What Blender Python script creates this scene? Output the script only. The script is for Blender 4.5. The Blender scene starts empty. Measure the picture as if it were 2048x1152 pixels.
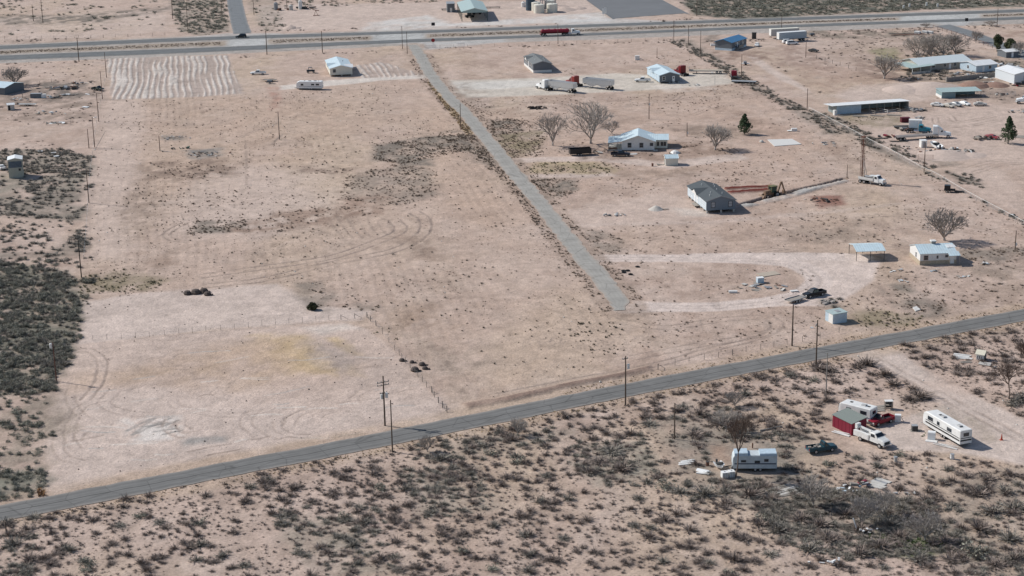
import bpy, math, random
import numpy as np
from mathutils import Vector
random.seed(7)
RNG = np.random.default_rng(11)
PI = math.pi
scene = bpy.context.scene
COL = scene.collection
# ------------------------------------------------------------------ camera
FPX, HC = 3500.0, 115.0
TH = math.radians(16.8); RO = math.radians(-1.0)
vF = Vector((0, math.cos(TH), -math.sin(TH)))
vR0 = Vector((1, 0, 0)); vU0 = Vector((0, math.sin(TH), math.cos(TH)))
vR = vR0*math.cos(RO) + vU0*math.sin(RO)
vU = vU0*math.cos(RO) - vR0*math.sin(RO)
def G(px, py, z=0.0):
    """ground point seen at photograph position (px, py)"""
    d = vF*FPX + vR*(px-1024) - vU*(py-576)
    t = (HC - z)/(-d.z)
    return Vector((d.x*t, d.y*t, z))
def S(px, py):
    """photograph pixels per metre at a ground point"""
    p = G(px, py); return FPX/((p - Vector((0, 0, HC))).dot(vF))
cam_d = bpy.data.cameras.new('camera'); cam = bpy.data.objects.new('camera', cam_d); COL.objects.link(cam)
cam_d.sensor_width = 36.0; cam_d.lens = 36.0*FPX/2048.0; cam_d.clip_start = 1.0; cam_d.clip_end = 30000
from mathutils import Matrix
m4 = Matrix.Identity(4)
for i in range(3):
    m4[i][0] = vR[i]; m4[i][1] = vU[i]; m4[i][2] = -vF[i]
m4[2][3] = HC
cam.matrix_world = m4
scene.camera = cam
# ------------------------------------------------------------------ light
SUN_EL = math.radians(39); sdir = Vector((-0.912*math.cos(SUN_EL), 0.41*math.cos(SUN_EL), math.sin(SUN_EL))).normalized()
world = bpy.data.worlds.new('World'); scene.world = world; world.use_nodes = True
nt = world.node_tree
sky = nt.nodes.new('ShaderNodeTexSky'); sky.sky_type = 'NISHITA'; sky.sun_disc = False
sky.sun_elevation = SUN_EL; sky.sun_rotation = math.atan2(sdir.x, sdir.y); sky.altitude = 900; sky.air_density = 1.0; sky.dust_density = 1.2
bg = nt.nodes['Background']; nt.links.new(sky.outputs[0], bg.inputs[0]); bg.inputs[1].default_value = 0.10
sl = bpy.data.lights.new('sun', 'SUN'); sl.energy = 4.3; sl.angle = math.radians(0.5); sl.color = (1.0, 0.965, 0.915)
so = bpy.data.objects.new('sun', sl); COL.objects.link(so); so.rotation_euler = sdir.to_track_quat('Z', 'Y').to_euler(); so.location = (-300, 300, 300)
scene.view_settings.view_transform = 'Standard'; scene.view_settings.look = 'None'; scene.view_settings.gamma = 1.0
scene.view_settings.exposure = 0.03
# ------------------------------------------------------------------ materials
MATS = {}
def mat(name, c, rough=0.6, metal=0.0, var=0.10, scale=3.0, bump=0.0, bscale=20.0, spec=0.3, island=0.0, c2=None):
    if name in MATS: return MATS[name]
    m = bpy.data.materials.new(name); m.use_nodes = True; n = m.node_tree; p = n.nodes['Principled BSDF']
    p.inputs['Roughness'].default_value = rough; p.inputs['Metallic'].default_value = metal
    p.inputs['Specular IOR Level'].default_value = spec
    tc = n.nodes.new('ShaderNodeTexCoord')
    no = n.nodes.new('ShaderNodeTexNoise'); no.inputs['Scale'].default_value = scale; no.inputs['Detail'].default_value = 5; no.inputs['Roughness'].default_value = .65
    n.links.new(tc.outputs['Object'], no.inputs['Vector'])
    mr = n.nodes.new('ShaderNodeMapRange'); mr.inputs['From Min'].default_value = .3; mr.inputs['From Max'].default_value = .7
    mr.inputs['To Min'].default_value = 0; mr.inputs['To Max'].default_value = 1
    n.links.new(no.outputs['Fac'], mr.inputs['Value'])
    mx = n.nodes.new('ShaderNodeMix'); mx.data_type = 'RGBA'
    ca = tuple(min(1, v*(1-var)) for v in c); cb = tuple(min(1, v*(1+var)) for v in c)
    if c2: cb = c2
    mx.inputs['A'].default_value = (*ca, 1); mx.inputs['B'].default_value = (*cb, 1)
    n.links.new(mr.outputs[0], mx.inputs['Factor'])
    out = mx.outputs['Result']
    if island:
        ge = n.nodes.new('ShaderNodeNewGeometry'); m2 = n.nodes.new('ShaderNodeMapRange')
        m2.inputs['To Min'].default_value = 1-island; m2.inputs['To Max'].default_value = 1+island
        n.links.new(ge.outputs['Random Per Island'], m2.inputs['Value'])
        vm = n.nodes.new('ShaderNodeVectorMath'); vm.operation = 'SCALE'
        n.links.new(out, vm.inputs[0]); n.links.new(m2.outputs[0], vm.inputs['Scale']); out = vm.outputs[0]
    n.links.new(out, p.inputs['Base Color'])
    if bump:
        nb = n.nodes.new('ShaderNodeTexNoise'); nb.inputs['Scale'].default_value = bscale; nb.inputs['Detail'].default_value = 4
        n.links.new(tc.outputs['Object'], nb.inputs['Vector'])
        bp = n.nodes.new('ShaderNodeBump'); bp.inputs['Strength'].default_value = bump; bp.inputs['Distance'].default_value = .05
        n.links.new(nb.outputs['Fac'], bp.inputs['Height']); n.links.new(bp.outputs[0], p.inputs['Normal'])
    MATS[name] = m; return m
def ribbed(name, c, axis='X', period=0.6, rough=0.4, metal=0.0, var=.08, depth=.04, dirt=(.35, .27, .2), dirt_amt=.25):
    """sheet metal: ribs across one local axis, streaks of dust"""
    if name in MATS: return MATS[name]
    m = mat(name, c, rough, metal, var, 1.3); n = m.node_tree; p = n.nodes['Principled BSDF']
    tc = n.nodes.new('ShaderNodeTexCoord'); w = n.nodes.new('ShaderNodeTexWave'); w.wave_type = 'BANDS'; w.bands_direction = axis
    w.inputs['Scale'].default_value = 0.3142/period*1.0; w.inputs['Distortion'].default_value = 0
    n.links.new(tc.outputs['Object'], w.inputs['Vector'])
    b = n.nodes.new('ShaderNodeBump'); b.inputs['Strength'].default_value = .6; b.inputs['Distance'].default_value = depth
    n.links.new(w.outputs['Fac'], b.inputs['Height']); n.links.new(b.outputs[0], p.inputs['Normal'])
    src = p.inputs['Base Color'].links[0].from_socket
    no = n.nodes.new('ShaderNodeTexNoise'); no.inputs['Scale'].default_value = .8; no.inputs['Detail'].default_value = 6; no.inputs['Roughness'].default_value = .7
    n.links.new(tc.outputs['Object'], no.inputs['Vector'])
    mr = n.nodes.new('ShaderNodeMapRange'); mr.inputs['From Min'].default_value = .45; mr.inputs['From Max'].default_value = .8; mr.inputs['To Max'].default_value = dirt_amt
    n.links.new(no.outputs['Fac'], mr.inputs['Value'])
    mx = n.nodes.new('ShaderNodeMix'); mx.data_type = 'RGBA'; mx.inputs['B'].default_value = (*dirt, 1)
    n.links.new(src, mx.inputs['A']); n.links.new(mr.outputs[0], mx.inputs['Factor']); n.links.new(mx.outputs['Result'], p.inputs['Base Color'])
    return m
WHITE = mat('white_paint', (.80, .80, .78), .35, var=.05)
OFFWH = mat('dusty_white_paint', (.70, .69, .66), .5, var=.1)
CREAM = mat('cream_siding', (.68, .65, .56), .6, var=.06)
GLASS = mat('dark_glass', (.025, .032, .04), .12, var=.2, spec=.6)
RUBBER = mat('tyre_rubber', (.022, .022, .023), .85, var=.2)
STEEL = mat('dull_steel', (.42, .43, .44), .4, .7, var=.12)
RIMM = mat('wheel_rim', (.5, .5, .5), .35, .6, var=.08)
BLACK = mat('black_paint', (.018, .019, .022), .3, var=.15)
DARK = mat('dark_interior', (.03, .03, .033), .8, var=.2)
CHASSIS = mat('chassis_black', (.04, .04, .042), .6, var=.3)
RED = mat('red_paint', (.23, .014, .028), .3, var=.08)
CHROME = mat('chrome', (.65, .66, .68), .2, .9, var=.05)
AMBER = mat('lamp_lens', (.75, .74, .68), .15, var=.05)
REDLENS = mat('red_lens', (.35, .02, .02), .2, var=.05)
WOODP = mat('weathered_pole_wood', (.105, .078, .06), .85, var=.3, scale=4)
WOODG = mat('grey_weathered_wood', (.30, .27, .235), .85, var=.25, scale=5)
CONC = mat('pale_concrete', (.52, .50, .46), .85, var=.12, scale=.8, bump=.2)
BARK = mat('bare_branch_bark', (.34, .305, .275), .9, var=.25, island=.3)
BARK2 = mat('dark_branch_bark', (.10, .085, .075), .9, var=.25, island=.35)
RUST = mat('rusty_steel', (.17, .085, .06), .75, var=.3, scale=2.5)
GREYP = mat('grey_paint', (.30, .31, .32), .5, var=.12)
SILVER = mat('aluminium_sheet', (.60, .61, .62), .38, .55, var=.1)
RB_ICE = ribbed('pale_blue_metal_roof', (.56, .67, .71), 'Y')
RB_ICEX = ribbed('pale_blue_metal_roof_across', (.56, .68, .72), 'X')
RB_WHITE = ribbed('white_metal_roof', (.76, .77, .76), 'X')
RB_BLUE = ribbed('bright_blue_metal_roof', (.055, .20, .38), 'Y')
RB_GREEN = ribbed('sage_green_metal_roof', (.38, .48, .46), 'Y')
SHINGLE = mat('grey_shingles', (.17, .18, .18), .9, var=.15, scale=6, bump=.3)
SHING2 = mat('dark_grey_shingles', (.085, .098, .105), .9, var=.2, scale=6, bump=.3)
SHING3 = mat('green_grey_shingles', (.20, .225, .205), .9, var=.14, scale=5, bump=.3)
SLATE = mat('slate_grey_siding', (.145, .16, .175), .65, var=.06)
BLUGR = mat('blue_grey_siding', (.165, .20, .235), .65, var=.06)
REDWALL = mat('barn_red_siding', (.19, .016, .034), .6, var=.1)
LBLUE = mat('faded_light_blue_sheet', (.45, .55, .62), .55, var=.14, scale=1.5)
STONE = mat('tan_stone_block', (.42, .35, .26), .9, var=.25, scale=2.5, bump=.3)
DIRT = mat('loose_dirt', (.50, .40, .34), .95, var=.15, scale=1.2, bump=.6, bscale=3)
REDDIRT = mat('damp_red_dirt', (.22, .09, .065), .95, var=.22, scale=1.2, bump=.6, bscale=3)
JUNKDK = mat('dark_scrap', (.07, .068, .065), .8, var=.4, scale=2)
TEAL = mat('dark_teal_paint', (.022, .065, .085), .35, var=.1)
TEAL2 = mat('bright_teal_paint', (.03, .20, .27), .35, var=.1)
# ------------------------------------------------------------------ mesh helpers
def link(o, parent=None):
    COL.objects.link(o)
    if parent is not None: o.parent = parent
    return o
class MB:
    def __init__(s): s.v = []; s.f = []; s.mi = []; s.cur = 0
    def add(s, vs, fs):
        b = len(s.v); s.v += [tuple(v) for v in vs]
        for f in fs: s.f.append([b+i for i in f]); s.mi.append(s.cur)
        return s
    def box(s, x0, x1, y0, y1, z0, z1):
        vs = [(x0, y0, z0), (x1, y0, z0), (x1, y1, z0), (x0, y1, z0), (x0, y0, z1), (x1, y0, z1), (x1, y1, z1), (x0, y1, z1)]
        return s.add(vs, [(3, 2, 1, 0), (4, 5, 6, 7), (0, 1, 5, 4), (1, 2, 6, 5), (2, 3, 7, 6), (3, 0, 4, 7)])
    def rbox(s, cx, cy, cz, sx, sy, sz, rz=0, rx=0, ry=0):
        R = Matrix.Rotation(rz, 3, 'Z') @ Matrix.Rotation(rx, 3, 'X') @ Matrix.Rotation(ry, 3, 'Y')
        vs = []
        for dz in (-.5, .5):
            for dx, dy in ((-.5, -.5), (.5, -.5), (.5, .5), (-.5, .5)):
                q = R @ Vector((dx*sx, dy*sy, dz*sz)); vs.append((cx+q.x, cy+q.y, cz+q.z))
        return s.add(vs, [(3, 2, 1, 0), (4, 5, 6, 7), (0, 1, 5, 4), (1, 2, 6, 5), (2, 3, 7, 6), (3, 0, 4, 7)])
    def tube(s, a, b, r0, r1=None, n=6, cap=True):
        r1 = r0 if r1 is None else r1; a = Vector(a); b = Vector(b); d = (b-a)
        if d.length < 1e-6: return s
        d.normalize(); u = d.orthogonal().normalized(); w = d.cross(u); vs = []
        for c, r in ((a, r0), (b, r1)):
            for i in range(n):
                t = 2*PI*i/n; vs.append(c + u*math.cos(t)*r + w*math.sin(t)*r)
        fs = [(i, (i+1) % n, n+(i+1) % n, n+i) for i in range(n)]
        if cap: fs += [tuple(range(n-1, -1, -1)), tuple(range(n, 2*n))]
        return s.add(vs, fs)
    def prism(s, prof, a0, a1, axis='y'):
        """extrude a 2D outline; axis y: outline in (x,z); axis x: outline in (y,z); axis z: outline in (x,y)"""
        n = len(prof); vs = []
        for a in (a0, a1):
            for p, q in prof:
                vs.append((p, a, q) if axis == 'y' else (a, p, q) if axis == 'x' else (p, q, a))
        fs = [(i, (i+1) % n, n+(i+1) % n, n+i) for i in range(n)] + [tuple(range(n-1, -1, -1)), tuple(range(n, 2*n))]
        return s.add(vs, fs)
    def loft(s, secs):
        """rings along x: (x, half width low, half width top, z0, z1, chamfer)"""
        vs = []; n = 6
        for x, hb, ht, z0, z1, ch in secs:
            ch = min(ch, (z1-z0)*.45, ht*.8)
            vs += [(x, -hb, z0), (x, hb, z0), (x, ht, z1-ch), (x, ht-ch, z1), (x, -ht+ch, z1), (x, -ht, z1-ch)]
        fs = []
        for k in range(len(secs)-1):
            for i in range(n): fs.append((k*n+i, k*n+(i+1) % n, (k+1)*n+(i+1) % n, (k+1)*n+i))
        fs += [tuple(range(n-1, -1, -1)), tuple(range((len(secs)-1)*n, len(secs)*n))]
        return s.add(vs, fs)
    def quad(s, a, b, c, d): return s.add([a, b, c, d], [(0, 1, 2, 3)])
    def lathe(s, prof, n=14, cx=0, cy=0):
        vs = []; m = len(prof)
        for r, z in prof:
            for i in range(n): t = 2*PI*i/n; vs.append((cx+r*math.cos(t), cy+r*math.sin(t), z))
        fs = []
        for k in range(m-1):
            for i in range(n): fs.append((k*n+i, k*n+(i+1) % n, (k+1)*n+(i+1) % n, (k+1)*n+i))
        fs += [tuple(range(n-1, -1, -1)), tuple(range((m-1)*n, m*n))]
        return s.add(vs, fs)
    def mesh(s, name, mats, smooth=False):
        me = bpy.data.meshes.new(name); me.from_pydata(s.v, [], s.f)
        mats = mats if isinstance(mats, (list, tuple)) else [mats]
        for m in mats: me.materials.append(m)
        if len(mats) > 1: me.polygons.foreach_set('material_index', s.mi)
        if smooth: me.polygons.foreach_set('use_smooth', [True]*len(s.f))
        import bmesh
        bm = bmesh.new(); bm.from_mesh(me); bmesh.ops.recalc_face_normals(bm, faces=bm.faces); bm.to_mesh(me); bm.free()
        me.update(); return me
    def build(s, name, mats, parent=None, smooth=False):
        return link(bpy.data.objects.new(name, s.mesh(name, mats, smooth)), parent)
def np_mesh(name, V, F, mats):
    """V (n,3), F (m,k) arrays"""
    me = bpy.data.meshes.new(name); V = np.asarray(V, np.float32); F = np.asarray(F, np.int32); k = F.shape[1]
    me.vertices.add(len(V)); me.vertices.foreach_set('co', V.ravel())
    me.loops.add(F.size); me.loops.foreach_set('vertex_index', F.ravel())
    me.polygons.add(len(F)); me.polygons.foreach_set('loop_start', np.arange(0, F.size, k, dtype=np.int32))
    me.update(calc_edges=True)
    for m in (mats if isinstance(mats, (list, tuple)) else [mats]): me.materials.append(m)
    return me
def tag(o, label=None, cat=None, group=None, kind=None):
    if label: o['label'] = label
    if cat: o['category'] = cat
    if group: o['group'] = group
    if kind: o['kind'] = kind
    return o
def thing(name, label, cat, loc=(0, 0, 0), rotz=0.0, group=None, sc=1.0):
    o = link(bpy.data.objects.new(name, None)); o.location = loc; o.rotation_euler = (0, 0, rotz); o.scale = (sc, sc, sc)
    o.empty_display_size = .5
    return tag(o, label, cat, group)
def copy_tree(o, parent=None):
    c = o.copy(); COL.objects.link(c)
    if parent is not None: c.parent = parent
    for ch in list(o.children): copy_tree(ch, c)
    return c
def heading(p, q):
    d = q-p; return math.atan2(d.y, d.x)
# ================================================================== ground
def _hash(ix, iy, seed):
    h = (ix.astype(np.int64)*374761393 + iy.astype(np.int64)*668265263 + seed*144665) & 0x7fffffff
    h = ((h ^ (h >> 13))*1274126177) & 0x7fffffff
    h = h ^ (h >> 16)
    return (h & 0xffff)/65535.0
def vnoise(x, y, seed=0):
    ix = np.floor(x); iy = np.floor(y); fx = x-ix; fy = y-iy
    fx = fx*fx*(3-2*fx); fy = fy*fy*(3-2*fy)
    a = _hash(ix, iy, seed); b = _hash(ix+1, iy, seed); c = _hash(ix, iy+1, seed); d = _hash(ix+1, iy+1, seed)
    return (a+(b-a)*fx)*(1-fy) + (c+(d-c)*fx)*fy
def fbm(x, y, seed=0, o=4):
    s = 0; a = .5; t = 0
    for k in range(o):
        s = s + a*vnoise(x, y, seed+k*17); t += a; x = x*2.03+7.1; y = y*2.03+3.7; a *= .55
    return s/t
def wpoly(pts): return np.array([[*G(*p)[:2]] for p in pts])
def inside(P, x, y):
    r = np.zeros(x.shape, bool); n = len(P)
    for i in range(n):
        x0, y0 = P[i]; x1, y1 = P[(i+1) % n]
        if y0 == y1: continue
        c = ((y0 > y) != (y1 > y)) & (x < (x1-x0)*(y-y0)/(y1-y0)+x0); r ^= c
    return r
def segdist(P, x, y, closed=True):
    d = np.full(x.shape, 1e9); n = len(P)
    for i in range(n if closed else n-1):
        a = P[i]; b = P[(i+1) % n]; ab = b-a; L = max(1e-9, ab@ab)
        t = np.clip(((x-a[0])*ab[0]+(y-a[1])*ab[1])/L, 0, 1)
        d = np.minimum(d, np.hypot(x-a[0]-t*ab[0], y-a[1]-t*ab[1]))
    return d
def smooth_line(pts, n=10):
    """Catmull-Rom through world points"""
    P = [np.array(p, float) for p in pts]
    if len(P) < 3: return np.array([P[0]+(P[-1]-P[0])*t for t in np.linspace(0, 1, n)])
    P = [2*P[0]-P[1]] + P + [2*P[-1]-P[-2]]; out = []
    for i in range(1, len(P)-2):
        for t in np.linspace(0, 1, n, endpoint=False):
            a, b, c, d = P[i-1:i+3]
            out.append(.5*((2*b)+(-a+c)*t+(2*a-5*b+4*c-d)*t*t+(-a+3*b-3*c+d)*t**3))
    out.append(P[-2]); return np.array(out)
# --- grid, finer where things are close to the camera
NR, NC = 1060, 1180
ys = []
for k in range(NR):
    py = 1185 + (-22-1185)*k/(NR-1); ys.append(G(1024, py).y)
YL = [-400., -100., 60., 140., 190.] + ys + [ys[-1]+60, ys[-1]+180, 1500., 2200., 4000., 9000., 20000.]
UL = [-60., -18., -6., -3., -1.8, -1.3] + list(np.linspace(-1.08, 1.08, NC)) + [1.3, 1.8, 3., 6., 18., 60.]
YL = np.array(YL); UL = np.array(UL)
WL = np.where(YL < 150, 52.0, 7+YL*.3005)
GX = (UL[None, :]*WL[:, None]).ravel(); GY = np.repeat(YL, len(UL))
SAND = (.475, .362, .297); PINK = (.51, .402, .338); PALE = (.545, .447, .388); CHALK = (.60, .54, .48); TAN = (.50, .385, .275)
BROWN = (.30, .225, .175); ORANGE = (.44, .275, .205); GREYG = (.40, .375, .345); VEGD = (.205, .175, .145); OLIVE = (.22, .185, .115); STRAW = (.44, .345, .225)
DUSTRED = (.36, .20, .155); GREENG = (.12, .17, .05)
n1 = fbm(GX/60, GY/60, 1); n2 = fbm(GX/14, GY/14, 2); n3 = fbm(GX/3.2, GY/3.2, 3, 3); n4 = fbm(GX/25, GY/70, 4)
gc = np.array(SAND)[None, :]*np.ones((len(GX), 1))
def lerp(w, c):
    global gc
    gc += (np.array(c)[None, :]-gc)*w[:, None]
lerp(np.clip((n1-.45)*2.2, 0, .7), PINK); lerp(np.clip((n4-.5)*2.0, 0, .55), TAN); lerp(np.clip((n2-.52)*2.0, 0, .35), BROWN)
n5 = fbm(GX/5.5, GY/8, 41, 4); n6 = fbm(GX/1.6, GY/1.9, 42, 3); n7 = fbm(GX/110, GY/110, 43, 3)
lerp(np.clip((n5-.52)*3.4, 0, .46)*np.clip((n7-.3)*3, 0, 1), (.33, .235, .185)); lerp(np.clip((.45-n5)*2.2, 0, .35), (.53, .425, .36))
gz = (n2-.5)*.12 + (n3-.5)*.13 + (n6-.5)*.10
speck = np.clip(.14+(n4-.45)*1.2, .05, .5)
# streets run along this direction; the field keeps faint rows along it
SD = np.array([*(G(930, 228)-G(1154, 500))[:2]]); SD = SD/np.hypot(*SD); SP = np.array([SD[1], -SD[0]])
CA = GX*SP[0]+GY*SP[1]; AL = GX*SD[0]+GY*SD[1]
wx = (fbm(GX/9, GY/9, 21, 3)-.5); wy = (fbm(GX/9, GY/9, 22, 3)-.5)
wx2 = (fbm(GX/2.2, GY/2.2, 23, 2)-.5); wy2 = (fbm(GX/2.2, GY/2.2, 24, 2)-.5)
def region(P, feather, warp=0.0):
    m = max(feather, 0)+abs(warp)+1
    idx = np.nonzero((GX > P[:, 0].min()-m) & (GX < P[:, 0].max()+m) & (GY > P[:, 1].min()-m) & (GY < P[:, 1].max()+m))[0]
    if not len(idx): return idx, np.zeros(0)
    x = GX[idx]+wx[idx]*warp*2+wx2[idx]*warp*.7; y = GY[idx]+wy[idx]*warp*2+wy2[idx]*warp*.7
    d = segdist(P, x, y); d = np.where(inside(P, x, y), d, -d)
    w = np.clip(d/max(feather, .01)*.5+.5, 0, 1); return idx, w*w*(3-2*w)
def paint(pts, c, amt=1.0, feather=1.5, warp=1.5, blotch=0.0, sp=None, dz=0.0, flat=False, seed=5, bs=5.0):
    idx, w = region(wpoly(pts), feather, warp)
    if not len(idx): return
    w0 = w
    if blotch:
        nb = fbm(GX[idx]/bs, GY[idx]/(bs*1.4), seed, 3); w = w*np.clip(1-blotch+(nb-.42)*5*blotch, 0, 1)
    gc[idx] += (np.array(c)[None, :]-gc[idx])*(w*amt)[:, None]
    if sp is not None: speck[idx] += (sp-speck[idx])*w
    if dz: gz[idx] += dz*w
    if flat: gz[idx] *= (1-w0*.95)
def stroke(P, width, c, amt=.7, dz=0.0, feather=.3, breaks=.35, seed=9):
    """a rut or streak along a world polyline"""
    m = width+feather+.5; amt = min(1, amt*1.45)
    idx = np.nonzero((GX > P[:, 0].min()-m) & (GX < P[:, 0].max()+m) & (GY > P[:, 1].min()-m) & (GY < P[:, 1].max()+m))[0]
    if not len(idx): return
    d = segdist(P, GX[idx]+wx2[idx]*.5, GY[idx]+wy2[idx]*.5, False)
    w = np.clip((width*.5+feather-d)/max(feather, .01), 0, 1)
    if breaks: w = w*np.clip(1-breaks+(fbm(GX[idx]/4, GY[idx]/4, seed, 3)-.4)*4*breaks, 0, 1)
    gc[idx] += (np.array(c)[None, :]-gc[idx])*(w*amt)[:, None]
    if dz: gz[idx] += dz*w
def offset(P, d):
    t = np.gradient(P, axis=0); t /= np.maximum(1e-6, np.hypot(t[:, 0], t[:, 1]))[:, None]
    return P + np.stack([-t[:, 1], t[:, 0]], 1)*d
RUT = (.285, .222, .185)
def track(pts, c=RUT, amt=.6, gauge=1.9, width=.35, dz=-.05, n=10):
    P = smooth_line(wpoly(pts), n)
    for s in (-1, 1): stroke(offset(P, s*gauge/2), width, c, amt, dz, .25)
def line(pts, width, c, amt=.7, dz=0.0, feather=.4, n=10, breaks=.35): stroke(smooth_line(wpoly(pts), n), width, c, amt, dz, feather, breaks)
# ---- broad areas
FIELD = [(205, 200), (480, 190), (860, 160), (890, 190), (960, 300), (1060, 430), (1140, 540), (1225, 640), (1240, 720), (930, 800), (890, 800), (745, 640), (600, 560), (430, 580), (170, 600), (180, 450)]
paint(FIELD, (.475, .358, .285), .45, 3, 3)
paint([(205, 200), (480, 192), (700, 200), (760, 260), (640, 300), (560, 380), (400, 420), (280, 480), (250, 330)], (.46, .335, .255), .5, 8, 6, blotch=.5, bs=9)
paint([(850, 200), (900, 215), (960, 330), (1060, 440), (1000, 480), (900, 420), (840, 300)], (.48, .345, .26), .5, 8, 6, blotch=.4, bs=9)
paint([(900, 230), (1500, 190), (1640, 290), (1660, 440), (1500, 400), (1240, 380), (1080, 400)], (.46, .33, .255), .45, 8, 6, blotch=.6, bs=7)
paint([(1200, 460), (1700, 440), (1800, 470), (1690, 505), (1200, 508)], (.46, .34, .265), .5, 4, 4, blotch=.4, bs=7)
# faint rows
idx, w = region(wpoly(FIELD), 4, 2)
st = np.sin(CA[idx]*2*PI/2.4+(fbm(GX[idx]/40, GY[idx]/60, 77, 2)-.5)*7)*.5+.5; st = st**2*np.clip((fbm(GX[idx]/30, GY[idx]/60, 31, 3)-.38)*4, 0, 1)
gc[idx] *= (1-.10*(st*w))[:, None]; gz[idx] += -.03*st*w
paint([(205, 200), (290, 200), (275, 350), (265, 490), (240, 520), (175, 520), (190, 350)], PINK, .8, 4, 2, sp=.1)
paint([(430, 340), (640, 330), (700, 420), (520, 480), (300, 460), (350, 390)], PALE, .45, 9, 6)
paint([(640, 260), (760, 300), (660, 420), (540, 330)], TAN, .3, 8, 6)
paint([(1160, 560), (1240, 660), (1200, 760), (1000, 780), (950, 700), (1050, 640)], TAN, .35, 8, 5)
paint([(538, 175), (562, 175), (563, 222), (545, 224), (545, 200)], DUSTRED, .75, 2, 2, blotch=.5)
# graded pads
PAD1 = [(160, 605), (290, 585), (430, 578), (560, 566), (600, 590), (640, 612), (745, 622), (715, 640), (420, 660), (150, 690), (158, 640)]
PAD2 = [(150, 690), (420, 662), (690, 645), (740, 660), (800, 720), (860, 780), (908, 832), (760, 860), (560, 893), (250, 945), (105, 990), (92, 960), (96, 850), (125, 760)]
paint(PAD1, PALE, .9, 1.6, 1.2, sp=.05); paint(PAD2, PINK, 1.0, 1.0, .8, sp=.05)
paint([(420, 700), (720, 680), (760, 730), (640, 780), (420, 760), (130, 790), (120, 760), (300, 730)], SAND, .75, 6, 4, sp=.1)
paint([(120, 800), (300, 780), (640, 830), (760, 800), (860, 800), (880, 830), (560, 885), (250, 940), (105, 985)], PALE, .6, 6, 4)
paint([(515, 672), (600, 668), (640, 720), (660, 755), (590, 745), (540, 715)], (.47, .345, .20), .95, 3.5, 3, blotch=.35)
paint([(645, 675), (680, 675), (715, 712), (700, 712)], (.47, .35, .21), .8, 1.5, 2, blotch=.35)
paint([(690, 730), (720, 735), (730, 755), (690, 750)], (.47, .35, .21), .7, 2, 2, blotch=.35)
paint([(600, 655), (690, 648), (720, 660), (640, 668)], CHALK, .5, 2, 1.5)
paint([(600, 680), (700, 700), (760, 740), (690, 755), (640, 740)], (.34, .285, .25), .6, 4, 4, blotch=.5); paint([(420, 690), (560, 680), (600, 740), (480, 780), (300, 760), (160, 780), (150, 750), (330, 730)], (.455, .335, .245), .8, 6, 4, blotch=.35)
paint([(245, 840), (350, 836), (356, 880), (265, 892)], (.62, .57, .52), .8, 2, 2, blotch=.7, bs=2)
paint([(355, 880), (460, 872), (455, 885), (370, 895)], (.30, .28, .26), .85, 1.5, 2, blotch=.5)
for k in range(9):
    line([(255+k*9, 866+random.uniform(-14, 14)), (300+k*8, 848+random.uniform(-14, 14))], .3, (.27, .25, .23), .6)
for k in range(60):
    a = random.uniform(120, 830); b = random.uniform(700, 930)
    if b > 1000-a*.18: continue
    ln = random.uniform(20, 90); sl_ = random.uniform(-.22, .05)
    line([(a, b), (a+ln*.5, b+sl_*ln*.5+random.uniform(-2, 2)), (a+ln, b+sl_*ln)], .3, random.choice([RUT, GREYG, CHALK]), random.uniform(.25, .6), 0, .3)
for cx_, cy_, rx_, ry_, am_ in ((215, 780, 70, 75, .25), (200, 860, 60, 60, .3), (650, 848, 74, 30, .4), (606, 850, 52, 22, .45), (560, 846, 66, 34, .3), (372, 850, 35, 22, .4), (383, 846, 22, 14, .35), (158, 890, 42, 32, .35), (178, 880, 22, 20, .35), (700, 835, 60, 16, .3), (300, 800, 90, 30, .25), (460, 800, 110, 30, .2), (560, 780, 120, 40, .22), (760, 800, 50, 26, .3), (420, 720, 90, 20, .2), (250, 720, 60, 25, .2), (690, 700, 60, 16, .2)):
    a0 = random.uniform(1.2, 3.4); ln_ = random.uniform(1.2, 2.6); pts = [(cx_+rx_*math.cos(a0+t)*random.uniform(.93, 1.07), cy_-ry_*math.sin(a0+t)*random.uniform(.93, 1.07)) for t in np.linspace(0, ln_, 7)]
    track(pts, RUT, am_, random.uniform(1.6, 2.4), .28, -.03, 6)
for k in range(26):
    cx_, cy_ = random.uniform(900, 1500), random.uniform(640, 780); 
    if cy_ > 1010-cx_*.2-20: continue
    a0 = random.uniform(0, 6); pts = [(cx_+random.uniform(20, 60)*math.cos(a0+t), cy_-random.uniform(8, 20)*math.sin(a0+t)) for t in np.linspace(0, 1.6, 4)]
    track(pts, RUT, .2, 2, .3, -.03, 6)
for k in range(40):
    x_, y_ = random.uniform(1150, 2000), random.uniform(180, 560); track([(x_, y_), (x_+random.uniform(20, 60), y_+random.uniform(-9, 4)), (x_+random.uniform(70, 140), y_+random.uniform(-14, 8))], RUT, random.uniform(.25, .5), 2, .35, -.04, 6)
track([(140, 705), (175, 700), (203, 720), (200, 760), (172, 800)], RUT, .55)
track([(330, 470), (352, 455), (372, 445)], RUT, .7); track([(338, 462), (335, 472), (350, 480), (378, 483)], RUT, .8)
track([(400, 553), (520, 536), (660, 515), (750, 485), (800, 462), (790, 440)], RUT, .7, 3.2, .45)
track([(410, 572), (520, 560), (650, 530), (790, 500), (845, 468), (850, 440), (830, 425)], RUT, .75, 3.0, .45)
for k in range(7):
    line([(655+k*20, 432+k*2), (665+k*20, 450+k*2), (690+k*17, 480-k*2)], .3, RUT, .35)
track([(500, 225), (560, 236), (650, 222)], RUT, .35); track([(480, 275), (510, 262), (540, 250)], RUT, .5, 1.2)
line([(545, 288), (565, 268)], .5, RUT, .7); line([(490, 280), (492, 300), (493, 370)], .4, RUT, .4)
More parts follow.
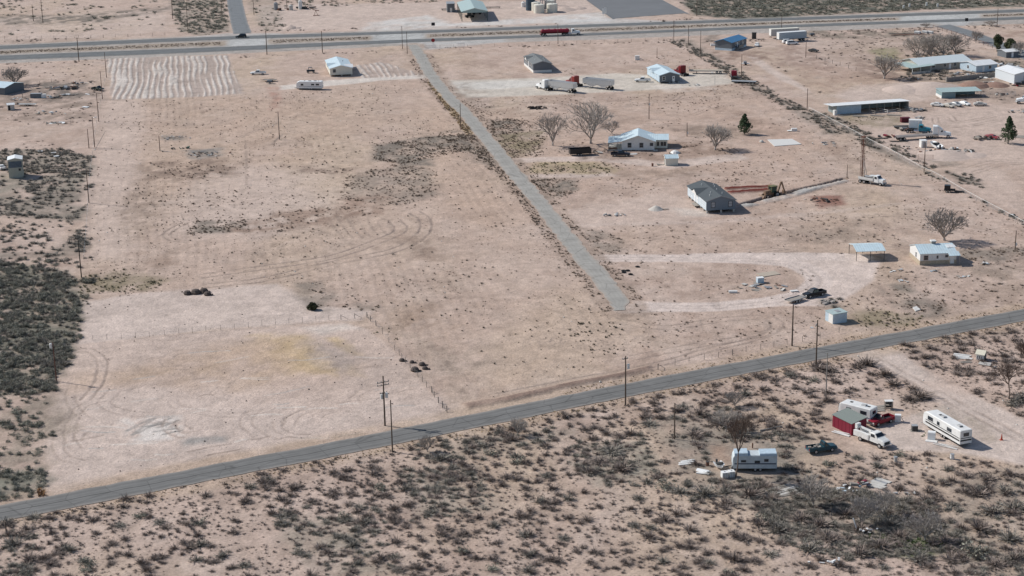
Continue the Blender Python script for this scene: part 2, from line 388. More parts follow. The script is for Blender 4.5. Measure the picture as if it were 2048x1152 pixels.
# ploughed strips
def plough(pts, vec, n, amp, wgt=.85, seed=3):
    P = wpoly(pts); idx, w = region(P, 1.0, 1.0)
    a = G(*vec[0]); b = G(*vec[1]); d = np.array([b.x-a.x, b.y-a.y]); per = np.hypot(*d)/n; d /= np.hypot(*d)
    per = abs((b.x-a.x)*SP[0]+(b.y-a.y)*SP[1])/n; c = CA[idx]+(fbm(CA[idx]/26, AL[idx]/34, seed, 2)-.5)*amp+(fbm(CA[idx]/9, AL[idx]/16, seed+3, 2)-.5)*amp*.22
    s = np.sin(c*2*PI/per)*.5+.5; th = fbm(CA[idx]/5, AL[idx]/26, seed+9, 2)
    s = np.clip((s-.35-(th-.5)*1.7)*3.2, 0, 1)*np.clip(.35+fbm(GX[idx]/3, GY[idx]/6, seed+30, 2)*1.1, 0, 1)
    gc[idx] += (np.array((.385, .315, .275))[None, :]-gc[idx])*(w*wgt)[:, None]
    gc[idx] += (np.array((.60, .545, .49))[None, :]-gc[idx])*(w*s*wgt)[:, None]; gz[idx] += .25*s*w
plough([(216, 118), (300, 114), (455, 111), (487, 186), (420, 193), (300, 197), (225, 199)], ((220, 160), (470, 152)), 21, 3.2)
plough([(708, 132), (760, 124), (850, 150), (760, 155), (725, 157)], ((715, 145), (850, 141)), 12, 4, .7, 13)
# pale drives and yards
paint([(645, 162), (705, 157), (780, 154), (858, 149), (862, 156), (760, 161), (700, 168), (640, 174), (560, 180), (560, 172)], CHALK, .9, 1.2, .6, sp=.05)
paint([(893, 161), (1080, 156), (1230, 147), (1300, 150), (1440, 143), (1480, 165), (1440, 170), (1370, 176), (1300, 180), (1100, 190), (922, 196)], (.545, .49, .42), .9, 2, 1, sp=.05)
paint([(900, 165), (1080, 160), (1100, 172), (1000, 178), (910, 178)], (.60, .575, .53), .6, 2.5, 2)
paint([(1300, 172), (1420, 168), (1440, 178), (1340, 186)], CHALK, .5, 2, 2, blotch=.4)
paint([(1020, 317), (1200, 311), (1330, 322), (1480, 306), (1500, 318), (1340, 338), (1200, 322), (1026, 326)], PALE, .8, 1.2, .8)
paint([(1050, 350), (1210, 343), (1240, 352), (1056, 358)], PALE, .7, 1.2, .8)
paint([(1120, 425), (1250, 400), (1330, 385), (1390, 400), (1440, 430), (1340, 445), (1180, 452), (1145, 446)], PINK, .8, 3, 2, sp=.08)
paint([(1340, 415), (1400, 420), (1430, 432), (1360, 432)], CHALK, .5, 2, 2, blotch=.3)
paint([(1145, 449), (1420, 440), (1620, 425), (1800, 405), (1800, 409), (1600, 433), (1420, 447), (1150, 455)], PALE, .4, 1.5, 1)
LOOP = [(1185, 511), (1260, 512), (1400, 513), (1600, 508), (1700, 508), (1760, 525), (1745, 560), (1690, 600), (1660, 612), (1560, 612), (1420, 622), (1290, 622), (1262, 600), (1310, 604), (1430, 607), (1560, 596), (1640, 574), (1632, 548), (1570, 532), (1450, 524), (1190, 521)]
paint(LOOP, (.56, .46, .40), 1.0, .8, .4, sp=.02)
for q_ in ([(1196, 516), (1400, 517), (1560, 523), (1625, 545), (1634, 570), (1570, 598), (1430, 613), (1300, 615), (1255, 618)], [(1400, 514), (1600, 512), (1720, 515)]):
    P_ = smooth_line(wpoly(q_), 10); stroke(P_, 5.5, (.585, .487, .43), .75, -.03, 1.0, 0)
track([(1200, 516), (1400, 518), (1560, 524), (1620, 545), (1630, 572), (1560, 601), (1420, 614), (1290, 612)], RUT, .18, 1.9, .5)
track([(1230, 640), (1330, 655), (1440, 640), (1530, 635), (1555, 650), (1530, 668), (1400, 690), (1270, 715)], RUT, .45, 2.6, .4)
track([(1000, 790), (1150, 760), (1290, 735), (1420, 700), (1530, 672), (1552, 655)], RUT, .55, 2.0, .5)
# homestead drive below the road
paint([(1690, 712), (1740, 700), (1790, 700), (1860, 745), (1960, 795), (2060, 845), (2060, 935), (1960, 915), (1900, 905), (1800, 900), (1740, 880), (1760, 850), (1830, 830), (1890, 810), (1830, 770), (1770, 740)], (.535, .44, .38), 1.0, 1.2, .8, sp=.03)
track([(1740, 712), (1800, 745), (1900, 800), (2048, 880)], RUT, .35, 2.0, .5)
paint([(1850, 770), (1880, 740), (2000, 730), (2040, 790), (1980, 800), (1900, 790)], SAND, .7, 4, 3)
paint([(1850, 830), (1900, 815), (1970, 850), (1985, 880), (1940, 890)], OLIVE, .5, 2, 2, blotch=.5)
paint([(1340, 880), (1480, 850), (1640, 880), (1640, 960), (1480, 970), (1350, 940)], (.255, .222, .185), .9, 4, 3, blotch=.45, sp=.9)
paint([(1420, 885), (1470, 878), (1465, 920), (1430, 925)], (.43, .28, .2), .6, 2, 2, blotch=.4)
# trucks' tracks and yards at the right
paint([(1720, 245), (1880, 225), (2060, 215), (2060, 330), (1900, 320), (1830, 330), (1760, 290)], PINK, .7, 4, 3, sp=.1)
paint([(1900, 330), (1990, 335), (2060, 400), (2060, 440), (1960, 390)], PINK, .6, 3, 2)
paint([(1660, 190), (1720, 170), (1820, 165), (1880, 170), (1880, 195), (1800, 208), (1700, 205)], PALE, .6, 3, 2)
paint([(1495, 112), (1508, 110), (1560, 145), (1620, 178), (1620, 186), (1560, 160), (1510, 128)], PALE, .8, 1.2, 1)
track([(1870, 235), (1880, 250), (1930, 252), (2000, 240)], RUT, .5); track([(1900, 232), (1920, 244), (1990, 232)], RUT, .5)
track([(1940, 335), (1990, 322), (2048, 318)], RUT, .5); track([(1950, 345), (2000, 330), (2048, 326)], RUT, .45)
track([(1305, 205), (1345, 200), (1360, 190)], RUT, .6); track([(1200, 212), (1260, 212), (1310, 205)], RUT, .4)
track([(1380, 350), (1440, 345), (1500, 350), (1540, 362)], RUT, .4)
paint([(1740, 100), (1790, 95), (1800, 118), (1755, 125)], GREENG, .8, 3, 3, blotch=.4)
paint([(1650, 80), (1800, 70), (1900, 90), (1900, 120), (1700, 130), (1640, 110)], BROWN, .45, 5, 4, blotch=.5)
paint([(1600, 130), (1700, 135), (1800, 160), (1760, 172), (1640, 180), (1600, 160)], (.37, .26, .2), .5, 5, 3, blotch=.5)
paint([(1450, 235), (1560, 250), (1640, 300), (1560, 300), (1480, 270)], ORANGE, .3, 6, 4, blotch=.5)
paint([(1620, 392), (1680, 390), (1690, 410), (1640, 417)], (.22, .10, .075), .8, 1.5, 1, blotch=.2)
paint([(1170, 300), (1300, 215), (1400, 190), (1520, 200), (1600, 260), (1500, 300), (1400, 280), (1320, 320)], (.45, .33, .26), .4, 8, 5, blotch=.4)
# beyond the highway
paint([(-60, 40), (330, 20), (340, 60), (200, 78), (-60, 90)], PALE, .4, 4, 3, blotch=.3)
paint([(520, 10), (900, 5), (1180, 0), (1230, 38), (1050, 45), (800, 58), (560, 62), (520, 40)], PALE, .55, 4, 3)
paint([(740, 45), (860, 30), (900, 48), (1200, 25), (1230, 42), (1000, 50), (800, 62), (720, 66)], (.58, .57, .54), .75, 3, 2, blotch=.25)
paint([(-60, 80), (190, 75), (200, 83), (100, 88), (-60, 94)], BROWN, .5, 2, 2, blotch=.4)
# highway reserve
def hw(y0, y1, y2, y3, y4, y5, y6): return [(-620, y0+20), (-120, y0), (0, y1), (400, y2), (800, y3), (1200, y4), (1600, y5), (2170, y6), (2700, y6-18)]
def band(a, b): return a + b[::-1]
HN0 = hw(96, 91, 74, 62, 47.5, 34, 14); HN1 = hw(105, 99.5, 82, 68.5, 54, 40.5, 20.5)
HS0 = hw(116, 110.5, 95, 79, 65, 48.5, 29); HS1 = hw(127.5, 121.5, 105.5, 86.5, 71, 55, 35.5)
SH0 = [(x, y-1.8) for x, y in HN0]; SH1 = [(x, y+5+(3 if x > 900 else 0)) for x, y in HS1]
paint(band(SH0, SH1), (.365, .335, .305), .9, 1.5, .8, sp=.45, flat=True)
MED0 = [(x, y+1.8) for x, y in HN1]; MED1 = [(x, y-2.0) for x, y in HS0]
def cut(ln, x0, x1):
    xs = [x0]+[p[0] for p in ln if x0 < p[0] < x1]+[x1]; X = [p[0] for p in ln]; Y = [p[1] for p in ln]
    return [(x, float(np.interp(x, X, Y))) for x in xs]
for a, b in ((-600, 455), (535, 745), (850, 1800), (1960, 2690)):
    paint(band(cut(MED0, a, b), cut(MED1, a, b)), (.33, .265, .205), .85, 1.2, .8, blotch=.25, sp=.5, flat=True)
for a, b in ((455, 535), (745, 850), (1800, 1960)):
    paint(band(cut(HN0, a, b), cut(HS1, a, b)), (.44, .445, .43), .8, 2, .8, flat=True)
paint([(365, 76), (455, 66), (560, 66), (570, 74), (470, 80)], (.46, .45, .43), .6, 1.5, 1, flat=True)
paint([(800, 86), (870, 84), (1010, 78), (1010, 84), (850, 100), (825, 100)], (.46, .45, .43), .7, 2, 1, flat=True)
paint([(1830, 38), (1960, 36), (1930, 52), (1890, 50)], (.42, .42, .41), .8, 2, 1, flat=True)
paint([(1105, 40), (1230, 36), (1330, 42), (1230, 50), (1120, 52)], (.52, .51, .49), .6, 2, 1, flat=True)
paint([(1830, 0), (1880, 18), (1920, 22), (1870, 22), (1800, 0)], PALE, .7, 2, 1)
# trench, spoil and red soil by the grey home
for a, b in (((1455, 378), (1545, 374)), ((1462, 386), (1535, 381))):
    line([a, ((a[0]+b[0])/2, (a[1]+b[1])/2-.5), b], 1.7, (.15, .035, .026), 1.0, .5, .5, breaks=0)
line([(1482, 409), (1560, 388), (1640, 370), (1690, 357)], 1.5, (.085, .07, .06), 1.0, -.9, .4, breaks=0)  # cut soil coloured near black for the shade inside the trench
line([(1490, 412), (1560, 397), (1640, 374), (1686, 362)], 2.2, (.44, .42, .39), .8, .5, .8, breaks=.6)
# dark weedy ground under the vegetation patches
WEEDS = [
 ([(745, 290), (860, 272), (955, 268), (985, 300), (1000, 335), (950, 300), (880, 300), (800, 325), (745, 320)], VEGD, .75),
 ([(700, 350), (800, 330), (860, 340), (880, 390), (780, 410), (690, 400)], VEGD, .45),
 ([(790, 320), (870, 318), (868, 332), (795, 332)], VEGD, .7),
 ([(975, 240), (1035, 240), (1040, 262), (985, 268)], VEGD, .75),
 ([(985, 268), (1090, 262), (1080, 300), (1030, 315), (1000, 300)], OLIVE, .65),
 ([(1050, 326), (1190, 324), (1240, 338), (1220, 348), (1055, 348)], STRAW, .8),
 ([(1075, 330), (1200, 328), (1235, 338), (1100, 346)], OLIVE, .5),
 ([(1060, 358), (1140, 356), (1155, 380), (1120, 400), (1090, 396)], VEGD, .75),
 ([(375, 452), (400, 442), (490, 440), (497, 458), (440, 468), (380, 466)], VEGD, .75),
 ([(170, 548), (260, 540), (330, 562), (300, 582), (190, 582), (165, 600)], OLIVE, .65),
 ([(590, 565), (640, 562), (662, 590), (650, 625), (605, 610)], VEGD, .6),
 ([(690, 610), (760, 603), (760, 618), (700, 622)], VEGD, .6),
 ([(0, 530), (70, 530), (165, 560), (160, 620), (145, 690), (120, 755), (70, 785), (-80, 800), (-80, 530)], (.20, .185, .145), 1.0),
 ([(-80, 945), (70, 938), (112, 962), (90, 975), (40, 995), (-80, 1015)], (.21, .20, .16), .8),
 ([(-80, 300), (120, 300), (180, 315), (180, 350), (150, 400), (170, 440), (60, 430), (-80, 430)], (.28, .24, .195), .8),
 ([(-80, 390), (160, 380), (175, 440), (80, 440), (-80, 420)], VEGD, .5),
 ([(-80, 505), (100, 505), (160, 460), (172, 490), (160, 512), (-80, 520)], VEGD, .6),
 ([(370, 300), (440, 296), (448, 312), (400, 322), (380, 316)], (.24, .22, .2), .8),
 ([(325, 270), (370, 265), (368, 280), (330, 283)], (.26, .235, .21), .7),
 ([(335, 0), (445, 0), (462, 62), (400, 72), (365, 62)], (.27, .235, .19), .6),
 ([(495, 0), (560, 0), (565, 62), (520, 62)], (.27, .235, .19), .4),
 ([(1330, -20), (2200, -20), (2170, 10), (1900, 18), (1480, 38), (1390, 32), (1380, 20)], (.115, .118, .095), 1.0),
 ([(1345, 78), (1380, 78), (1480, 145), (1540, 185), (1612, 222), (1690, 268), (1650, 270), (1560, 205), (1490, 168), (1400, 110)], (.25, .21, .175), .7),
 ([(1420, 70), (1440, 68), (1440, 82), (1400, 88)], VEGD, .6),
 ([(1660, 225), (1800, 228), (1810, 246), (1760, 258), (1690, 245)], OLIVE, .5),
 ([(1610, 220), (1660, 225), (1840, 335), (1830, 345)], VEGD, .7),
 ([(1850, 320), (1900, 318), (1925, 330), (1880, 336)], VEGD, .5),
 ([(1890, 342), (1960, 362), (1975, 376), (1920, 366)], VEGD, .6),
 ([(1740, 575), (1800, 568), (1860, 590), (1900, 620), (1880, 640), (1840, 635)], VEGD, .75),
 ([(1690, 625), (1780, 620), (1850, 638), (1840, 652), (1690, 648)], OLIVE, .6),
 ([(1150, 455), (1200, 462), (1260, 490), (1240, 512), (1190, 500)], VEGD, .5),
 ([(1920, 500), (2060, 495), (2060, 515), (1990, 525), (1920, 518)], VEGD, .6),
 ([(1990, 570), (2060, 560), (2060, 600), (1880, 640), (1850, 640)], BROWN, .4),
 ([(1640, 600), (1670, 595), (1690, 620), (1650, 625)], VEGD, .6),
 ([(1540, 965), (1700, 985), (1850, 1000), (1920, 1060), (1900, 1110), (1700, 1110), (1560, 1080), (1480, 990)], (.23, .205, .17), .7),
 ([(1790, 1095), (1880, 1080), (1890, 1108), (1810, 1118)], (.09, .14, .035), .85),
 ([(1735, 1062), (1765, 1058), (1765, 1076), (1740, 1078)], (.09, .14, .035), .8),
 ([(1300, 840), (1480, 800), (1480, 890), (1330, 890)], (.26, .225, .185), .5),
 ([(1170, 890), (1280, 880), (1330, 960), (1200, 975), (1150, 930)], (.24, .225, .185), .6),
 ([(1330, 960), (1480, 960), (1500, 1010), (1400, 1010)], (.26, .225, .185), .5),
 ([(560, 1030), (720, 1030), (790, 1140), (640, 1150), (570, 1080)], (.26, .235, .19), .5),
 ([(800, 940), (960, 930), (980, 1020), (830, 1040)], (.26, .235, .19), .4),
 ([(840, 900), (960, 870), (1100, 860), (1180, 850), (1100, 890), (860, 930)], (.28, .24, .195), .4),
 ([(1880, 960), (2060, 930), (2060, 1152), (1900, 1152), (1900, 1000)], (.26, .23, .19), .4),
 ([(1910, 670), (2060, 640), (2060, 660), (1800, 712), (1740, 720)], (.30, .24, .2), .5),
]
for pts, c, a in WEEDS: paint(pts, c, min(1, a*1.25), 2.0, 2.0, blotch=.4, sp=.8, bs=4)
for pts, c, a in (
 ([(290, 325), (460, 318), (470, 352), (300, 360)], (.31, .225, .175), .6), ([(560, 425), (700, 408), (760, 420), (640, 450), (470, 470), (440, 455)], (.33, .23, .175), .55),
 ([(560, 330), (720, 335), (720, 350), (570, 346)], (.34, .25, .2), .5), ([(800, 470), (880, 485), (890, 525), (850, 520)], (.33, .24, .185), .55), ([(280, 510), (340, 500), (345, 535), (300, 545)], (.33, .235, .18), .5),
 ([(230, 430), (290, 330), (330, 420), (270, 480)], (.36, .27, .21), .4), ([(690, 395), (760, 395), (750, 430), (690, 425)], (.34, .235, .18), .5), ([(860, 265), (960, 262), (1010, 325), (1000, 345)], (.31, .25, .2), .6),
 ([(780, 625), (860, 610), (900, 650), (800, 660)], (.38, .27, .20), .5), ([(790, 655), (880, 690), (1000, 730), (900, 760), (840, 720)], (.40, .315, .25), .4), ([(820, 745), (900, 770), (930, 800), (890, 800)], (.34, .26, .2), .5),
 ([(1160, 300), (1400, 285), (1440, 305), (1350, 320), (1160, 320)], (.32, .23, .18), .5), ([(1240, 275), (1400, 285), (1500, 300), (1450, 320)], (.35, .25, .195), .45), ([(1330, 250), (1520, 258), (1530, 272), (1400, 276)], (.31, .235, .185), .55),
 ([(1120, 200), (1180, 205), (1290, 240), (1200, 262)], (.38, .28, .22), .35), ([(1440, 215), (1500, 225), (1560, 262), (1500, 255)], (.33, .235, .18), .5), ([(900, 175), (930, 165), (1010, 215), (960, 220)], (.33, .26, .21), .5), ([(1230, 340), (1400, 335), (1420, 350), (1240, 365)], (.35, .26, .2), .4),
 ([(1560, 470), (1700, 440), (1800, 455), (1700, 500), (1600, 500)], (.34, .265, .21), .45), ([(1640, 280), (1720, 290), (1700, 330), (1640, 320)], (.36, .255, .2), .4), ([(1940, 520), (2060, 540), (2060, 570), (1900, 560)], (.32, .25, .2), .5),
 ([(1560, 90), (1640, 100), (1660, 140), (1560, 130)], (.36, .255, .205), .5), ([(1420, 100), (1540, 105), (1560, 125), (1450, 120)], (.30, .21, .165), .6), ([(2000, 60), (2060, 60), (2060, 90), (2000, 80)], (.36, .25, .2), .5), ([(-60, 205), (160, 200), (190, 215), (-60, 226)], (.33, .255, .205), .6), ([(-60, 30), (150, 30), (340, 12), (340, 22), (160, 48), (-60, 50)], VEGD, .55), ([(90, 35), (220, 30), (215, 46), (70, 46)], VEGD, .6),
  ([(1795, 148), (1990, 150), (2000, 162), (1890, 168), (1790, 162)], (.27, .21, .17), .7), ([(1930, 120), (2060, 118), (2060, 150), (1990, 150)], (.26, .22, .17), .7), ([(1560, 60), (1870, 62), (1880, 74), (1560, 78)], (.27, .225, .18), .6),
 ([(-60, 150), (60, 160), (190, 165), (200, 200), (60, 205), (-60, 200)], (.29, .23, .19), .6), ([(60, 165), (165, 168), (180, 192), (90, 198)], (.24, .2, .17), .7), ([(-60, 225), (180, 225), (185, 240), (-60, 240)], (.34, .26, .21), .5), ([(1700, 115), (1800, 130), (1830, 160), (1740, 165)], (.31, .22, .175), .6),
 ([(0, 780), (100, 770), (120, 830), (95, 930), (0, 950)], (.33, .27, .215), .6), ([(1880, 165), (2060, 180), (2060, 205), (1860, 205)], (.36, .275, .225), .5),
): paint(pts, tuple(v*.86 for v in c), min(1, a*1.5), 4, 4, blotch=.6, sp=.9, bs=3.5)
# verges
NEAR = [(-700, 1170), (-160, 1058), (0, 1027), (400, 950), (800, 872), (1200, 791), (1600, 714), (1850, 667), (2048, 630), (2200, 602), (2750, 500)]
STREET = [(824, 90), (838, 108), (862, 150), (905, 202), (932, 228), (1000, 311), (1070, 395), (1154, 500), (1217, 575), (1252, 622)]
nearP = smooth_line(wpoly(NEAR), 14); strP = smooth_line(wpoly(STREET), 10)
stroke(nearP, 11.5, (.44, .33, .24), .42, 0, 2.5, .3); stroke(strP, 9.5, (.35, .265, .21), .5, 0, 1.5, .5)
paint([(925, 808), (1000, 795), (1300, 733), (1300, 742), (1010, 803), (940, 818)], (.25, .175, .14), 1.0, .8, .6, blotch=.12, dz=.4); paint([(925, 803), (1010, 788), (1300, 727), (1300, 732), (1010, 795), (930, 811)], (.40, .30, .235), .7, .6, .5)
for P_, w_ in ((nearP, 8.0), (strP, 6.5)):
    d_ = segdist(P_, GX, GY, False); k_ = np.clip((d_-w_*.5)/1.5, 0, 1); gz *= .15+.85*k_
    vm = np.clip(1-(d_-w_*.5)/3.5, 0, 1); speck = np.maximum(speck, vm*.9)
for x0, y0, x1, y1 in ((870, 175, 915, 235), (922, 245, 940, 268)):
    line([(x0, y0), (x1, y1)], 2.2, (.46, .34, .22), .7)
gz[(GY < 200) | (GY > 1100)] *= .2
n8 = fbm(GX/2.2, GY/3.4, 44, 4)
gc *= (1+(n3-.5)*.30+(n2-.5)*.22+(n6-.5)*.24-np.clip((n8-.60)*5, 0, 1)*.22*np.clip(speck*2.2, 0, 1))[:, None]
gcol = np.concatenate([np.clip(gc, .02, .9), np.ones((len(GX), 1))], 1).astype(np.float32)
nr, nc = len(YL), len(UL)
ii = (np.arange(nr-1)[:, None]*nc+np.arange(nc-1)[None, :]).ravel()
GF = np.stack([ii, ii+1, ii+nc+1, ii+nc], 1)
gmat = bpy.data.materials.new('desert_soil'); gmat.use_nodes = True
def ground_nodes(m):
    n = m.node_tree; L = n.links; p = n.nodes['Principled BSDF']; p.inputs['Roughness'].default_value = .95; p.inputs['Specular IOR Level'].default_value = .12
    at = n.nodes.new('ShaderNodeAttribute'); at.attribute_name = 'soil'; a2 = n.nodes.new('ShaderNodeAttribute'); a2.attribute_name = 'speck'
    tc = n.nodes.new('ShaderNodeTexCoord')
    def noise(s, d, r=.6):
        q = n.nodes.new('ShaderNodeTexNoise'); q.inputs['Scale'].default_value = s; q.inputs['Detail'].default_value = d; q.inputs['Roughness'].default_value = r
        L.new(tc.outputs['Object'], q.inputs['Vector']); return q.outputs['Fac']
    def rng(src, a, b, c, d):
        q = n.nodes.new('ShaderNodeMapRange'); q.inputs['From Min'].default_value = a; q.inputs['From Max'].default_value = b; q.inputs['To Min'].default_value = c; q.inputs['To Max'].default_value = d
        L.new(src, q.inputs['Value']); return q.outputs[0]
    def mul(a, b):
        q = n.nodes.new('ShaderNodeMath'); q.operation = 'MULTIPLY'; L.new(a, q.inputs[0])
        if isinstance(b, float): q.inputs[1].default_value = b
        else: L.new(b, q.inputs[1])
        return q.outputs[0]
    f1 = rng(noise(.55, 6, .75), .3, .7, .84, 1.16); f2 = rng(noise(2.2, 5, .8), .3, .7, .82, 1.18)
    f = mul(f1, f2)
    vm = n.nodes.new('ShaderNodeVectorMath'); vm.operation = 'SCALE'; L.new(at.outputs['Color'], vm.inputs[0]); L.new(f, vm.inputs['Scale'])
    sp = mul(rng(noise(1.7, 5, .75), .54, .66, 0, 1), a2.outputs['Fac']); sp = mul(sp, .75)
    mx = n.nodes.new('ShaderNodeMix'); mx.data_type = 'RGBA'; mx.inputs['B'].default_value = (.17, .13, .10, 1)
    L.new(vm.outputs[0], mx.inputs['A']); L.new(sp, mx.inputs['Factor']); L.new(mx.outputs['Result'], p.inputs['Base Color'])
    b = n.nodes.new('ShaderNodeBump'); b.inputs['Strength'].default_value = .8; b.inputs['Distance'].default_value = .25
    L.new(noise(1.3, 6, .7), b.inputs['Height']); L.new(b.outputs[0], p.inputs['Normal'])
ground_nodes(gmat)
gme = np_mesh('ground', np.stack([GX, GY, gz], 1), GF, gmat)
ca_ = gme.color_attributes.new('soil', 'FLOAT_COLOR', 'POINT'); ca_.data.foreach_set('color', gcol.ravel())
fa_ = gme.attributes.new('speck', 'FLOAT', 'POINT'); fa_.data.foreach_set('value', speck.astype(np.float32))
gme.polygons.foreach_set('use_smooth', np.ones(len(GF), bool))
ground = link(bpy.data.objects.new('ground', gme)); ground['kind'] = 'structure'
def gheight(x, y):
    r = np.searchsorted(YL, y)-1; r = min(max(r, 0), nr-2); W = WL[r]; c = int(np.argmin(np.abs(UL*W-x))); return float(gz[r*nc+c])
# ------------------------------------------------------------------ roads
def asphalt(name, c, edge, seam=.0, lanes=0.0, patch=.12, dust=(.6, .55, 1.05)):
    m = mat(name, c, .9, var=patch, scale=.25, bump=.25, bscale=6, spec=.15); n = m.node_tree; L = n.links; p = n.nodes['Principled BSDF']
    src = p.inputs['Base Color'].links[0].from_socket
    uv = n.nodes.new('ShaderNodeUVMap'); sx = n.nodes.new('ShaderNodeSeparateXYZ'); L.new(uv.outputs[0], sx.inputs[0])
    cr = n.nodes.new('ShaderNodeValToRGB'); e = cr.color_ramp.elements
    stops = [(0, edge), (.07, 1.0), (.2, 1-lanes), (.28, 1.0), (.40, 1-lanes*.7), (.462, 1.0), (.492, 1-seam), (.508, 1-seam), (.538, 1.0), (.62, 1-lanes*.7), (.72, 1.0), (.8, 1-lanes), (.93, 1.0), (1, edge)]
    for i, (q, v) in enumerate(stops):
        el = e[i] if i < 2 else cr.color_ramp.elements.new(q); el.position = q; el.color = (v*.5, v*.5, v*.5, 1)
    no = n.nodes.new('ShaderNodeTexNoise'); no.inputs['Scale'].default_value = .12; no.inputs['Detail'].default_value = 3
    tc = n.nodes.new('ShaderNodeTexCoord'); L.new(tc.outputs['Object'], no.inputs['Vector'])
    ad = n.nodes.new('ShaderNodeMath'); ad.operation = 'MULTIPLY_ADD'; ad.inputs[1].default_value = .05; L.new(no.outputs['Fac'], ad.inputs[0])
    sb = n.nodes.new('ShaderNodeMath'); sb.operation = 'SUBTRACT'; sb.inputs[1].default_value = .025; L.new(sx.outputs['X'], sb.inputs[0]); L.new(sb.outputs[0], ad.inputs[2])
    L.new(ad.outputs[0], cr.inputs[0])
    vm = n.nodes.new('ShaderNodeVectorMath'); vm.operation = 'MULTIPLY'; L.new(src, vm.inputs[0]); L.new(cr.outputs[0], vm.inputs[1])
    v2 = n.nodes.new('ShaderNodeVectorMath'); v2.operation = 'SCALE'; v2.inputs['Scale'].default_value = 2.0; L.new(vm.outputs[0], v2.inputs[0])
    n2_ = n.nodes.new('ShaderNodeTexNoise'); n2_.inputs['Scale'].default_value = .45; n2_.inputs['Detail'].default_value = 6; n2_.inputs['Roughness'].default_value = .7; L.new(tc.outputs['Object'], n2_.inputs['Vector'])
    def mth(op, a, b, c=None):
        q = n.nodes.new('ShaderNodeMath'); q.operation = op
        for i_, v in enumerate((a, b, c)):
            if v is None: continue
            if isinstance(v, (int, float)): q.inputs[i_].default_value = v
            else: L.new(v, q.inputs[i_])
        return q.outputs[0]
    ed = mth('ABSOLUTE', mth('MULTIPLY_ADD', sx.outputs['X'], 2.0, -1.0), 0); w_ = mth('ADD', mth('MULTIPLY', n2_.outputs['Fac'], dust[1]), ed)
    mr = n.nodes.new('ShaderNodeMapRange'); mr.inputs['From Min'].default_value = dust[2]; mr.inputs['From Max'].default_value = dust[2]+.45; mr.inputs['To Max'].default_value = dust[0]; L.new(w_, mr.inputs['Value'])
    mx = n.nodes.new('ShaderNodeMix'); mx.data_type = 'RGBA'; mx.inputs['B'].default_value = (.42, .345, .285, 1); L.new(v2.outputs[0], mx.inputs['A']); L.new(mr.outputs[0], mx.inputs['Factor'])
    # cracks and patches
    vo = n.nodes.new('ShaderNodeTexVoronoi'); vo.feature = 'DISTANCE_TO_EDGE'; vo.inputs['Scale'].default_value = .16; L.new(tc.outputs['Object'], vo.inputs['Vector'])
    ck = n.nodes.new('ShaderNodeMapRange'); ck.inputs['From Max'].default_value = .02; ck.inputs['To Min'].default_value = .72; ck.inputs['To Max'].default_value = 1; L.new(vo.outputs['Distance'], ck.inputs['Value'])
    v3 = n.nodes.new('ShaderNodeVectorMath'); v3.operation = 'SCALE'; L.new(mx.outputs['Result'], v3.inputs[0]); L.new(ck.outputs[0], v3.inputs['Scale'])
    L.new(v3.outputs[0], p.inputs['Base Color']); return m
def road_mesh(name, A, B, m, z, ragged=.25, seed=3):
    """sheet between two world polylines with the same number of points"""
    A = np.asarray(A); B = np.asarray(B); n = len(A); K = 7; V = []; UVs = []
    for i in range(n):
        w = B[i]-A[i]; w = w/np.hypot(*w)
        ra = (float(fbm(np.array([A[i, 0]/3.]), np.array([A[i, 1]/3.]), seed, 3)[0])-.5)*2*ragged; rb = (float(fbm(np.array([B[i, 0]/3.]), np.array([B[i, 1]/3.]), seed+5, 3)[0])-.5)*2*ragged
        a = A[i]+w*ra; b = B[i]+w*rb
        for k in range(K):
            t = k/(K-1); q = a+(b-a)*t; V.append((q[0], q[1], z+.03*(1-(2*t-1)**2))); UVs.append((t, i/5))
    F = [(i*K+k, i*K+k+1, (i+1)*K+k+1, (i+1)*K+k) for i in range(n-1) for k in range(K-1)]
    me = np_mesh(name, V, F, m); uv = me.uv_layers.new(name='UVMap'); vi = np.array(F).ravel(); uv.data.foreach_set('uv', np.array(UVs, np.float32)[vi].ravel())
    o = link(bpy.data.objects.new(name, me)); o['kind'] = 'structure'; return o
def resample(P, step):
    P = np.asarray(P); s = np.r_[0, np.cumsum(np.hypot(*np.diff(P, axis=0).T))]; q = np.arange(0, s[-1], step)
    return np.stack([np.interp(q, s, P[:, 0]), np.interp(q, s, P[:, 1])], 1)
ASP1 = asphalt('county_road_asphalt', (.185, .182, .174), 1.15, .55, .20); ASP2 = asphalt('worn_street_asphalt', (.315, .300, .272), 1.1, 0, -.10, .16, (.75, .9, 1.1))
ASP3 = asphalt('highway_asphalt', (.155, .162, .162), 1.35, -.08, .14); ASP4 = asphalt('side_road_asphalt', (.19, .20, .205), 1.2, .08, .06)
r1 = resample(nearP, 1.0); road_mesh('county_road', offset(r1, 3.25), offset(r1, -3.25), ASP1, .07, .35)
r2 = resample(strP, .8); t_ = np.clip((np.arange(len(r2))-(len(r2)-9))/9., 0, 1); a_ = offset(r2, 1.0)-r2; road_mesh('street', r2+a_*(2.45-t_*3.1)[:, None], r2-a_*(2.45+t_*.3)[:, None], ASP2, .06, .7)
def strip_px(name, top, bot, m, z, n=160, rag=.25):
    X = np.linspace(top[0][0], top[-1][0], n); tx, ty = zip(*top); bx, by = zip(*bot)
    A = wpoly([(x, np.interp(x, tx, ty)) for x in X]); B = wpoly([(x, np.interp(x, bx, by)) for x in X]); return road_mesh(name, A, B, m, z, rag)
def sm(l, dy=0):
    P = smooth_line([(a, b+dy) for a, b in l], 12); return [tuple(q) for q in P]
strip_px('highway_far_lanes', sm(HN0, .6), sm(HN1, -.6), ASP3, .06); strip_px('highway_near_lanes', sm(HS0, .6), sm(HS1, -.6), ASP3, .06)
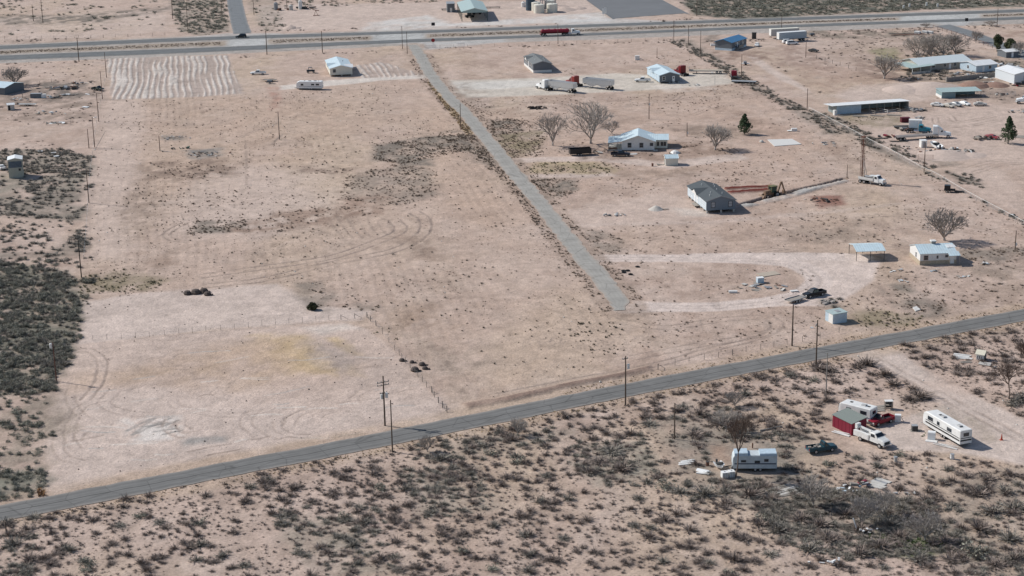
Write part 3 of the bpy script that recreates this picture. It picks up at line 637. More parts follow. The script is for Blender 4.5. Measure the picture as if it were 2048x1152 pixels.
A = resample(smooth_line(wpoly([(466, 68), (460, 40), (453, 0), (449, -40), (446, -90)]), 10), 2.0); B = resample(smooth_line(wpoly([(503, 66), (494, 40), (484, 0), (476, -40), (470, -90)]), 10), 2.0)
k = min(len(A), len(B)); road_mesh('side_road', A[:k], B[:k], ASP4, .07, .3)
A = resample(smooth_line(wpoly([(1868, 53), (1925, 70), (1985, 93), (2060, 125)]), 10), 2.); B = resample(smooth_line(wpoly([(1900, 49), (1950, 64), (2010, 86), (2090, 116)]), 10), 2.)
k = min(len(A), len(B)); road_mesh('frontage_road', A[:k], B[:k], ASP4, .07, .3)
LOT = wpoly([(1226, 39), (1232, 37), (1368, 27), (1380, 29), (1330, 3), (1270, -30), (1130, -30)])
V = [(x, y, .09) for x, y in LOT]; lot = MB().add(V, [tuple(range(len(V)))]).build('parking_lot', mat('lot_asphalt', (.16, .165, .17), .9, var=.1, scale=.06, bump=.2)); lot['kind'] = 'structure'
# ================================================================== buildings
class House:
    """gabled building on the footprint given by near-left, near-right and far-left ground points of the photograph"""
    def __init__(s, name, label, cat, A, B, C=None, L=None, wall=2.5, rise=1.0, base=0.0, over=.3, ridge='y', wallm=None, roofm=None, rot=None, group=None):
        a = G(*A); b = G(*B); ex = (b-a)
        if C is not None and rot is not None:      # square to the street
            ex = Vector((SD[1], -SD[0], 0)); ex.rotate(Matrix.Rotation(math.radians(rot), 3, 'Z'))
            s.W = (b-a).dot(ex)
        else: s.W = ex.length; ex.normalize()
        ey = Vector((-ex.y, ex.x, 0))
        if C is not None: s.L = (G(*C)-a).dot(ey)
        if L is not None: s.L = L
        c = a+ex*s.W/2+ey*s.L/2
        s.rz = math.atan2(ex.y, ex.x); s.root = thing(name, label, cat, (c.x, c.y, 0), s.rz, group)
        s.wall, s.rise, s.base, s.over, s.ridge = wall, rise, base, over, ridge
        w, l, z0, z1 = s.W/2, s.L/2, base, base+wall
        mb = MB()
        if ridge == 'y': mb.prism([(-w, z0), (w, z0), (w, z1), (0, z1+rise), (-w, z1)], -l, l, 'y')
        elif ridge == 'x': mb.prism([(-l, z0), (l, z0), (l, z1), (0, z1+rise), (-l, z1)], -w, w, 'x')
        elif ridge == 'mono': mb.prism([(-l, z0), (l, z0), (l, z1+rise), (-l, z1)], -w, w, 'x')    # rises away from the viewer
        elif ridge == 'monoback': mb.prism([(-l, z0), (l, z0), (l, z1), (-l, z1+rise)], -w, w, 'x')
        s.walls = mb.build('wall', wallm, s.root) if wallm else None
        t, o = .10, over; g = .012
        rb = MB()
        if ridge in ('y', 'x'):
            h = w if ridge == 'y' else l; e = (l if ridge == 'y' else w)+o; sl_ = rise/h
            zz = lambda q: z1+rise-sl_*abs(q)+g
            prof = [(-h-o, zz(h+o)), (0, zz(0)), (h+o, zz(h+o)), (h+o, zz(h+o)+t), (0, zz(0)+t), (-h-o, zz(h+o)+t)]
            rb.prism(prof, -e, e, 'y' if ridge == 'y' else 'x')
        else:
            sg = 1 if ridge == 'mono' else -1; sl_ = rise/(2*l)
            zz = lambda q: z1+rise/2+sg*sl_*q+g
            rb.prism([(-l-o, zz(-l-o)), (l+o, zz(l+o)), (l+o, zz(l+o)+t), (-l-o, zz(-l-o)+t)], -w-o, w+o, 'x')
        s.roof = rb.build('roof', roofm, s.root)
        s.zroof = zz
    def face(s, f, u, z, d=0.0):
        w, l = s.W/2, s.L/2
        return {'S': (u, -l-d, z), 'N': (-u, l+d, z), 'W': (-w-d, -u, z), 'E': (w+d, u, z)}[f]
    def fbox(s, mb, f, u0, u1, z0, z1, d0, d1):
        p = s.face(f, u0, z0, d0); q = s.face(f, u1, z1, d1)
        return mb.box(min(p[0], q[0]), max(p[0], q[0]), min(p[1], q[1]), max(p[1], q[1]), z0, z1)
    def window(s, f, u, z, w=1.0, h=1.2, fm=None, pm=None, bars=True):
        mb = MB(); t = .09
        s.fbox(mb, f, u-w/2-t, u-w/2, z-t, z+h+t, -.02, .05); s.fbox(mb, f, u+w/2, u+w/2+t, z-t, z+h+t, -.02, .05)
        s.fbox(mb, f, u-w/2, u+w/2, z-t, z, -.02, .07); s.fbox(mb, f, u-w/2, u+w/2, z+h, z+h+t, -.02, .05)
        if bars: s.fbox(mb, f, u-w/2, u+w/2, z+h*.48, z+h*.52, .015, .035)
        fr = mb.build('window', fm or WHITE, s.root)
        s.fbox(MB(), f, 0, 0, 0, 0, 0, 0)
        pb = MB(); s.fbox(pb, f, u-w/2, u+w/2, z, z+h, -.02, .012); pb.build('pane', pm or GLASS, fr); return fr
    def door(s, f, u, z=None, w=.95, h=2.05, m=None, step=True):
        z = s.base if z is None else z
        mb = MB(); s.fbox(mb, f, u-w/2, u+w/2, z+.02, z+h, -.02, .05); dr = mb.build('door', m or WHITE, s.root)
        hb = MB(); s.fbox(hb, f, u+w*.32, u+w*.40, z+.95, z+1.05, .05, .12); hb.build('handle', STEEL, dr)
        return dr
    def skirt(s, m, h=None):
        w, l = s.W/2+.02, s.L/2+.02; MB().box(-w, w, -l, l, -.1, h or s.base).build('skirting', m, s.root)
    def piers(s, m=None, n=6):
        for x in (-s.W*.46, s.W*.02, s.W*.46):
            for k in range(n):
                if x > 0 and k and x < s.W*.4: continue
                y = -s.L/2+.4+(s.L-.8)*k/(n-1); MB().box(x-.2, x+.2, y-.2, y+.2, -.1, s.base).build('pier', m or CONC, s.root)
        for x in (-.3, .27): MB().box(s.W*x, s.W*(x+.03), -s.L/2+.1, s.L/2-.1, s.base-.25, s.base-.003).build('floor_beam', DARK, s.root)
    def gable_left(s, y, width, rise, out=.5, m=None, wm=None):
        """cross gable over the left wall"""
        w = s.W/2; z1 = s.base+s.wall; h = width/2
        zt = z1+rise; x1 = -w+ (rise/s.rise)*w
        ro = MB().prism([(y-h-.2, z1-.05), (y, zt+.02), (y+h+.2, z1-.05), (y+h+.2, z1+.06), (y, zt+.14), (y-h-.2, z1+.06)], -w-out-.15, x1, 'x').build('cross_gable_roof', m, s.root)
        MB().prism([(y-h, z1-.3), (y+h, z1-.3), (y, zt-.05)], -w-out, -w+.3, 'x').build('gable_wall', wm, ro)
    def vents(s, pts, m=None):
        for x, y in pts:
            z = s.zroof(x if s.ridge == 'y' else y); MB().tube((x, y, z), (x, y, z+.5), .11, n=8).build('roof_vent', m or DARK, s.root)
    def fascia(s, m):
        w, l, o = s.W/2, s.L/2, s.over
        for y in (-l-o-.04, l+o+.01):
            zb, zc = s.zroof(w+o), s.zroof(0)
            MB().prism([(-w-o, zb-.1), (0, zc-.1), (w+o, zb-.1), (w+o, zb+.12), (0, zc+.12), (-w-o, zb+.12)], y, y+.03, 'y').build('fascia', m, s.root)
# cream mobile home beside the ploughed strips
h = House('mobile_home', 'cream mobile home with pale blue metal roof beside the ploughed strips near the highway', 'house', (660.5, 153.5), (705, 151), (647.5, 136), wall=2.45, rise=1.15, base=.6, rot=0, wallm=CREAM, roofm=RB_ICE)
h.piers(); h.window('S', -2.6, 1.6, 1.0, 1.15, GREYP); h.gable_left(-3.0, 3.6, .9, .4, RB_ICE, CREAM); h.window('W', 2, 1.6); h.window('W', -3.5, 1.6); h.window('W', 6, 1.6)
ro = MB().prism([(-h.L/2+.5, 3.25), (-h.L/2+5, 3.25), (-h.L/2+2.7, 4.15)], h.W/2-2.8, h.W/2+.45, 'x').build('porch_gable', WHITE, h.root)
h.vents([(1.7, 1)]); h.fascia(WHITE); h.door('E', -3)
# grey manufactured home beyond the truck yard
h = House('mobile_home', 'grey manufactured home with grey shingle roof and tall white skirting beyond the truck yard', 'house', (1066.6, 146), (1105, 145.5), (1048, 130), wall=2.4, rise=1.05, base=.95, rot=0, wallm=SLATE, roofm=SHINGLE)
h.skirt(OFFWH); h.gable_left(4.0, 4.2, .95, .4, SHINGLE, OFFWH)
for u in (-6, -3, 3, 6): h.window('W', u, 1.8, 1.1, 1.2)
h.door('W', 0); h.vents([(-1.8, -4), (-1.2, 2), (1.8, -2), (2.2, 4), (1.4, -6)], OFFWH); h.fascia(GREYP)
# slate home with the blue metal roof in the truck yard
h = House('mobile_home', 'slate grey home with light blue metal roof and white door in the truck yard', 'house', (1319, 167), (1360, 165.5), (1299.5, 150.5), wall=2.5, rise=1.1, base=.45, rot=0, wallm=SLATE, roofm=RB_ICE)
h.piers(); h.window('S', -2.2, 1.15, .95, 1.35); dr = h.door('S', 1.5, m=WHITE); MB().box(1.3, 1.72, -h.L/2-.09, -h.L/2-.05, 1.6, 2.2).build('pane', GLASS, dr)
h.gable_left(1.5, 4.6, 1.0, .5, RB_ICE, LBLUE); MB().box(-h.W/2-.03, -h.W/2-.012, -h.L/2+.02, h.L/2-.02, .45, 2.94).build('pale_side_skin', LBLUE, h.root)  # light blue skin laid over the whole left wall
for u in (-5.5, -2.5, 3, 6): h.window('W', u, 1.2, 1.0, 1.2)
MB().box(1.0, 2.1, -h.L/2-1.0, -h.L/2-.06, 0, .22).build('door_step', CONC, h.root); h.fascia(LBLUE)
# blue roofed building by the highway
h = House('blue_roofed_house', 'grey house with bright blue metal roof and outside steps by the highway fence', 'house', (1437, 100.6), (1473.5, 101.8), L=13.5, wall=2.5, rise=1.15, base=.9, wallm=SLATE, roofm=RB_BLUE)
h.root.rotation_euler.z -= math.radians(16); h.skirt(LBLUE)
for u in (-3, 0, 3.5): h.window('E', u, 1.8)
h.door('E', -1.5, m=WHITE)
MB().box(h.W/2+.03, h.W/2+1.6, -3.2, 1.0, .75, .9).box(h.W/2+1.48, h.W/2+1.6, -3.2, 1.0, .9, 1.9).build('porch_deck', WOODG, h.root)
for k in range(4): MB().box(h.W/2+.2, h.W/2+1.5, -3.5-k*.3, -3.2-k*.3, 0, .72-k*.18).build('step', WOODG, h.root)
h.fascia(mat('blue_trim', (.06, .2, .36), .5))
# white L shaped farmhouse
h = House('farmhouse', 'white farmhouse with pale metal roof, right wing and wooden porch behind the dark pickup', 'house', (1243.4, 300.8), (1308.8, 300.8), L=10.5, wall=2.75, rise=1.75, base=.1, over=.45, wallm=OFFWH, roofm=RB_ICE)
for u, w_, z_ in ((-2.6, 1.05, .95), (1.0, 1.05, .95), (4.1, .95, 1.45)): h.window('S', u, z_, w_, 1.35 if z_ < 1 else .85, GREYP)
wg = MB().prism([(-2.4, .1), (5.0, .1), (5.0, 2.75), (1.3, 3.65), (-2.4, 2.75)], h.W/2+.01, h.W/2+4.0, 'x').build('wing_wall', CREAM, h.root)
MB().prism([(-2.9, 2.66), (1.3, 3.69), (5.5, 2.66), (5.5, 2.78), (1.3, 3.81), (-2.9, 2.78)], 1.2, h.W/2+4.4, 'x').build('wing_roof', RB_ICEX, h.root)
for x in (h.W/2+1.1, h.W/2+2.3, h.W/2+3.2): MB().box(x-.4, x+.4, -2.43, -2.38, .8, 2.05).build('window', GLASS, wg)
MB().prism([(-h.W/2-4.2, 2.35), (-h.W/2-.47, 2.72), (-h.W/2-.47, 2.82), (-h.W/2-4.2, 2.45)], -h.L/2-.3, h.L/2-1.5, 'y').build('porch_roof', RB_ICEX, h.root)
for x, y in ((-h.W/2-4, -h.L/2), (-h.W/2-1.2, -h.L/2), (-h.W/2-4, -1), (-h.W/2-4, 3.3)): MB().box(x-.08, x+.08, y-.08, y+.08, 0, 2.37).build('porch_post', WOODG, h.root)
MB().box(-h.W/2-4.2, -h.W/2-.01, -h.L/2-.2, h.L/2-1.5, -.1, .25).build('porch_floor', CONC, h.root)
MB().box(-h.W/2-4.1, -h.W/2-1.4, -h.L/2-.12, -h.L/2-.06, .3, 1.0).build('porch_rail', mat('brown_timber', (.20, .13, .09), .8), h.root)
h.fascia(OFFWH); MB().box(h.W/2-.4, h.W/2+1.0, -h.L/2-.9, -h.L/2-.1, 0, .25).build('door_step', CONC, h.root)
# white shed in front of the farmhouse
h = House('garden_shed', 'small white shed with pale roof and open left end below the farmhouse', 'shed', (1331.2, 331.6), (1356, 331), L=3.6, wall=2.15, rise=.75, over=.15, ridge='x', wallm=CREAM, roofm=RB_ICEX)
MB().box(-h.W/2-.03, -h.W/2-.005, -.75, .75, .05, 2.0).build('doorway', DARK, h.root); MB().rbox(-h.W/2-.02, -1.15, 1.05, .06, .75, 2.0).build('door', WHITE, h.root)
MB().rbox(-h.W/2-1.3, -.3, .12, 2.4, 1.4, .06, 0, 0, .12).build('ramp', WOODG, h.root)
for x in (-h.W/2-.22, h.W/2+.16): MB().prism([(-1.98, 2.12), (0, 2.9), (1.98, 2.12), (1.98, 2.3), (0, 3.08), (-1.98, 2.3)], x, x+.06, 'x').build('fascia', WHITE, h.root)
# dark grey manufactured home in the middle
h = House('mobile_home', 'blue-grey manufactured home on piers with dark shingle roof beside the backhoe', 'house', (1412.5, 427), (1478, 429.5), (1374, 395.5), wall=2.55, rise=1.2, base=.75, rot=0, wallm=BLUGR, roofm=SHING2)
MB().box(-h.W/2-.03, -h.W/2-.012, -h.L/2+.02, h.L/2-.02, .76, 3.28).build('pale_side_skin', mat('sunlit_tone_siding', (.52, .58, .62), .6, var=.06), h.root); h.piers(n=7); h.window('S', -2.1, 1.55, .95, 1.35, mat('black_trim', (.02, .02, .022), .5), mat('pale_pane', (.30, .33, .36), .15, var=.3, spec=.6)); h.window('S', 2.6, 1.55, .95, 1.35, MATS['black_trim'], MATS['pale_pane'])  # left wall's sunlit tone painted as a paler skin over the siding
h.gable_left(1.2, 5.2, 1.05, .45, SHING2, OFFWH)
for u in (-6.6, -4.8, 3.2, 5.5, 7): h.window('W', u, 1.5, .95, 1.3, WHITE, MATS['pale_pane'])
h.door('W', -1.8); h.door('W', .4); h.vents([(-1.4, -4), (-2.2, -6), (1.2, -1), (1.5, -5), (1.8, 3), (-1.2, 5), (2.4, 6)], OFFWH); h.fascia(GREYP)
MB().box(-h.W/2-1.3, -h.W/2-.02, -2.6, 1.0, .45, .6).build('entry_deck', WOODG, h.root)
# whitewashed house by the carport
h = House('cottage', 'whitewashed cottage with stone base and blue-white metal roof right of the carport', 'house', (1839.5, 530.5), (1912, 527.5), (1808.5, 513), wall=2.7, rise=1.25, over=.18, ridge='x', wallm=OFFWH, roofm=RB_ICEX)
W2, L2 = h.W/2, h.L/2
MB().box(-W2-.04, W2+.04, -L2-.04, L2+.04, -.1, 1.05).build('stone_base', STONE, h.root)
h.window('S', -W2+1.4, 1.25, .95, 1.0, mat('pinkish_frame', (.42, .31, .27), .7)); h.window('S', -.2, 1.45, .5, .75); h.window('S', 2.0, 1.75, .6, .45, GREYP); h.window('W', .9, 1.2, .8, 1.2)
h.door('S', W2-1.0, .12)
MB().prism([(-L2-1.5, 2.35), (-L2+.3, 2.95), (-L2+.3, 3.03), (-L2-1.5, 2.43)], W2-2.2, W2+.5, 'x').build('entry_roof', RB_ICEX, h.root)
for x in (W2-2.1, W2+.35): MB().box(x-.05, x+.05, -L2-1.4, -L2-1.3, 0, 2.36).build('porch_post', WOODG, h.root)
MB().box(-.5, .5, -.1, .9, 3.55, 4.5).build('roof_cooler', WOODG, h.root); MB().box(-.62, .62, -.22, 1.02, 4.5, 4.75).build('roof_cooler_cap', OFFWH, h.root)
for k in range(3): MB().rbox(W2-1.4+k*.75, -L2*.35+k*.12, h.zroof(L2*.35)+.17, .7, 1.5, .03, .12*k, .27).build('loose_sheet', WHITE, h.root)
# red shed
h = House('red_shed', 'dark red shed with green-grey roof beside the white service truck', 'shed', (1664.5, 852.5), (1702.5, 871.5), L=3.3, wall=2.2, rise=.55, over=.12, ridge='mono', wallm=REDWALL, roofm=SHING3)
for x in np.linspace(-h.W/2+.6, h.W/2-.6, 5): MB().box(x-.03, x+.03, -h.L/2-.03, -h.L/2+.01, 0, 2.15).build('batten', REDWALL, h.root)
MB().box(h.W/2-.01, h.W/2+.03, -.6, .6, .05, 2.0).build('door', mat('darker_red', (.2, .015, .03), .6), h.root)
# light blue shed
h = House('metal_shed', 'faded light blue metal shed with flat roof near the black pickup', 'shed', (1650.3, 640.5), (1665.6, 648.6), L=3.4, wall=2.1, rise=.12, over=.12, ridge='mono', wallm=LBLUE, roofm=mat('faded_green_roof', (.36, .44, .43), .6, var=.15))
MB().box(-.2, h.W/2-.05, -h.L/2-.03, -h.L/2+.01, .05, 2.0).build('door', OFFWH, h.root)
MB().box(-.6, .8, -.3, .7, 2.26, 2.36).build('roof_patch', GREYP, h.root)
# little white hut
h = House('hut', 'tiny white hut with cream roof and dark doorway among scrap sheets', 'shed', (1952, 720), (1967, 722.5), L=1.6, wall=1.35, rise=.55, over=.22, ridge='x', wallm=OFFWH, roofm=mat('cream_roof', (.66, .62, .50), .6))
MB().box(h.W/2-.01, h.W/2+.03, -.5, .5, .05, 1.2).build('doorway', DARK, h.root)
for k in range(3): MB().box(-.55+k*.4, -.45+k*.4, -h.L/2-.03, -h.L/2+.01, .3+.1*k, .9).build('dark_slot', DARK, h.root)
# far right ranch buildings
h = House('ranch_house', 'long low ranch house with pale green-white roof behind the bare trees', 'house', (1838, 143), (1940, 134), L=12, wall=2.5, rise=1.5, over=.6, ridge='x', wallm=mat('tan_stucco', (.42, .38, .33), .8), roofm=mat('pale_roof', (.60, .66, .66), .5, var=.1))
W2, L2 = h.W/2, h.L/2
MB().prism([(-W2-5.5, 2.1), (-W2+5, 2.55), (-W2+5, 2.67), (-W2-5.5, 2.22)], -L2-3.5, L2-3, 'y').build('porch_roof', RB_GREEN, h.root)
for x in (-W2-5, -W2-1.5, -W2+3): MB().box(x-.09, x+.09, -L2-3.3, -L2-3.1, 0, 2.4).build('porch_post', OFFWH, h.root)
for u in (-5, 0, 4.5, 8): h.window('S', u, 1.0, 1.3, 1.2)
h.door('S', 2.3)
MB().box(-W2-6, -W2+2, -L2-4.3, -L2-4.15, 0, .9).build('garden_wall', CONC, h.root)
h = House('annex_house', 'white-roofed square outbuilding at the right end of the ranch house', 'house', (1952, 145.5), (1994, 141), L=9.5, wall=2.6, rise=.9, over=.4, ridge='x', wallm=LBLUE, roofm=RB_WHITE)
h.window('S', 1.5, 1.0, 1.2, 1.1); h.window('W', 0, 1.0, 1.0, 1.1); h.door('S', -1.5)
h = House('metal_barn', 'white metal barn with low roof at the right edge of the photo', 'barn', (2028, 168), (2075, 165), L=14, wall=3.4, rise=1.0, over=.2, ridge='y', wallm=mat('pale_sheet_wall', (.60, .64, .66), .5, var=.08), roofm=RB_WHITE)
MB().box(-1, 2.5, -h.L/2-.04, -h.L/2+.01, .05, 2.8).build('door', GREYP, h.root)
h = House('small_outbuilding', 'small pale-roofed outbuilding behind the green trees at the right', 'shed', (2012, 116), (2037, 114), L=6, wall=2.3, rise=.5, over=.3, ridge='x', wallm=SLATE, roofm=RB_WHITE)
h.door('S', 0)
# stable: long open shelter with stalls
a, b = G(1672, 229), G(1817, 219); ex = (b-a).normalized(); W_ = (b-a).length; c = (a+b)/2+Vector((-ex.y, ex.x, 0))*3.2
st_ = thing('stable', 'long open stable with white roof and railed stalls beside the white pipe fence', 'stable', (c.x, c.y, 0), math.atan2(ex.y, ex.x))
w = W_/2
MB().box(-w, w, 3.0, 3.15, 0, 2.35).box(-w, -w+.15, -3.2, 3.0, 0, 2.6).box(w-.15, w, -3.2, 3.0, 0, 2.6).build('wall', mat('stable_sheet', (.26, .30, .30), .6), st_)
MB().box(-w+.15, -w+9, -3.2, -3.05, 0, 2.75).box(-w+8.85, -w+9, -3.05, 3, 0, 2.45).build('front_wall', LBLUE, st_)
MB().prism([(-3.9, 2.95), (3.5, 2.4), (3.5, 2.52), (-3.9, 3.08)], -w-1.6, w+.3, 'x').build('roof', RB_WHITE, st_)
for k in range(6):
    x = -w+12+k*(W_-12.5)/5; MB().box(x-.08, x+.08, -3.2, -3.04, 0, 2.88).build('post', WOODG, st_)
for k in range(5):
    x = -w+11+k*4.6; mb = MB()
    for z in (.5, 1.1): mb.tube((x, -3.2, z), (x+1.2, -7.2, z), .07)
    for z in (.5, 1.1): mb.tube((x+1.2, -7.2, z), (x+4.2, -7.2, z), .06)
    mb.tube((x+1.2, -7.2, 0), (x+1.2, -7.2, 1.3), .08); mb.build('stall_rail', OFFWH if k % 2 else WOODG, st_)
MB().box(-w-1.2, -w-.2, -4.6, -3.4, 0, 1.7).build('feed_bin', OFFWH, st_)
# coop with wire run
a = G(1903, 196); rz = heading(G(1893, 192), G(1948, 190))
cp = thing('animal_pen', 'low animal pen with pale green sheet roof and mesh panels above the junk cars', 'pen', G(1925, 193), rz)
MB().prism([(-2.5, 2.15), (4, 2.5), (4, 2.58), (-2.5, 2.23)], -8.5, 6, 'x').build('roof', RB_GREEN, cp)
MB().box(-8.3, -8.2, -2.4, 3.6, 0, 2.1).box(-8.2, -3.5, -2.4, -2.3, 0, 2.0).box(-8.2, 5.8, 3.6, 3.7, 0, 2.3).build('wall', mat('blue_grey_tarp', (.22, .30, .31), .7), cp)
MB().box(-8.4, -8.3, -2.4, 3.6, 0, .9).build('low_panel', OFFWH, cp)
for x in (-8.1, -3.4, 1, 5.7): MB().box(x-.06, x+.06, -2.3, -2.18, 0, 2.15).build('post', WOODG, cp)
mb = MB()
for k in range(30):
    mb.tube((6+k*.4, -3.2, 0), (6+k*.4, -3.2, 1.7), .018, n=4); mb.tube((6+k*.4, 3.2, 0), (6+k*.4, 3.2, 1.7), .018, n=4)
for z in (.1, .5, .9, 1.3, 1.7): mb.tube((6, -3.2, z), (18, -3.2, z), .018, n=4); mb.tube((6, 3.2, z), (18, 3.2, z), .018, n=4); mb.tube((18, -3.2, z), (18, 3.2, z), .018, n=4)
mb.build('mesh_run', GREYP, cp)
# block wall by the ranch
a, b = G(1893, 163.5), G(1990, 153); gw = thing('block_wall', 'low grey block wall in front of the ranch house', 'wall', (a+b)/2, heading(a, b))
MB().box(-(b-a).length/2, (b-a).length/2, -.15, .15, -.2, 1.5).build('wall_panel', mat('grey_block', (.27, .25, .23), .9), gw)
for x in np.linspace(-(b-a).length/2, (b-a).length/2, 8): MB().box(x-.25, x+.25, -.25, .25, -.2, 1.7).build('pillar', mat('grey_block2', (.32, .30, .27), .9), gw)
# carport
P = [G(1690.5, 507.5), G(1712.5, 522.5), G(1777, 506), G(1744, 518)]
c = (G(1712.5, 522.5)+G(1776.5, 506.5))/2
ex = (G(1768, 520.5)-G(1712.5, 522.5)); w = ex.length/2; ex.normalize(); ey = Vector((-ex.y, ex.x, 0)); l = max(2.7, (G(1690.5, 507.5)-G(1712.5, 522.5)).dot(ey)/2)
c = G(1712.5, 522.5)+ex*w+ey*l
cp = thing('carport', 'open carport with pale blue metal roof on thin posts left of the cottage', 'carport', c, math.atan2(ex.y, ex.x))
MB().prism([(-l-.3, 2.35), (0, 3.15), (l+.3, 2.35), (l+.3, 2.43), (0, 3.23), (-l-.3, 2.43)], -w-.1, w+.3, 'x').build('roof', RB_ICEX, cp)
for x in (-w, w): MB().prism([(-l, 2.30), (0, 3.06), (l, 2.30), (l, 2.36), (0, 3.13), (-l, 2.36)], x-.03, x+.03, 'x').build('gable_truss', OFFWH, cp)
for x in (-w, 0, w):
    for y in (-l, l): MB().box(x-.06, x+.06, y-.06, y+.06, 0, 2.45).build('post', mat('dark_post', (.06, .06, .065), .5), cp)
# canopy over the yard beyond the highway
A_, B_, C_ = G(924, 43), G(975, 41.5), G(905, 24)
ex = B_-A_; w = ex.length/2; ex.normalize(); ey = Vector((-ex.y, ex.x, 0)); l = (C_-A_).dot(ey)/2; c = A_+ex*w+ey*l
cp = thing('yard_canopy', 'tall open canopy with sage green metal roof beyond the highway', 'canopy', c, math.atan2(ex.y, ex.x))
z1 = 4.4
MB().prism([(-w-.3, z1), (0, z1+1.6), (w+.3, z1), (w+.3, z1+.1), (0, z1+1.7), (-w-.3, z1+.1)], -l-.3, l+.3, 'y').build('roof', RB_GREEN, cp)
for y in (-l, l): MB().prism([(-w, z1-.5), (w, z1-.5), (w, z1-.02), (0, z1+1.5), (-w, z1-.02)], y-.05, y+.05, 'y').build('gable_sheet', mat('sage_sheet', (.30, .38, .36), .6), cp)
for x in (-w, w):
    for k in range(5):
        y = -l+2*l*k/4; MB().box(x-.15, x+.15, y-.15, y+.15, 0, z1).build('post', mat('dark_green_steel', (.06, .085, .08), .6), cp)
for k, (x, y, a_) in enumerate(((-1.5, -4, .3), (2.5, 6, .1))):
    o = thing('parked_machine', ('dark machine parked under the near end of the green canopy', 'dark machine parked under the far end of the green canopy')[k], 'machine', cp.matrix_basis @ Vector((x, y, 0)), cp.rotation_euler.z+a_)
    MB().loft([(-2.2, .9, .8, .5, 1.2, .1), (0, .9, .8, .5, 1.3, .1), (2.2, .8, .6, .5, 1.0, .1)]).build('body', CHASSIS, o); MB().loft([(-1, .8, .65, 1.2, 2.3, .1), (.6, .8, .65, 1.2, 2.3, .1)]).build('cab', JUNKDK, o)
    for sx in (-1.4, 1.4):
        for sy in (-1, 1): MB().tube((sx, sy*.7, .5), (sx, sy*1.0, .5), .5, n=12).build('wheel', RUBBER, o)
sd = G(903, 24); o = thing('canopy_office', 'narrow slate building at the far left end of the green canopy', 'shed', sd+Vector((-.5, 3, 0)), cp.rotation_euler.z)
MB().box(-1.8, 1.8, -4, 4, 0, 4.0).build('wall', SLATE, o); MB().box(-2, 2, -4.2, 4.2, 4.0, 4.15).build('roof', GREYP, o); MB().box(-.5, .5, -4.06, -3.98, 0, 2.1).build('door', OFFWH, o)
# storage tanks beyond the highway
for k, (x, y, r, hh, m_, lb) in enumerate(((1078, 25.5, 2.5, 3.8, 'c', 'front left cream storage tank of the group beyond the highway'), (1072.5, 21.5, 2.3, 4.0, 'c', 'cream storage tank half hidden behind the front left tank'), (1104, 24, 2.5, 3.8, 'c', 'front right cream storage tank of the group beyond the highway'), (1099, 17, 2.4, 3.8, 'c', 'rearmost cream storage tank of the group beyond the highway'), (1061, 20.5, 2.2, 5.6, 'b', 'tall dark blue tank left of the cream tanks'))):
    t = thing('storage_tank', lb, 'tank', G(x, y), 0, 'storage tanks beyond the highway')
    mm = CREAM if m_ == 'c' else mat('dark_blue_tank', (.05, .08, .11), .5)
    MB().lathe([(r, -.1), (r, hh), (r*.96, hh+.12), (r*.5, hh+.35)], 24).build('shell', mm, t, False); MB().lathe([(.4, hh+.3), (.4, hh+.6)], 10).build('hatch', GREYP, t)
    mb = MB(); mb.tube((r+.1, -.3, 0), (r+.1, -.3, hh), .05); mb.tube((r+.1, .3, 0), (r+.1, .3, hh), .05); [mb.tube((r+.1, -.3, z), (r+.1, .3, z), .03) for z in np.arange(.4, hh, .4)]; mb.build('ladder', GREYP, t)
o = thing('pump_manifold', 'grey steel pump frame and pipes between the cream tanks', 'machinery', G(1087, 18)); mb = MB()
for x in (-1.5, -.5, .7, 1.6): mb.tube((x, 0, 0), (x, 0, 7), .2)
for z in (2, 4, 6.4): mb.tube((-1.6, 0, z), (1.7, 0, z), .14)
mb.build('pipe_frame', STEEL, o); MB().box(-1, 1, -1, 1, 0, 1.2).build('pump_housing', GREYP, o)
o = thing('pipe_stack', 'pair of tall steel pipes behind the rightmost cream tank', 'machinery', G(1108, 11)); MB().tube((-.5, 0, 0), (-.5, 0, 6), .35, n=10).build('pipe', STEEL, o); MB().tube((.7, 0, 0), (.7, 0, 5.5), .35, n=10).build('pipe', STEEL, o)
# left edge buildings
h = House('office_cabin', 'tall cream cabin with white roof and blue-grey upper windows among the scrub at the left', 'cabin', (18.5, 357), (47.5, 355), L=5.0, wall=5.4, rise=.5, over=.12, ridge='y', wallm=mat('olive_cream_siding', (.42, .41, .34), .65, var=.1), roofm=mat('white_sheet', (.74, .75, .74), .45))
MB().box(-h.W/2+.2, h.W/2-.2, -h.L/2-.03, -h.L/2+.01, 3.1, 5.0).build('upper_window', mat('blue_grey_glazing', (.10, .13, .16), .3, var=.3, scale=1.5), h.root); MB().box(h.W*.2, h.W*.36, -h.L/2-.04, -h.L/2+.01, 2.1, 2.8).build('window', GLASS, h.root)
MB().box(h.W/2-.01, h.W/2+.03, -1, 1, 2, 4.2).build('side_window', GLASS, h.root)
h = House('mobile_home', 'blue-roofed dark building cut by the left edge of the photo', 'house', (-45, 186), (10, 190), L=11, wall=2.6, rise=1.0, over=.3, ridge='x', wallm=SLATE, roofm=RB_ICEX)
h.window('S', 2, 1); h.door('S', -1)
o = House('small_shed', 'white shed with dark base by the left edge near the low trailer', 'shed', (15.5, 221), (29.5, 220), L=2.6, wall=1.9, rise=.4, over=.2, ridge='x', wallm=mat('dirty_white_sheet', (.50, .47, .43), .7, var=.2), roofm=RB_WHITE)
o.door('S', -.6, w=.7, h=1.7, m=DARK)
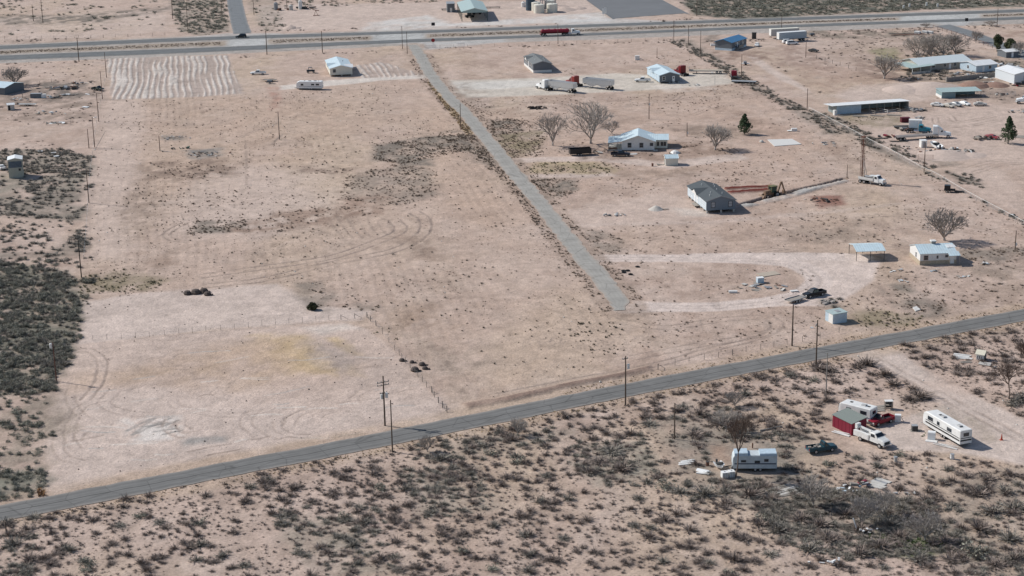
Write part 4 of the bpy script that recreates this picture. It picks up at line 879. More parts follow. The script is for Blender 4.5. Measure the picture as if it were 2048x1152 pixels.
# ================================================================== vehicles (front towards +x, origin on the ground)
def wheel(root, x, y, r=.38, w=.26, rim=True):
    sy = 1 if y > 0 else -1
    o = MB().tube((x, y-sy*w, r), (x, y, r), r, n=14).build('wheel', RUBBER, root, False)
    if rim: MB().tube((x, y-sy*.05, r), (x, y+sy*.015, r), r*.58, n=10).build('rim', RIMM, o)
    return o
def lights(root, xf, xr, y, zf, zr, w=.28):
    for s in (-1, 1):
        MB().box(xf-.06, xf+.02, s*y-w/2, s*y+w/2, zf-.09, zf+.09).build('headlight', AMBER, root)
        MB().box(xr-.02, xr+.06, s*y-.09, s*y+.09, zr-.16, zr+.16).build('taillight', REDLENS, root)
def place(fn, name, label, cat, c, to=None, ang=None, group=None, sc=1.0, **k):
    p = G(*c); rz = math.radians(ang) if ang is not None else heading(G(*c), G(*to))
    o = thing(name, label, cat, (p.x, p.y, gheight(p.x, p.y)), rz, group, sc); fn(o, **k); return o
def sidewin(mb, x0, x1, x0t, x1t, zb, zt, yb, yt):
    for s in (-1, 1): mb.quad((x0, s*(yb+.014), zb), (x1, s*(yb+.014), zb), (x1t, s*(yt+.014), zt), (x0t, s*(yt+.014), zt))
def pickup(o, m=None, crew=True, L=5.7, load=None, big=False):
    h = L/2; cb = -.75 if crew else .05   # cab rear
    hw = .96
    MB().loft([(cb, hw, hw, .48, 1.10, .05), (1.15, hw, hw-.02, .48, 1.12, .06), (1.3, hw, hw-.03, .46, 1.11, .1), (h-.35, hw, hw-.08, .46, 1.02, .12), (h, .88, .80, .48, .92, .12)]).build('body', m, o)
    b = MB().box(-h+.05, cb, -hw+.02, hw-.02, .5, .66)
    for s in (-1, 1): b.box(-h+.05, cb, s*hw-(.09 if s > 0 else 0), s*hw+(.09 if s < 0 else 0), .66, 1.12)
    b.box(-h, -h+.07, -hw+.09, hw-.09, .5, 1.12).box(cb-.07, cb-.005, -hw+.09, hw-.09, .66, 1.12); bed = b.build('cargo_bed', m, o)
    MB().box(-h+.08, cb-.08, -hw+.1, hw-.1, .665, .685).build('bed_liner', DARK, bed)
    MB().loft([(cb+.02, .92, .80, 1.09, 1.2, .02), (cb+.14, .92, .74, 1.09, 1.80, .10), (.35, .92, .74, 1.1, 1.84, .10), (.55, .92, .74, 1.1, 1.80, .1), (1.25, .93, .84, 1.1, 1.16, .02)]).build('cab', m, o)
    w = MB(); sidewin(w, cb+.22, .10 if crew else .95, cb+.26, .06 if crew else .5, 1.18, 1.70, .89, .775)
    if crew: sidewin(w, .16, 1.0, .14, .52, 1.18, 1.70, .89, .775)
    w.build('side_window', GLASS, o)
    MB().quad((1.22, -.80, 1.185), (1.22, .80, 1.185), (.60, .66, 1.80), (.60, -.66, 1.80)).build('windshield', GLASS, o)
    MB().quad((cb+.02, -.74, 1.22), (cb+.02, .74, 1.22), (cb+.11, .66, 1.72), (cb+.11, -.66, 1.72)).build('rear_window', GLASS, o)
    for x in (h-1.05, -h+1.2):
        for s in (-1, 1): wheel(o, x, s*.97, .39, .27)
    MB().box(h-.04, h+.10, -.9, .9, .45, .66).build('front_bumper', CHROME, o); MB().box(-h-.1, -h+.0, -.9, .9, .45, .64).build('rear_bumper', CHROME, o)
    MB().box(h-.02, h+.025, -.55, .55, .68, .90).build('grille', CHASSIS, o); lights(o, h, -h, .72, .8, .88)
    if load:
        q = MB(); rr = random.Random(4)
        for k in range(9): q.rbox(rr.uniform(-h+.4, cb-.4), rr.uniform(-.55, .55), rr.uniform(.85, 1.2), rr.uniform(.3, .7), rr.uniform(.3, .6), rr.uniform(.2, .45), rr.uniform(0, 3), rr.uniform(-.3, .3))
        c = q.build('scrap_load', WOODG); c.parent = o; 
def suv(o, m=None, L=4.9, H=1.8, sedan=False, wreck=False):
    h = L/2; hw = .92
    MB().loft([(-h, .82, .78, .45, .95, .1), (-h+.3, hw, hw-.04, .38, 1.02, .1), (h-1.5, hw, hw-.03, .38, 1.03, .08), (h-.35, hw, hw-.1, .38, .88, .14), (h, .8, .72, .42, .78, .1)]).build('body', m, o)
    xr = -h+.75 if sedan else -h+.1
    MB().loft([(xr, .88, .78, 1.0, 1.06, .02), (xr+(.55 if sedan else .25), .86, .66, 1.0, H, .12), (h-2.2, .86, .66, 1.0, H, .12), (h-1.25, .88, .78, 1.0, 1.07, .02)]).build('cabin', m, o)
    w = MB(); sidewin(w, xr+.35, -.05, xr+.6, -.05, 1.08, H-.12, .83, .70); sidewin(w, .03, h-1.55, .03, h-2.15, 1.08, H-.12, .83, .70); w.build('side_window', GLASS, o)
    MB().quad((h-1.28, -.72, 1.10), (h-1.28, .72, 1.10), (h-2.16, .58, H-.03), (h-2.16, -.58, H-.03)).build('windshield', GLASS, o)
    MB().quad((xr+.02, -.70, 1.10), (xr+.02, .70, 1.10), (xr+(.5 if sedan else .22), .58, H-.06), (xr+(.5 if sedan else .22), -.58, H-.06)).build('rear_window', GLASS, o)
    for x in (h-.95, -h+.95):
        for s in (-1, 1): wheel(o, x, s*.93, .34, .22)
    lights(o, h-.02, -h+.02, .6, .68, .82)
def semi(o, m=None, sleeper=True, cabm=None):
    MB().box(-4.1, 3.0, -.45, -.33, .72, .98).box(-4.1, 3.0, .33, .45, .72, .98).box(-4.1, -4.0, -.45, .45, .72, .98).build('frame', CHASSIS, o)
    MB().loft([(1.25, 1.0, .92, .75, 2.0, .12), (2.9, .95, .80, .75, 1.75, .2), (3.35, .92, .74, .75, 1.6, .2)]).build('hood', m, o)
    MB().loft([(-.35, 1.08, 1.02, .85, 2.75, .12), (.75, 1.08, 1.0, .85, 2.75, .15), (1.35, 1.08, .98, .85, 2.0, .05)]).build('cab', m, o)
    if sleeper: MB().loft([(-2.1, 1.22, 1.2, .95, 3.75, .15), (-.8, 1.22, 1.18, .95, 3.75, .2), (-.34, 1.15, 1.1, .95, 3.5, .2), (.55, 1.05, .95, 2.6, 2.85, .1)]).build('sleeper', m, o)
    w = MB(); sidewin(w, .05, .9, .05, .75, 1.9, 2.5, 1.05, 1.03); w.build('side_window', GLASS, o)
    MB().quad((1.33, -.9, 2.06), (1.33, .9, 2.06), (.82, .86, 2.7), (.82, -.86, 2.7)).build('windshield', GLASS, o)
    MB().box(3.3, 3.4, -.55, .55, .95, 1.55).build('grille', CHROME, o); MB().box(3.25, 3.5, -1.15, 1.15, .45, .8).build('front_bumper', CHROME, o)
    for s in (-1, 1):
        MB().tube((-1.9, s*.95, .75), (-.3, s*.95, .75), .3, n=12).build('fuel_tank', CHROME, o)
        MB().tube((-.42 if sleeper else -.6, s*1.12, .9), (-.42 if sleeper else -.6, s*1.12, 3.6), .08, n=8).build('exhaust_stack', CHROME, o)
        MB().box(3.2, 3.38, s*.75-.15, s*.75+.15, 1.0, 1.25).build('headlight', AMBER, o)
        MB().loft([(2.2, .01, .01, .6, .62, .001), (2.2, .01, .01, .6, .62, .001)]) 
        wheel(o, 2.55, s*1.1, .5, .3); wheel(o, -2.45, s*1.2, .5, .55); wheel(o, -3.75, s*1.2, .5, .55)
        MB().box(1.95, 3.15, s*.88-.16, s*.88+.2, 1.02, 1.12).build('fender', m, o)
    MB().box(-3.6, -2.6, -.5, .5, .98, 1.1).build('fifth_wheel', CHASSIS, o)
def tandem(o, x, y=1.2, r=.5, sp=1.3):
    for k in (0, 1):
        for s in (-1, 1): wheel(o, x+k*sp, s*y, r, .5)
def legs(o, x, z=1.1):
    for s in (-1, 1): MB().box(x-.08, x+.08, s*.7-.08, s*.7+.08, .02, z).box(x-.2, x+.2, s*.7-.2, s*.7+.2, 0, .05).build('landing_leg', CHASSIS, o)
def hopper(o, L=12.5, m=None, stripe=None, hgt=3.5):
    h = L/2; t = .06
    b = MB().box(-h, h, -1.25, -1.25+t, 1.75, hgt).box(-h, h, 1.25-t, 1.25, 1.75, hgt).box(-h, -h+t, -1.25+t, 1.25-t, 1.75, hgt).box(h-t, h, -1.25+t, 1.25-t, 1.75, hgt)
    b.build('hopper_side', m, o)
    MB().box(-h+t, h-t, -1.25+t, 1.25-t, hgt-.5, hgt-.42).build('tarp', mat('grey_tarp', (.30, .30, .30), .8, var=.2), o)
    r = MB()
    for k in range(17):
        x = -h+.1+k*(L-.2)/16
        for s in (-1, 1): r.box(x-.04, x+.04, s*1.25-.045, s*1.25+.045, 1.75, hgt+.02)
    for s in (-1, 1): r.box(-h, h, s*1.25-.06, s*1.25+.06, hgt+.02, hgt+.12)
    r.build('side_rib', SILVER, o)
    d = MB()
    for c in (-L*.2, L*.2): d.prism([(c-L*.23, 1.75), (c+L*.23, 1.75), (c+.5, .75), (c-.5, .75)], -1.1, 1.1, 'y')
    d.build('hopper_bottom', m, o)
    if stripe: MB().box(-1.5, 2.5, -1.30, -1.255, 2.2, 2.9).build('side_banner', stripe, o)
    MB().box(-h, h, -.5, .5, 1.3, 1.45).build('frame', CHASSIS, o); tandem(o, -h+.7); legs(o, h-3.2, 1.5)
    MB().box(-h-.05, -h, -1.0, 1.0, .5, .65).build('rear_bumper', CHASSIS, o)
def tanktrailer(o, L=12.0, m=RED):
    h = L/2; v = MB(); n = 16; R = []
    prof = [(-h, .35), (-h+.15, .8), (-h+.5, 1.0), (h-.5, 1.0), (h-.15, .8), (h, .35)]
    vs = []
    for x, r in prof:
        for i in range(n): a = 2*PI*i/n; vs.append((x, 1.15*r*math.cos(a), 2.05+.85*r*math.sin(a)))
    fs = [(k*n+i, k*n+(i+1) % n, (k+1)*n+(i+1) % n, (k+1)*n+i) for k in range(len(prof)-1) for i in range(n)]+[tuple(range(n-1, -1, -1)), tuple(range((len(prof)-1)*n, len(prof)*n))]
    v.add(vs, fs); v.build('tank', m, o, False)
    q = MB()
    for x in np.linspace(-h+1, h-1, 5):
        q.lathe([(.32, 2.85), (.32, 3.05)], 10, x, 0)
    q.build('manhole', m, o)
    g = MB()
    for x in np.linspace(-h+.8, h-.8, 7):
        vs = []
        for i in range(n):
            a = 2*PI*i/n
            for dx in (-.06, .06): vs.append((x+dx, 1.19*math.cos(a), 2.05+.89*math.sin(a)))
        g.add(vs, [(2*i, 2*i+1, (2*i+3) % (2*n), (2*i+2) % (2*n)) for i in range(n)])
    g.build('ring', m, o); MB().box(-h+.2, h-.6, -.4, .4, 1.0, 1.25).build('frame', CHASSIS, o); tandem(o, -h+.7); legs(o, h-3.2)
    MB().box(-h-.25, -h-.1, -1.1, 1.1, .6, 1.3).build('rear_cabinet', m, o)
def flatbed(o, L=12.5, deckm=None, low=False, bulk=False, axle=2):
    h = L/2; z = 1.35 if not low else .75
    MB().box(-h, h, -1.25, 1.25, z-.12, z).build('deck', deckm or WOODG, o); MB().box(-h+.2, h-.2, -.55, -.4, z-.55, z-.125).box(-h+.2, h-.2, .4, .55, z-.55, z-.125).box(-h, h, -1.27, -1.2, z-.25, z-.125).box(-h, h, 1.2, 1.27, z-.25, z-.125).build('frame', SILVER if not low else CHASSIS, o)
    if axle: tandem(o, -h+1.0, 1.2, .5 if not low else .38)
    legs(o, h-2.8, z-.5)
    if bulk: MB().box(h-.12, h, -1.25, 1.25, z, z+1.3).build('headboard', SILVER, o)
def utility(o, L=4.5, W=2.0, m=CHASSIS, sides=.35, deckm=WOODG, hgt=.55, r=.34):
    h = L/2; MB().box(-h, h, -W/2, W/2, hgt, hgt+.08).build('deck', deckm, o)
    q = MB()
    for s in (-1, 1): q.box(-h, h, s*W/2-.03, s*W/2+.03, hgt+.08, hgt+sides)
    q.box(h-.05, h, -W/2+.03, W/2-.03, hgt+.08, hgt+sides); q.build('side_rail', m, o)
    MB().tube((h, -.6, hgt), (h+1.2, 0, hgt-.05), .05).tube((h, .6, hgt), (h+1.2, 0, hgt-.05), .05).build('tongue', m, o)
    for x in (-.75, .05):
        for s in (-1, 1): wheel(o, x, s*(W/2+.2), r, .2)
    for s in (-1, 1): MB().box(-1.15, .45, s*(W/2+.1)-.14, s*(W/2+.1)+.14, .72, .76).build('fender', m, o)
def camper(o, L=7.6, W=2.45, H=3.05, base=.55, m=WHITE, stripes=(), wins=(), nose=.5, rear_win=False, roofm=None, slope=.0, doorx=None, acs=((-1.2, 0),), rwin=None, dual=True):
    h = L/2
    MB().loft([(-h, W/2-.03, W/2-.06, base, H-.06, .1), (-h+.15, W/2, W/2, base, H, .12), (h-nose, W/2, W/2, base, H, .12), (h-nose*.25, W/2-.02, W/2-.05, base+.05, H-.35-slope, .12), (h, W/2-.06, W/2-.1, base+.35, H-.9-slope, .1)]).build('body', m, o)
    for z0, z1, sm_ in stripes:
        q = MB()
        for s in (-1, 1): q.box(-h+.16, h-nose, s*W/2-.012, s*W/2+.012, z0, z1)
        q.box(-h-.008, -h+.002, -W/2+.1, W/2-.1, z0, z1); q.build('stripe', sm_, o)
    for x, z, w, hh in wins:
        fr = MB().box(x-w/2-.05, x+w/2+.05, -W/2-.03, -W/2-.006, z-.05, z+hh+.05).build('window', GREYP, o); MB().box(x-w/2, x+w/2, -W/2-.04, -W/2-.031, z, z+hh).build('pane', GLASS, fr)
        fr = MB().box(x-w/2-.05, x+w/2+.05, W/2+.006, W/2+.03, z-.05, z+hh+.05).build('window', GREYP, o); MB().box(x-w/2, x+w/2, W/2+.031, W/2+.04, z, z+hh).build('pane', GLASS, fr)
    if rear_win: fr = MB().box(-h-.03, -h-.003, -.55, .55, H-1.15, H-.5).build('rear_window', GLASS, o)
    if doorx is not None:
        d = MB().box(doorx-.36, doorx+.36, -W/2-.03, -W/2-.005, base+.1, base+2.0).build('door', OFFWH, o); MB().box(doorx+.2, doorx+.28, -W/2-.06, -W/2-.03, base+.95, base+1.1).build('handle', STEEL, d)
    for x, y in acs: MB().loft([(x-.5, .38, .34, H-.02, H+.26, .08), (x+.4, .36, .3, H-.02, H+.2, .08)]).build('air_conditioner', mat('grey_vent_cap', (.35, .35, .35), .6), o)
    q = MB(); q.box(h*.35, h*.35+.5, -.35, .15, H-.01, H+.06).box(-h*.75, -h*.75+.45, -.2, .25, H-.01, H+.05); q.build('roof_hatch', DARK, o)
    for x in ((-.55, .3) if dual else (-.2,)):
        for s in (-1, 1): wheel(o, x-.4, s*(W/2-.05), .34, .22)
    MB().box(-h+.2, h-.2, -W/2+.2, W/2-.2, base-.2, base).build('chassis', CHASSIS, o)
    MB().tube((h-.6, -.7, base-.1), (h+1.1, 0, base-.1), .06).tube((h-.6, .7, base-.1), (h+1.1, 0, base-.1), .06).build('tongue', CHASSIS, o)
# ---- near homestead
place(pickup, 'pickup_truck', 'dark teal pickup with scrap in its bed left of the white service truck', 'pickup', (1642.5, 902.5), (1671, 898.5), m=TEAL, crew=False, load=True, L=5.3)
place(pickup, 'pickup_truck', 'bright red pickup parked behind the white service truck', 'pickup', (1762.5, 846.5), (1743, 852), m=RED, crew=False, L=5.3)
place(pickup, 'pickup_truck', 'black pickup parked by the low trailer on the loop drive', 'pickup', (1628, 592), (1611, 595.5), m=BLACK, L=5.7)
place(pickup, 'pickup_truck', 'dark navy pickup parked in front of the white farmhouse', 'pickup', (1241, 312), (1256, 312), m=mat('navy_paint', (.02, .025, .04), .3), L=5.8)
place(pickup, 'pickup_truck', 'white crew pickup in the truck yard beside the slate home', 'pickup', (1285.5, 163.5), (1270, 163.3), m=WHITE, L=5.9)
place(pickup, 'pickup_truck', 'white pickup parked right of the ploughed strips', 'pickup', (516.5, 149), (504, 149.3), m=WHITE, L=5.9)
place(suv, 'suv', 'black suv driving on the highway by the side road', 'suv', (482, 75.5), (470, 76), m=BLACK, H=1.75)
place(suv, 'suv', 'white suv parked nearest in front of the box trailer', 'suv', (1584, 89), (1600, 88), m=WHITE, L=5.2, group='white cars by the box trailers')
place(suv, 'suv', 'white suv parked half behind another by the box trailer', 'suv', (1576, 86.5), (1592, 85.5), m=WHITE, L=5.0, group='white cars by the box trailers')
place(suv, 'sedan', 'white sedan parked beside the blue-roofed house', 'car', (1514, 92.5), (1513, 94.5), m=WHITE, L=4.6, H=1.45, sedan=True)
def service(o):
    m = OFFWH
    MB().box(-3.4, 3.0, -.45, -.33, .62, .85).box(-3.4, 3.0, .33, .45, .62, .85).build('frame', CHASSIS, o)
    MB().loft([(1.75, 1.0, .95, .7, 1.75, .12), (3.0, .98, .88, .7, 1.45, .15), (3.3, .92, .8, .7, 1.32, .12)]).build('hood', m, o)
    MB().loft([(.15, 1.02, .92, .75, 2.3, .1), (1.0, 1.02, .9, .75, 2.35, .12), (1.25, 1.02, .9, .75, 2.3, .1), (1.85, 1.02, .95, .75, 1.75, .04)]).build('cab', m, o)
    w = MB(); sidewin(w, .35, 1.35, .4, 1.15, 1.6, 2.12, .975, .935); w.build('side_window', GLASS, o)
    MB().quad((1.84, -.88, 1.8), (1.84, .88, 1.8), (1.30, .80, 2.26), (1.30, -.80, 2.26)).build('windshield', GLASS, o)
    q = MB()
    for s in (-1, 1): q.box(-3.5, 0, s*.85-.27, s*.85+.27, .75, 1.75)
    q.box(-3.5, 0, -.58, .58, .75, .9).build('utility_body', m, o)
    MB().lathe([(.32, .9), (.32, 2.1)], 10, -.5, 0).build('crane_post', m, o)
    MB().rbox(-2.0, .0, 2.15, 3.3, .26, .3, 0, 0, .05).build('boom', m, o); MB().box(-3.75, -3.2, -.5, .4, 1.8, 2.7).build('bucket', m, o)
    for x in (-2.9, -.7): MB().box(x-.5, x+.5, -1.14, -1.10, .85, 1.65).build('locker_door', OFFWH, o)
    MB().box(3.28, 3.36, -.6, .6, .8, 1.2).build('grille', CHASSIS, o); MB().box(3.3, 3.5, -1.05, 1.05, .5, .75).build('front_bumper', CHROME, o)
    for s in (-1, 1): wheel(o, 2.45, s*1.05, .46, .28); wheel(o, -1.9, s*1.12, .46, .5)
    lights(o, 3.32, -3.5, .78, 1.0, .95)
place(service, 'service_truck', 'white utility truck with folded boom in front of the red shed', 'truck', (1745, 886), (1768, 895), )
YST = mat('brown_stripe', (.014, .013, .013), .5)
place(camper, 'travel_trailer', 'long white travel trailer with black stripes at the homestead', 'travel trailer', (1893, 872), (1852, 848), L=11.3, H=3.15, base=.65, m=mat('sun_worn_white', (.70, .695, .67), .5, var=.1, scale=.9), stripes=((1.15, 1.42, YST), (1.66, 1.78, YST)), wins=((3.3, 1.95, 1.5, .65), (.9, 1.95, .7, .6), (-2.4, 1.95, 1.3, .6)), nose=.9, acs=((-3.6, 0), (1.2, 0)), rear_win=True, doorx=None)
place(camper, 'travel_trailer', 'white camper with dark windows parked behind the red shed', 'travel trailer', (1715, 838), (1688, 831), L=6.6, H=2.9, m=MATS['sun_worn_white'], wins=((-1.8, 1.7, 1.2, .6), (1.2, 1.7, .9, .6)), stripes=((1.1, 1.25, mat('blue_stripe', (.08, .12, .22), .4)),), rear_win=True)
def fifth(o):
    camper(o, L=7.4, H=2.95, base=.6, m=mat('weathered_blue_white', (.50, .545, .56), .55, var=.16, scale=1.2), wins=((1.9, 1.75, .8, .35), (-.4, 1.6, .85, .4), (-1.9, 1.85, .7, .45)), stripes=((1.35, 1.55, mat('navy_stripe', (.04, .05, .09), .5)),), nose=.3, acs=((2.2, 0),), doorx=-.9)
    MB().loft([(1.2, 1.2, 1.15, 2.9, 3.35, .1), (3.4, 1.2, 1.1, 2.7, 3.3, .12)]).build('raised_roof', LBLUE, o)
    MB().loft([(-3.6, 1.2, 1.15, 2.9, 3.3, .1), (-.8, 1.2, 1.15, 2.9, 3.25, .1)]).build('rear_roof', LBLUE, o)
    MB().box(.7, 2.6, -1.32, -1.24, .55, 1.6).build('dark_panel', SLATE, o)
place(fifth, 'travel_trailer', 'old white camper with navy stripe behind the tall bare tree', 'travel trailer', (1508, 938), (1475, 938))
place(utility, 'flat_trailer', 'low grey car trailer hitched behind the black pickup', 'trailer', (1590, 603), (1607, 598), L=4.6, m=GREYP, sides=.25)
# ---- middle ground
def blacktrailer(o):
    utility(o, 6.6, 2.2, BLACK, 1.6, CHASSIS); MB().box(-3.3, -3.24, -1.07, 1.07, .6, 2.1).build('tailgate', BLACK, o)
place(blacktrailer, 'cattle_trailer', 'black high-sided trailer parked left of the farmhouse', 'trailer', (1160, 310), (1177, 309))
def backhoe(o):
    YG = mat('faded_yellow_green', (.17, .16, .08), .6, var=.25); TN = mat('dirty_machine_tan', (.23, .15, .10), .7, var=.3)
    MB().box(-1.6, 2.1, -.4, .4, .7, 1.2).build('frame', TN, o); MB().loft([(.6, .5, .45, 1.1, 1.9, .1), (2.2, .45, .38, 1.1, 1.75, .12)]).build('hood', TN, o)
    q = MB()
    for x in (-.9, .6):
        for y in (-.65, .65): q.box(x-.05, x+.05, y-.05, y+.05, 1.2, 2.7)
    q.box(-1.05, .75, -.8, .8, 2.7, 2.82); q.build('canopy', YG, o); MB().box(-.8, .5, -.6, .6, 1.25, 2.6).build('cab_glass', mat('green_glass', (.03, .06, .05), .2), o)
    for s in (-1, 1): wheel(o, -.8, s*1.1, .75, .45); wheel(o, 1.9, s*1.0, .48, .35)
    for s in (-1, 1): MB().tube((1.0, s*.6, 1.5), (2.9, s*.6, .6), .1).build('loader_arm', TN, o)
    MB().prism([(2.8, .1), (3.6, .05), (3.3, .5), (3.0, .9), (2.8, .8)], -1.1, 1.1, 'y').build('loader_bucket', TN, o)
    MB().rbox(-2.1, 0, 2.2, .35, .3, 2.6, 0, 0, -.35).build('boom', TN, o); MB().rbox(-3.1, 0, 2.4, .3, .26, 2.3, 0, 0, .35).build('dipper_arm', TN, o)
    MB().prism([(-3.9, .7), (-3.2, .6), (-3.1, 1.3), (-3.5, 1.5)], -.35, .35, 'y').build('bucket', TN, o)
    for s in (-1, 1): MB().rbox(-1.9, s*1.0, .45, .2, .2, 1.3, 0, s*.5).build('stabilizer', TN, o)
place(backhoe, 'backhoe', 'dusty tan backhoe with raised arm beside the red trenches', 'backhoe', (1544, 389), (1528, 391.5), sc=1.15)
def drillrig(o):
    semi_m = WHITE
    MB().box(-4.2, 3.2, -.5, -.36, .75, 1.02).box(-4.2, 3.2, .36, .5, .75, 1.02).build('frame', CHASSIS, o)
    MB().loft([(2.2, 1.0, .95, .8, 1.95, .12), (3.6, .95, .85, .8, 1.75, .15)]).build('hood', semi_m, o)
    MB().loft([(.8, 1.1, 1.0, .85, 2.7, .1), (1.8, 1.1, 1.0, .85, 2.7, .12), (2.3, 1.08, .98, .85, 1.95, .05)]).build('cab', semi_m, o)
    MB().quad((2.3, -.9, 2.0), (2.3, .9, 2.0), (1.86, .84, 2.62), (1.86, -.84, 2.62)).build('windshield', GLASS, o)
    w = MB(); sidewin(w, 1.0, 1.8, 1.0, 1.65, 1.85, 2.45, 1.07, 1.03); w.build('side_window', GLASS, o)
    MB().box(3.55, 3.65, -.6, .6, .95, 1.6).build('grille', CHROME, o); MB().box(3.6, 3.8, -1.1, 1.1, .5, .8).build('front_bumper', GREYP, o)
    MB().box(-4.2, .6, -1.15, 1.15, 1.05, 1.25).box(-4.2, .6, -1.2, -1.1, 1.25, 1.9).build('deck', OFFWH, o)
    MB().box(-1.0, .3, -.8, .8, 1.27, 2.5).build('engine_housing', OFFWH, o); MB().box(-2.6, -1.3, -.7, .9, 1.27, 2.1).build('pump', JUNKDK, o); MB().tube((-2, -1.0, 2.2), (.2, -1.0, 2.2), .3, n=10).build('water_tank', GREYP, o)
    for s in (-1, 1): wheel(o, 2.9, s*1.1, .5, .3); wheel(o, -2.3, s*1.2, .5, .5); wheel(o, -3.6, s*1.2, .5, .5)
    mm = MB(); z0, z1 = 1.0, 13.0; a = .42
    for x in (-a, a):
        for y in (-a, a): mm.tube((-3.7+x, y, z0), (-3.7+x*.8, y*.8, z1), .055, n=5)
    n = 15
    for k in range(n):
        za = z0+(z1-z0)*k/n; zb = z0+(z1-z0)*(k+1)/n
        for (xa, ya, xb, yb) in ((-a, -a, a, -a), (a, -a, a, a), (a, a, -a, a), (-a, a, -a, -a)):
            if k % 2: xa, ya, xb, yb = xb, yb, xa, ya
            mm.tube((-3.7+xa, ya, za), (-3.7+xb, yb, zb), .022, n=4); mm.tube((-3.7+xa, ya, za), (-3.7+xb, yb, za), .02, n=4)
    mm.tube((-3.7, 0, 1.5), (-3.7, 0, 12.5), .07); mm.build('mast', RUST, o)
    MB().box(-4.2, -3.2, -.45, .45, 13.0, 13.4).build('mast_crown', RUST, o)
    MB().tube((-2.2, .5, 1.2), (-3.5, .3, 7), .07).tube((-2.2, -.5, 1.2), (-3.5, -.3, 7), .07).build('mast_strut', GREYP, o)
    for s in (-1, 1): MB().tube((-.2, s*1.0, 0), (-.2, s*1.0, 1.2), .09).build('jack', GREYP, o)
place(drillrig, 'drill_rig', 'white drilling truck with tall rusty lattice mast beside the pipe fence', 'drill rig', (1746, 368), (1770, 372), sc=.98)
def smallrig(o):
    utility(o, 3.0, 1.6, CHASSIS, .3, CHASSIS); MB().box(-1.4, .2, -.75, .75, .65, 2.0).build('generator_box', BLACK, o); MB().rbox(2.6, 0, .35, 2.6, .8, .35, .1).build('loose_frame', CHASSIS, o)
place(smallrig, 'generator_trailer', 'black generator trailer on the sand left of the long pipe fence', 'trailer', (1899, 384), (1920, 385))
# ---- truck yard
place(semi, 'semi_truck', 'white sleeper semi tractor hitched to the silver hopper trailer', 'semi truck', (1087, 178.5), (1080, 177.0), m=WHITE)
place(hopper, 'hopper_trailer', 'silver grain trailer behind the white semi in the pale yard', 'trailer', (1124, 182.5), (1100, 179.3), L=12.0, m=SILVER)
place(semi, 'semi_truck', 'dark red sleeper semi tractor behind the silver grain trailer', 'semi truck', (1146, 171), (1135, 168.8), m=mat('dark_red_orange', (.24, .03, .025), .35))
place(hopper, 'hopper_trailer', 'silver grain trailer with blue banner standing unhitched in the yard', 'trailer', (1197, 177), (1180, 175.3), L=12.0, m=SILVER, stripe=mat('blue_banner', (.07, .09, .17), .5))
place(semi, 'semi_truck', 'dark red semi tractor parked behind the slate home', 'semi truck', (1360, 149.5), (1352, 147.5), m=mat('maroon', (.19, .015, .02), .35))
place(flatbed, 'flatbed_trailer', 'long empty white-framed flatbed trailer in the truck yard', 'trailer', (1412, 147), (1390, 146.9), L=12.8, deckm=mat('sandy_boards', (.44, .38, .3), .8), bulk=True)
place(semi, 'semi_truck', 'bright red semi tractor beside the ditch at the yard end', 'semi truck', (1468, 156), (1467, 151), m=mat('bright_red', (.33, .02, .04), .35), sleeper=False)
place(flatbed, 'flatbed_trailer', 'short flatbed trailer with grey load at the yard end by the ditch', 'trailer', (1488, 166), (1474, 165.5), L=9, deckm=GREYP, low=True)
# ---- highway tanker
place(semi, 'semi_truck', 'white day cab semi tractor pulling the red tank on the highway', 'semi truck', (1144.5, 69.8), (1160, 69.3), m=WHITE, sleeper=False)
place(tanktrailer, 'tank_trailer', 'dark red tank trailer rolling along the highway', 'trailer', (1110, 71.3), (1125, 70.8), L=12.5, m=mat('tank_red', (.24, .02, .035), .4))
# ---- box trailers by the blue house
def boxtr(o, L=13.5, m=None, sm_=None):
    h = L/2; MB().box(-h, h, -1.27, 1.27, 1.2, 4.0).build('box', m, o); MB().box(-h-.01, h+.01, -1.29, 1.29, 4.0, 4.06).build('roof', sm_, o); tandem(o, -h+1); legs(o, h-3); MB().box(-h+.2, h-.2, -.5, .5, .95, 1.2).build('frame', CHASSIS, o)
    MB().box(h, h+.04, -1.2, -.02, 1.3, 3.9).build('door', OFFWH, o); MB().box(h, h+.04, .02, 1.2, 1.3, 3.9).build('door', OFFWH, o)
place(boxtr, 'box_trailer', 'grey-sided white-roofed box trailer behind the parked white suvs', 'trailer', (1583, 82.5), (1560, 84), m=mat('blue_grey_box', (.36, .42, .46), .5), sm_=WHITE, L=12.5)
place(boxtr, 'box_trailer', 'cream-roofed box trailer standing farthest back by the highway', 'trailer', (1568, 75.5), (1548, 76.5), m=mat('cream_box', (.52, .49, .45), .5), sm_=CREAM, L=12.5)
# ---- right yard
place(semi, 'semi_truck', 'white sleeper semi hitched to the long grey lowboy in the right yard', 'semi truck', (1879, 275), (1900, 275.5), m=WHITE)
place(flatbed, 'flatbed_trailer', 'long grey flatbed trailer behind the white semi in the right yard', 'trailer', (1832, 278), (1860, 276), L=13.5, deckm=mat('grey_boards', (.22, .20, .19), .85))
place(semi, 'semi_truck', 'bright teal semi tractor behind the long flatbed', 'semi truck', (1840, 266), (1862, 267), m=TEAL2, sleeper=False)
def boxbody(o):
    MB().box(-2, 2, -1.2, 1.2, 1.2, 3.6).build('box', WHITE, o); MB().box(-2.02, 2.02, -1.22, 1.22, 3.6, 3.68).build('roof', OFFWH, o); MB().box(-2, 2, -.5, .5, .8, 1.2).build('frame', CHASSIS, o)
    for s in (-1, 1): wheel(o, -1.2, s*1.15, .48, .4)
place(boxbody, 'truck_box', 'white truck box standing left of the teal semi', 'truck body', (1830, 262), (1850, 262.5))
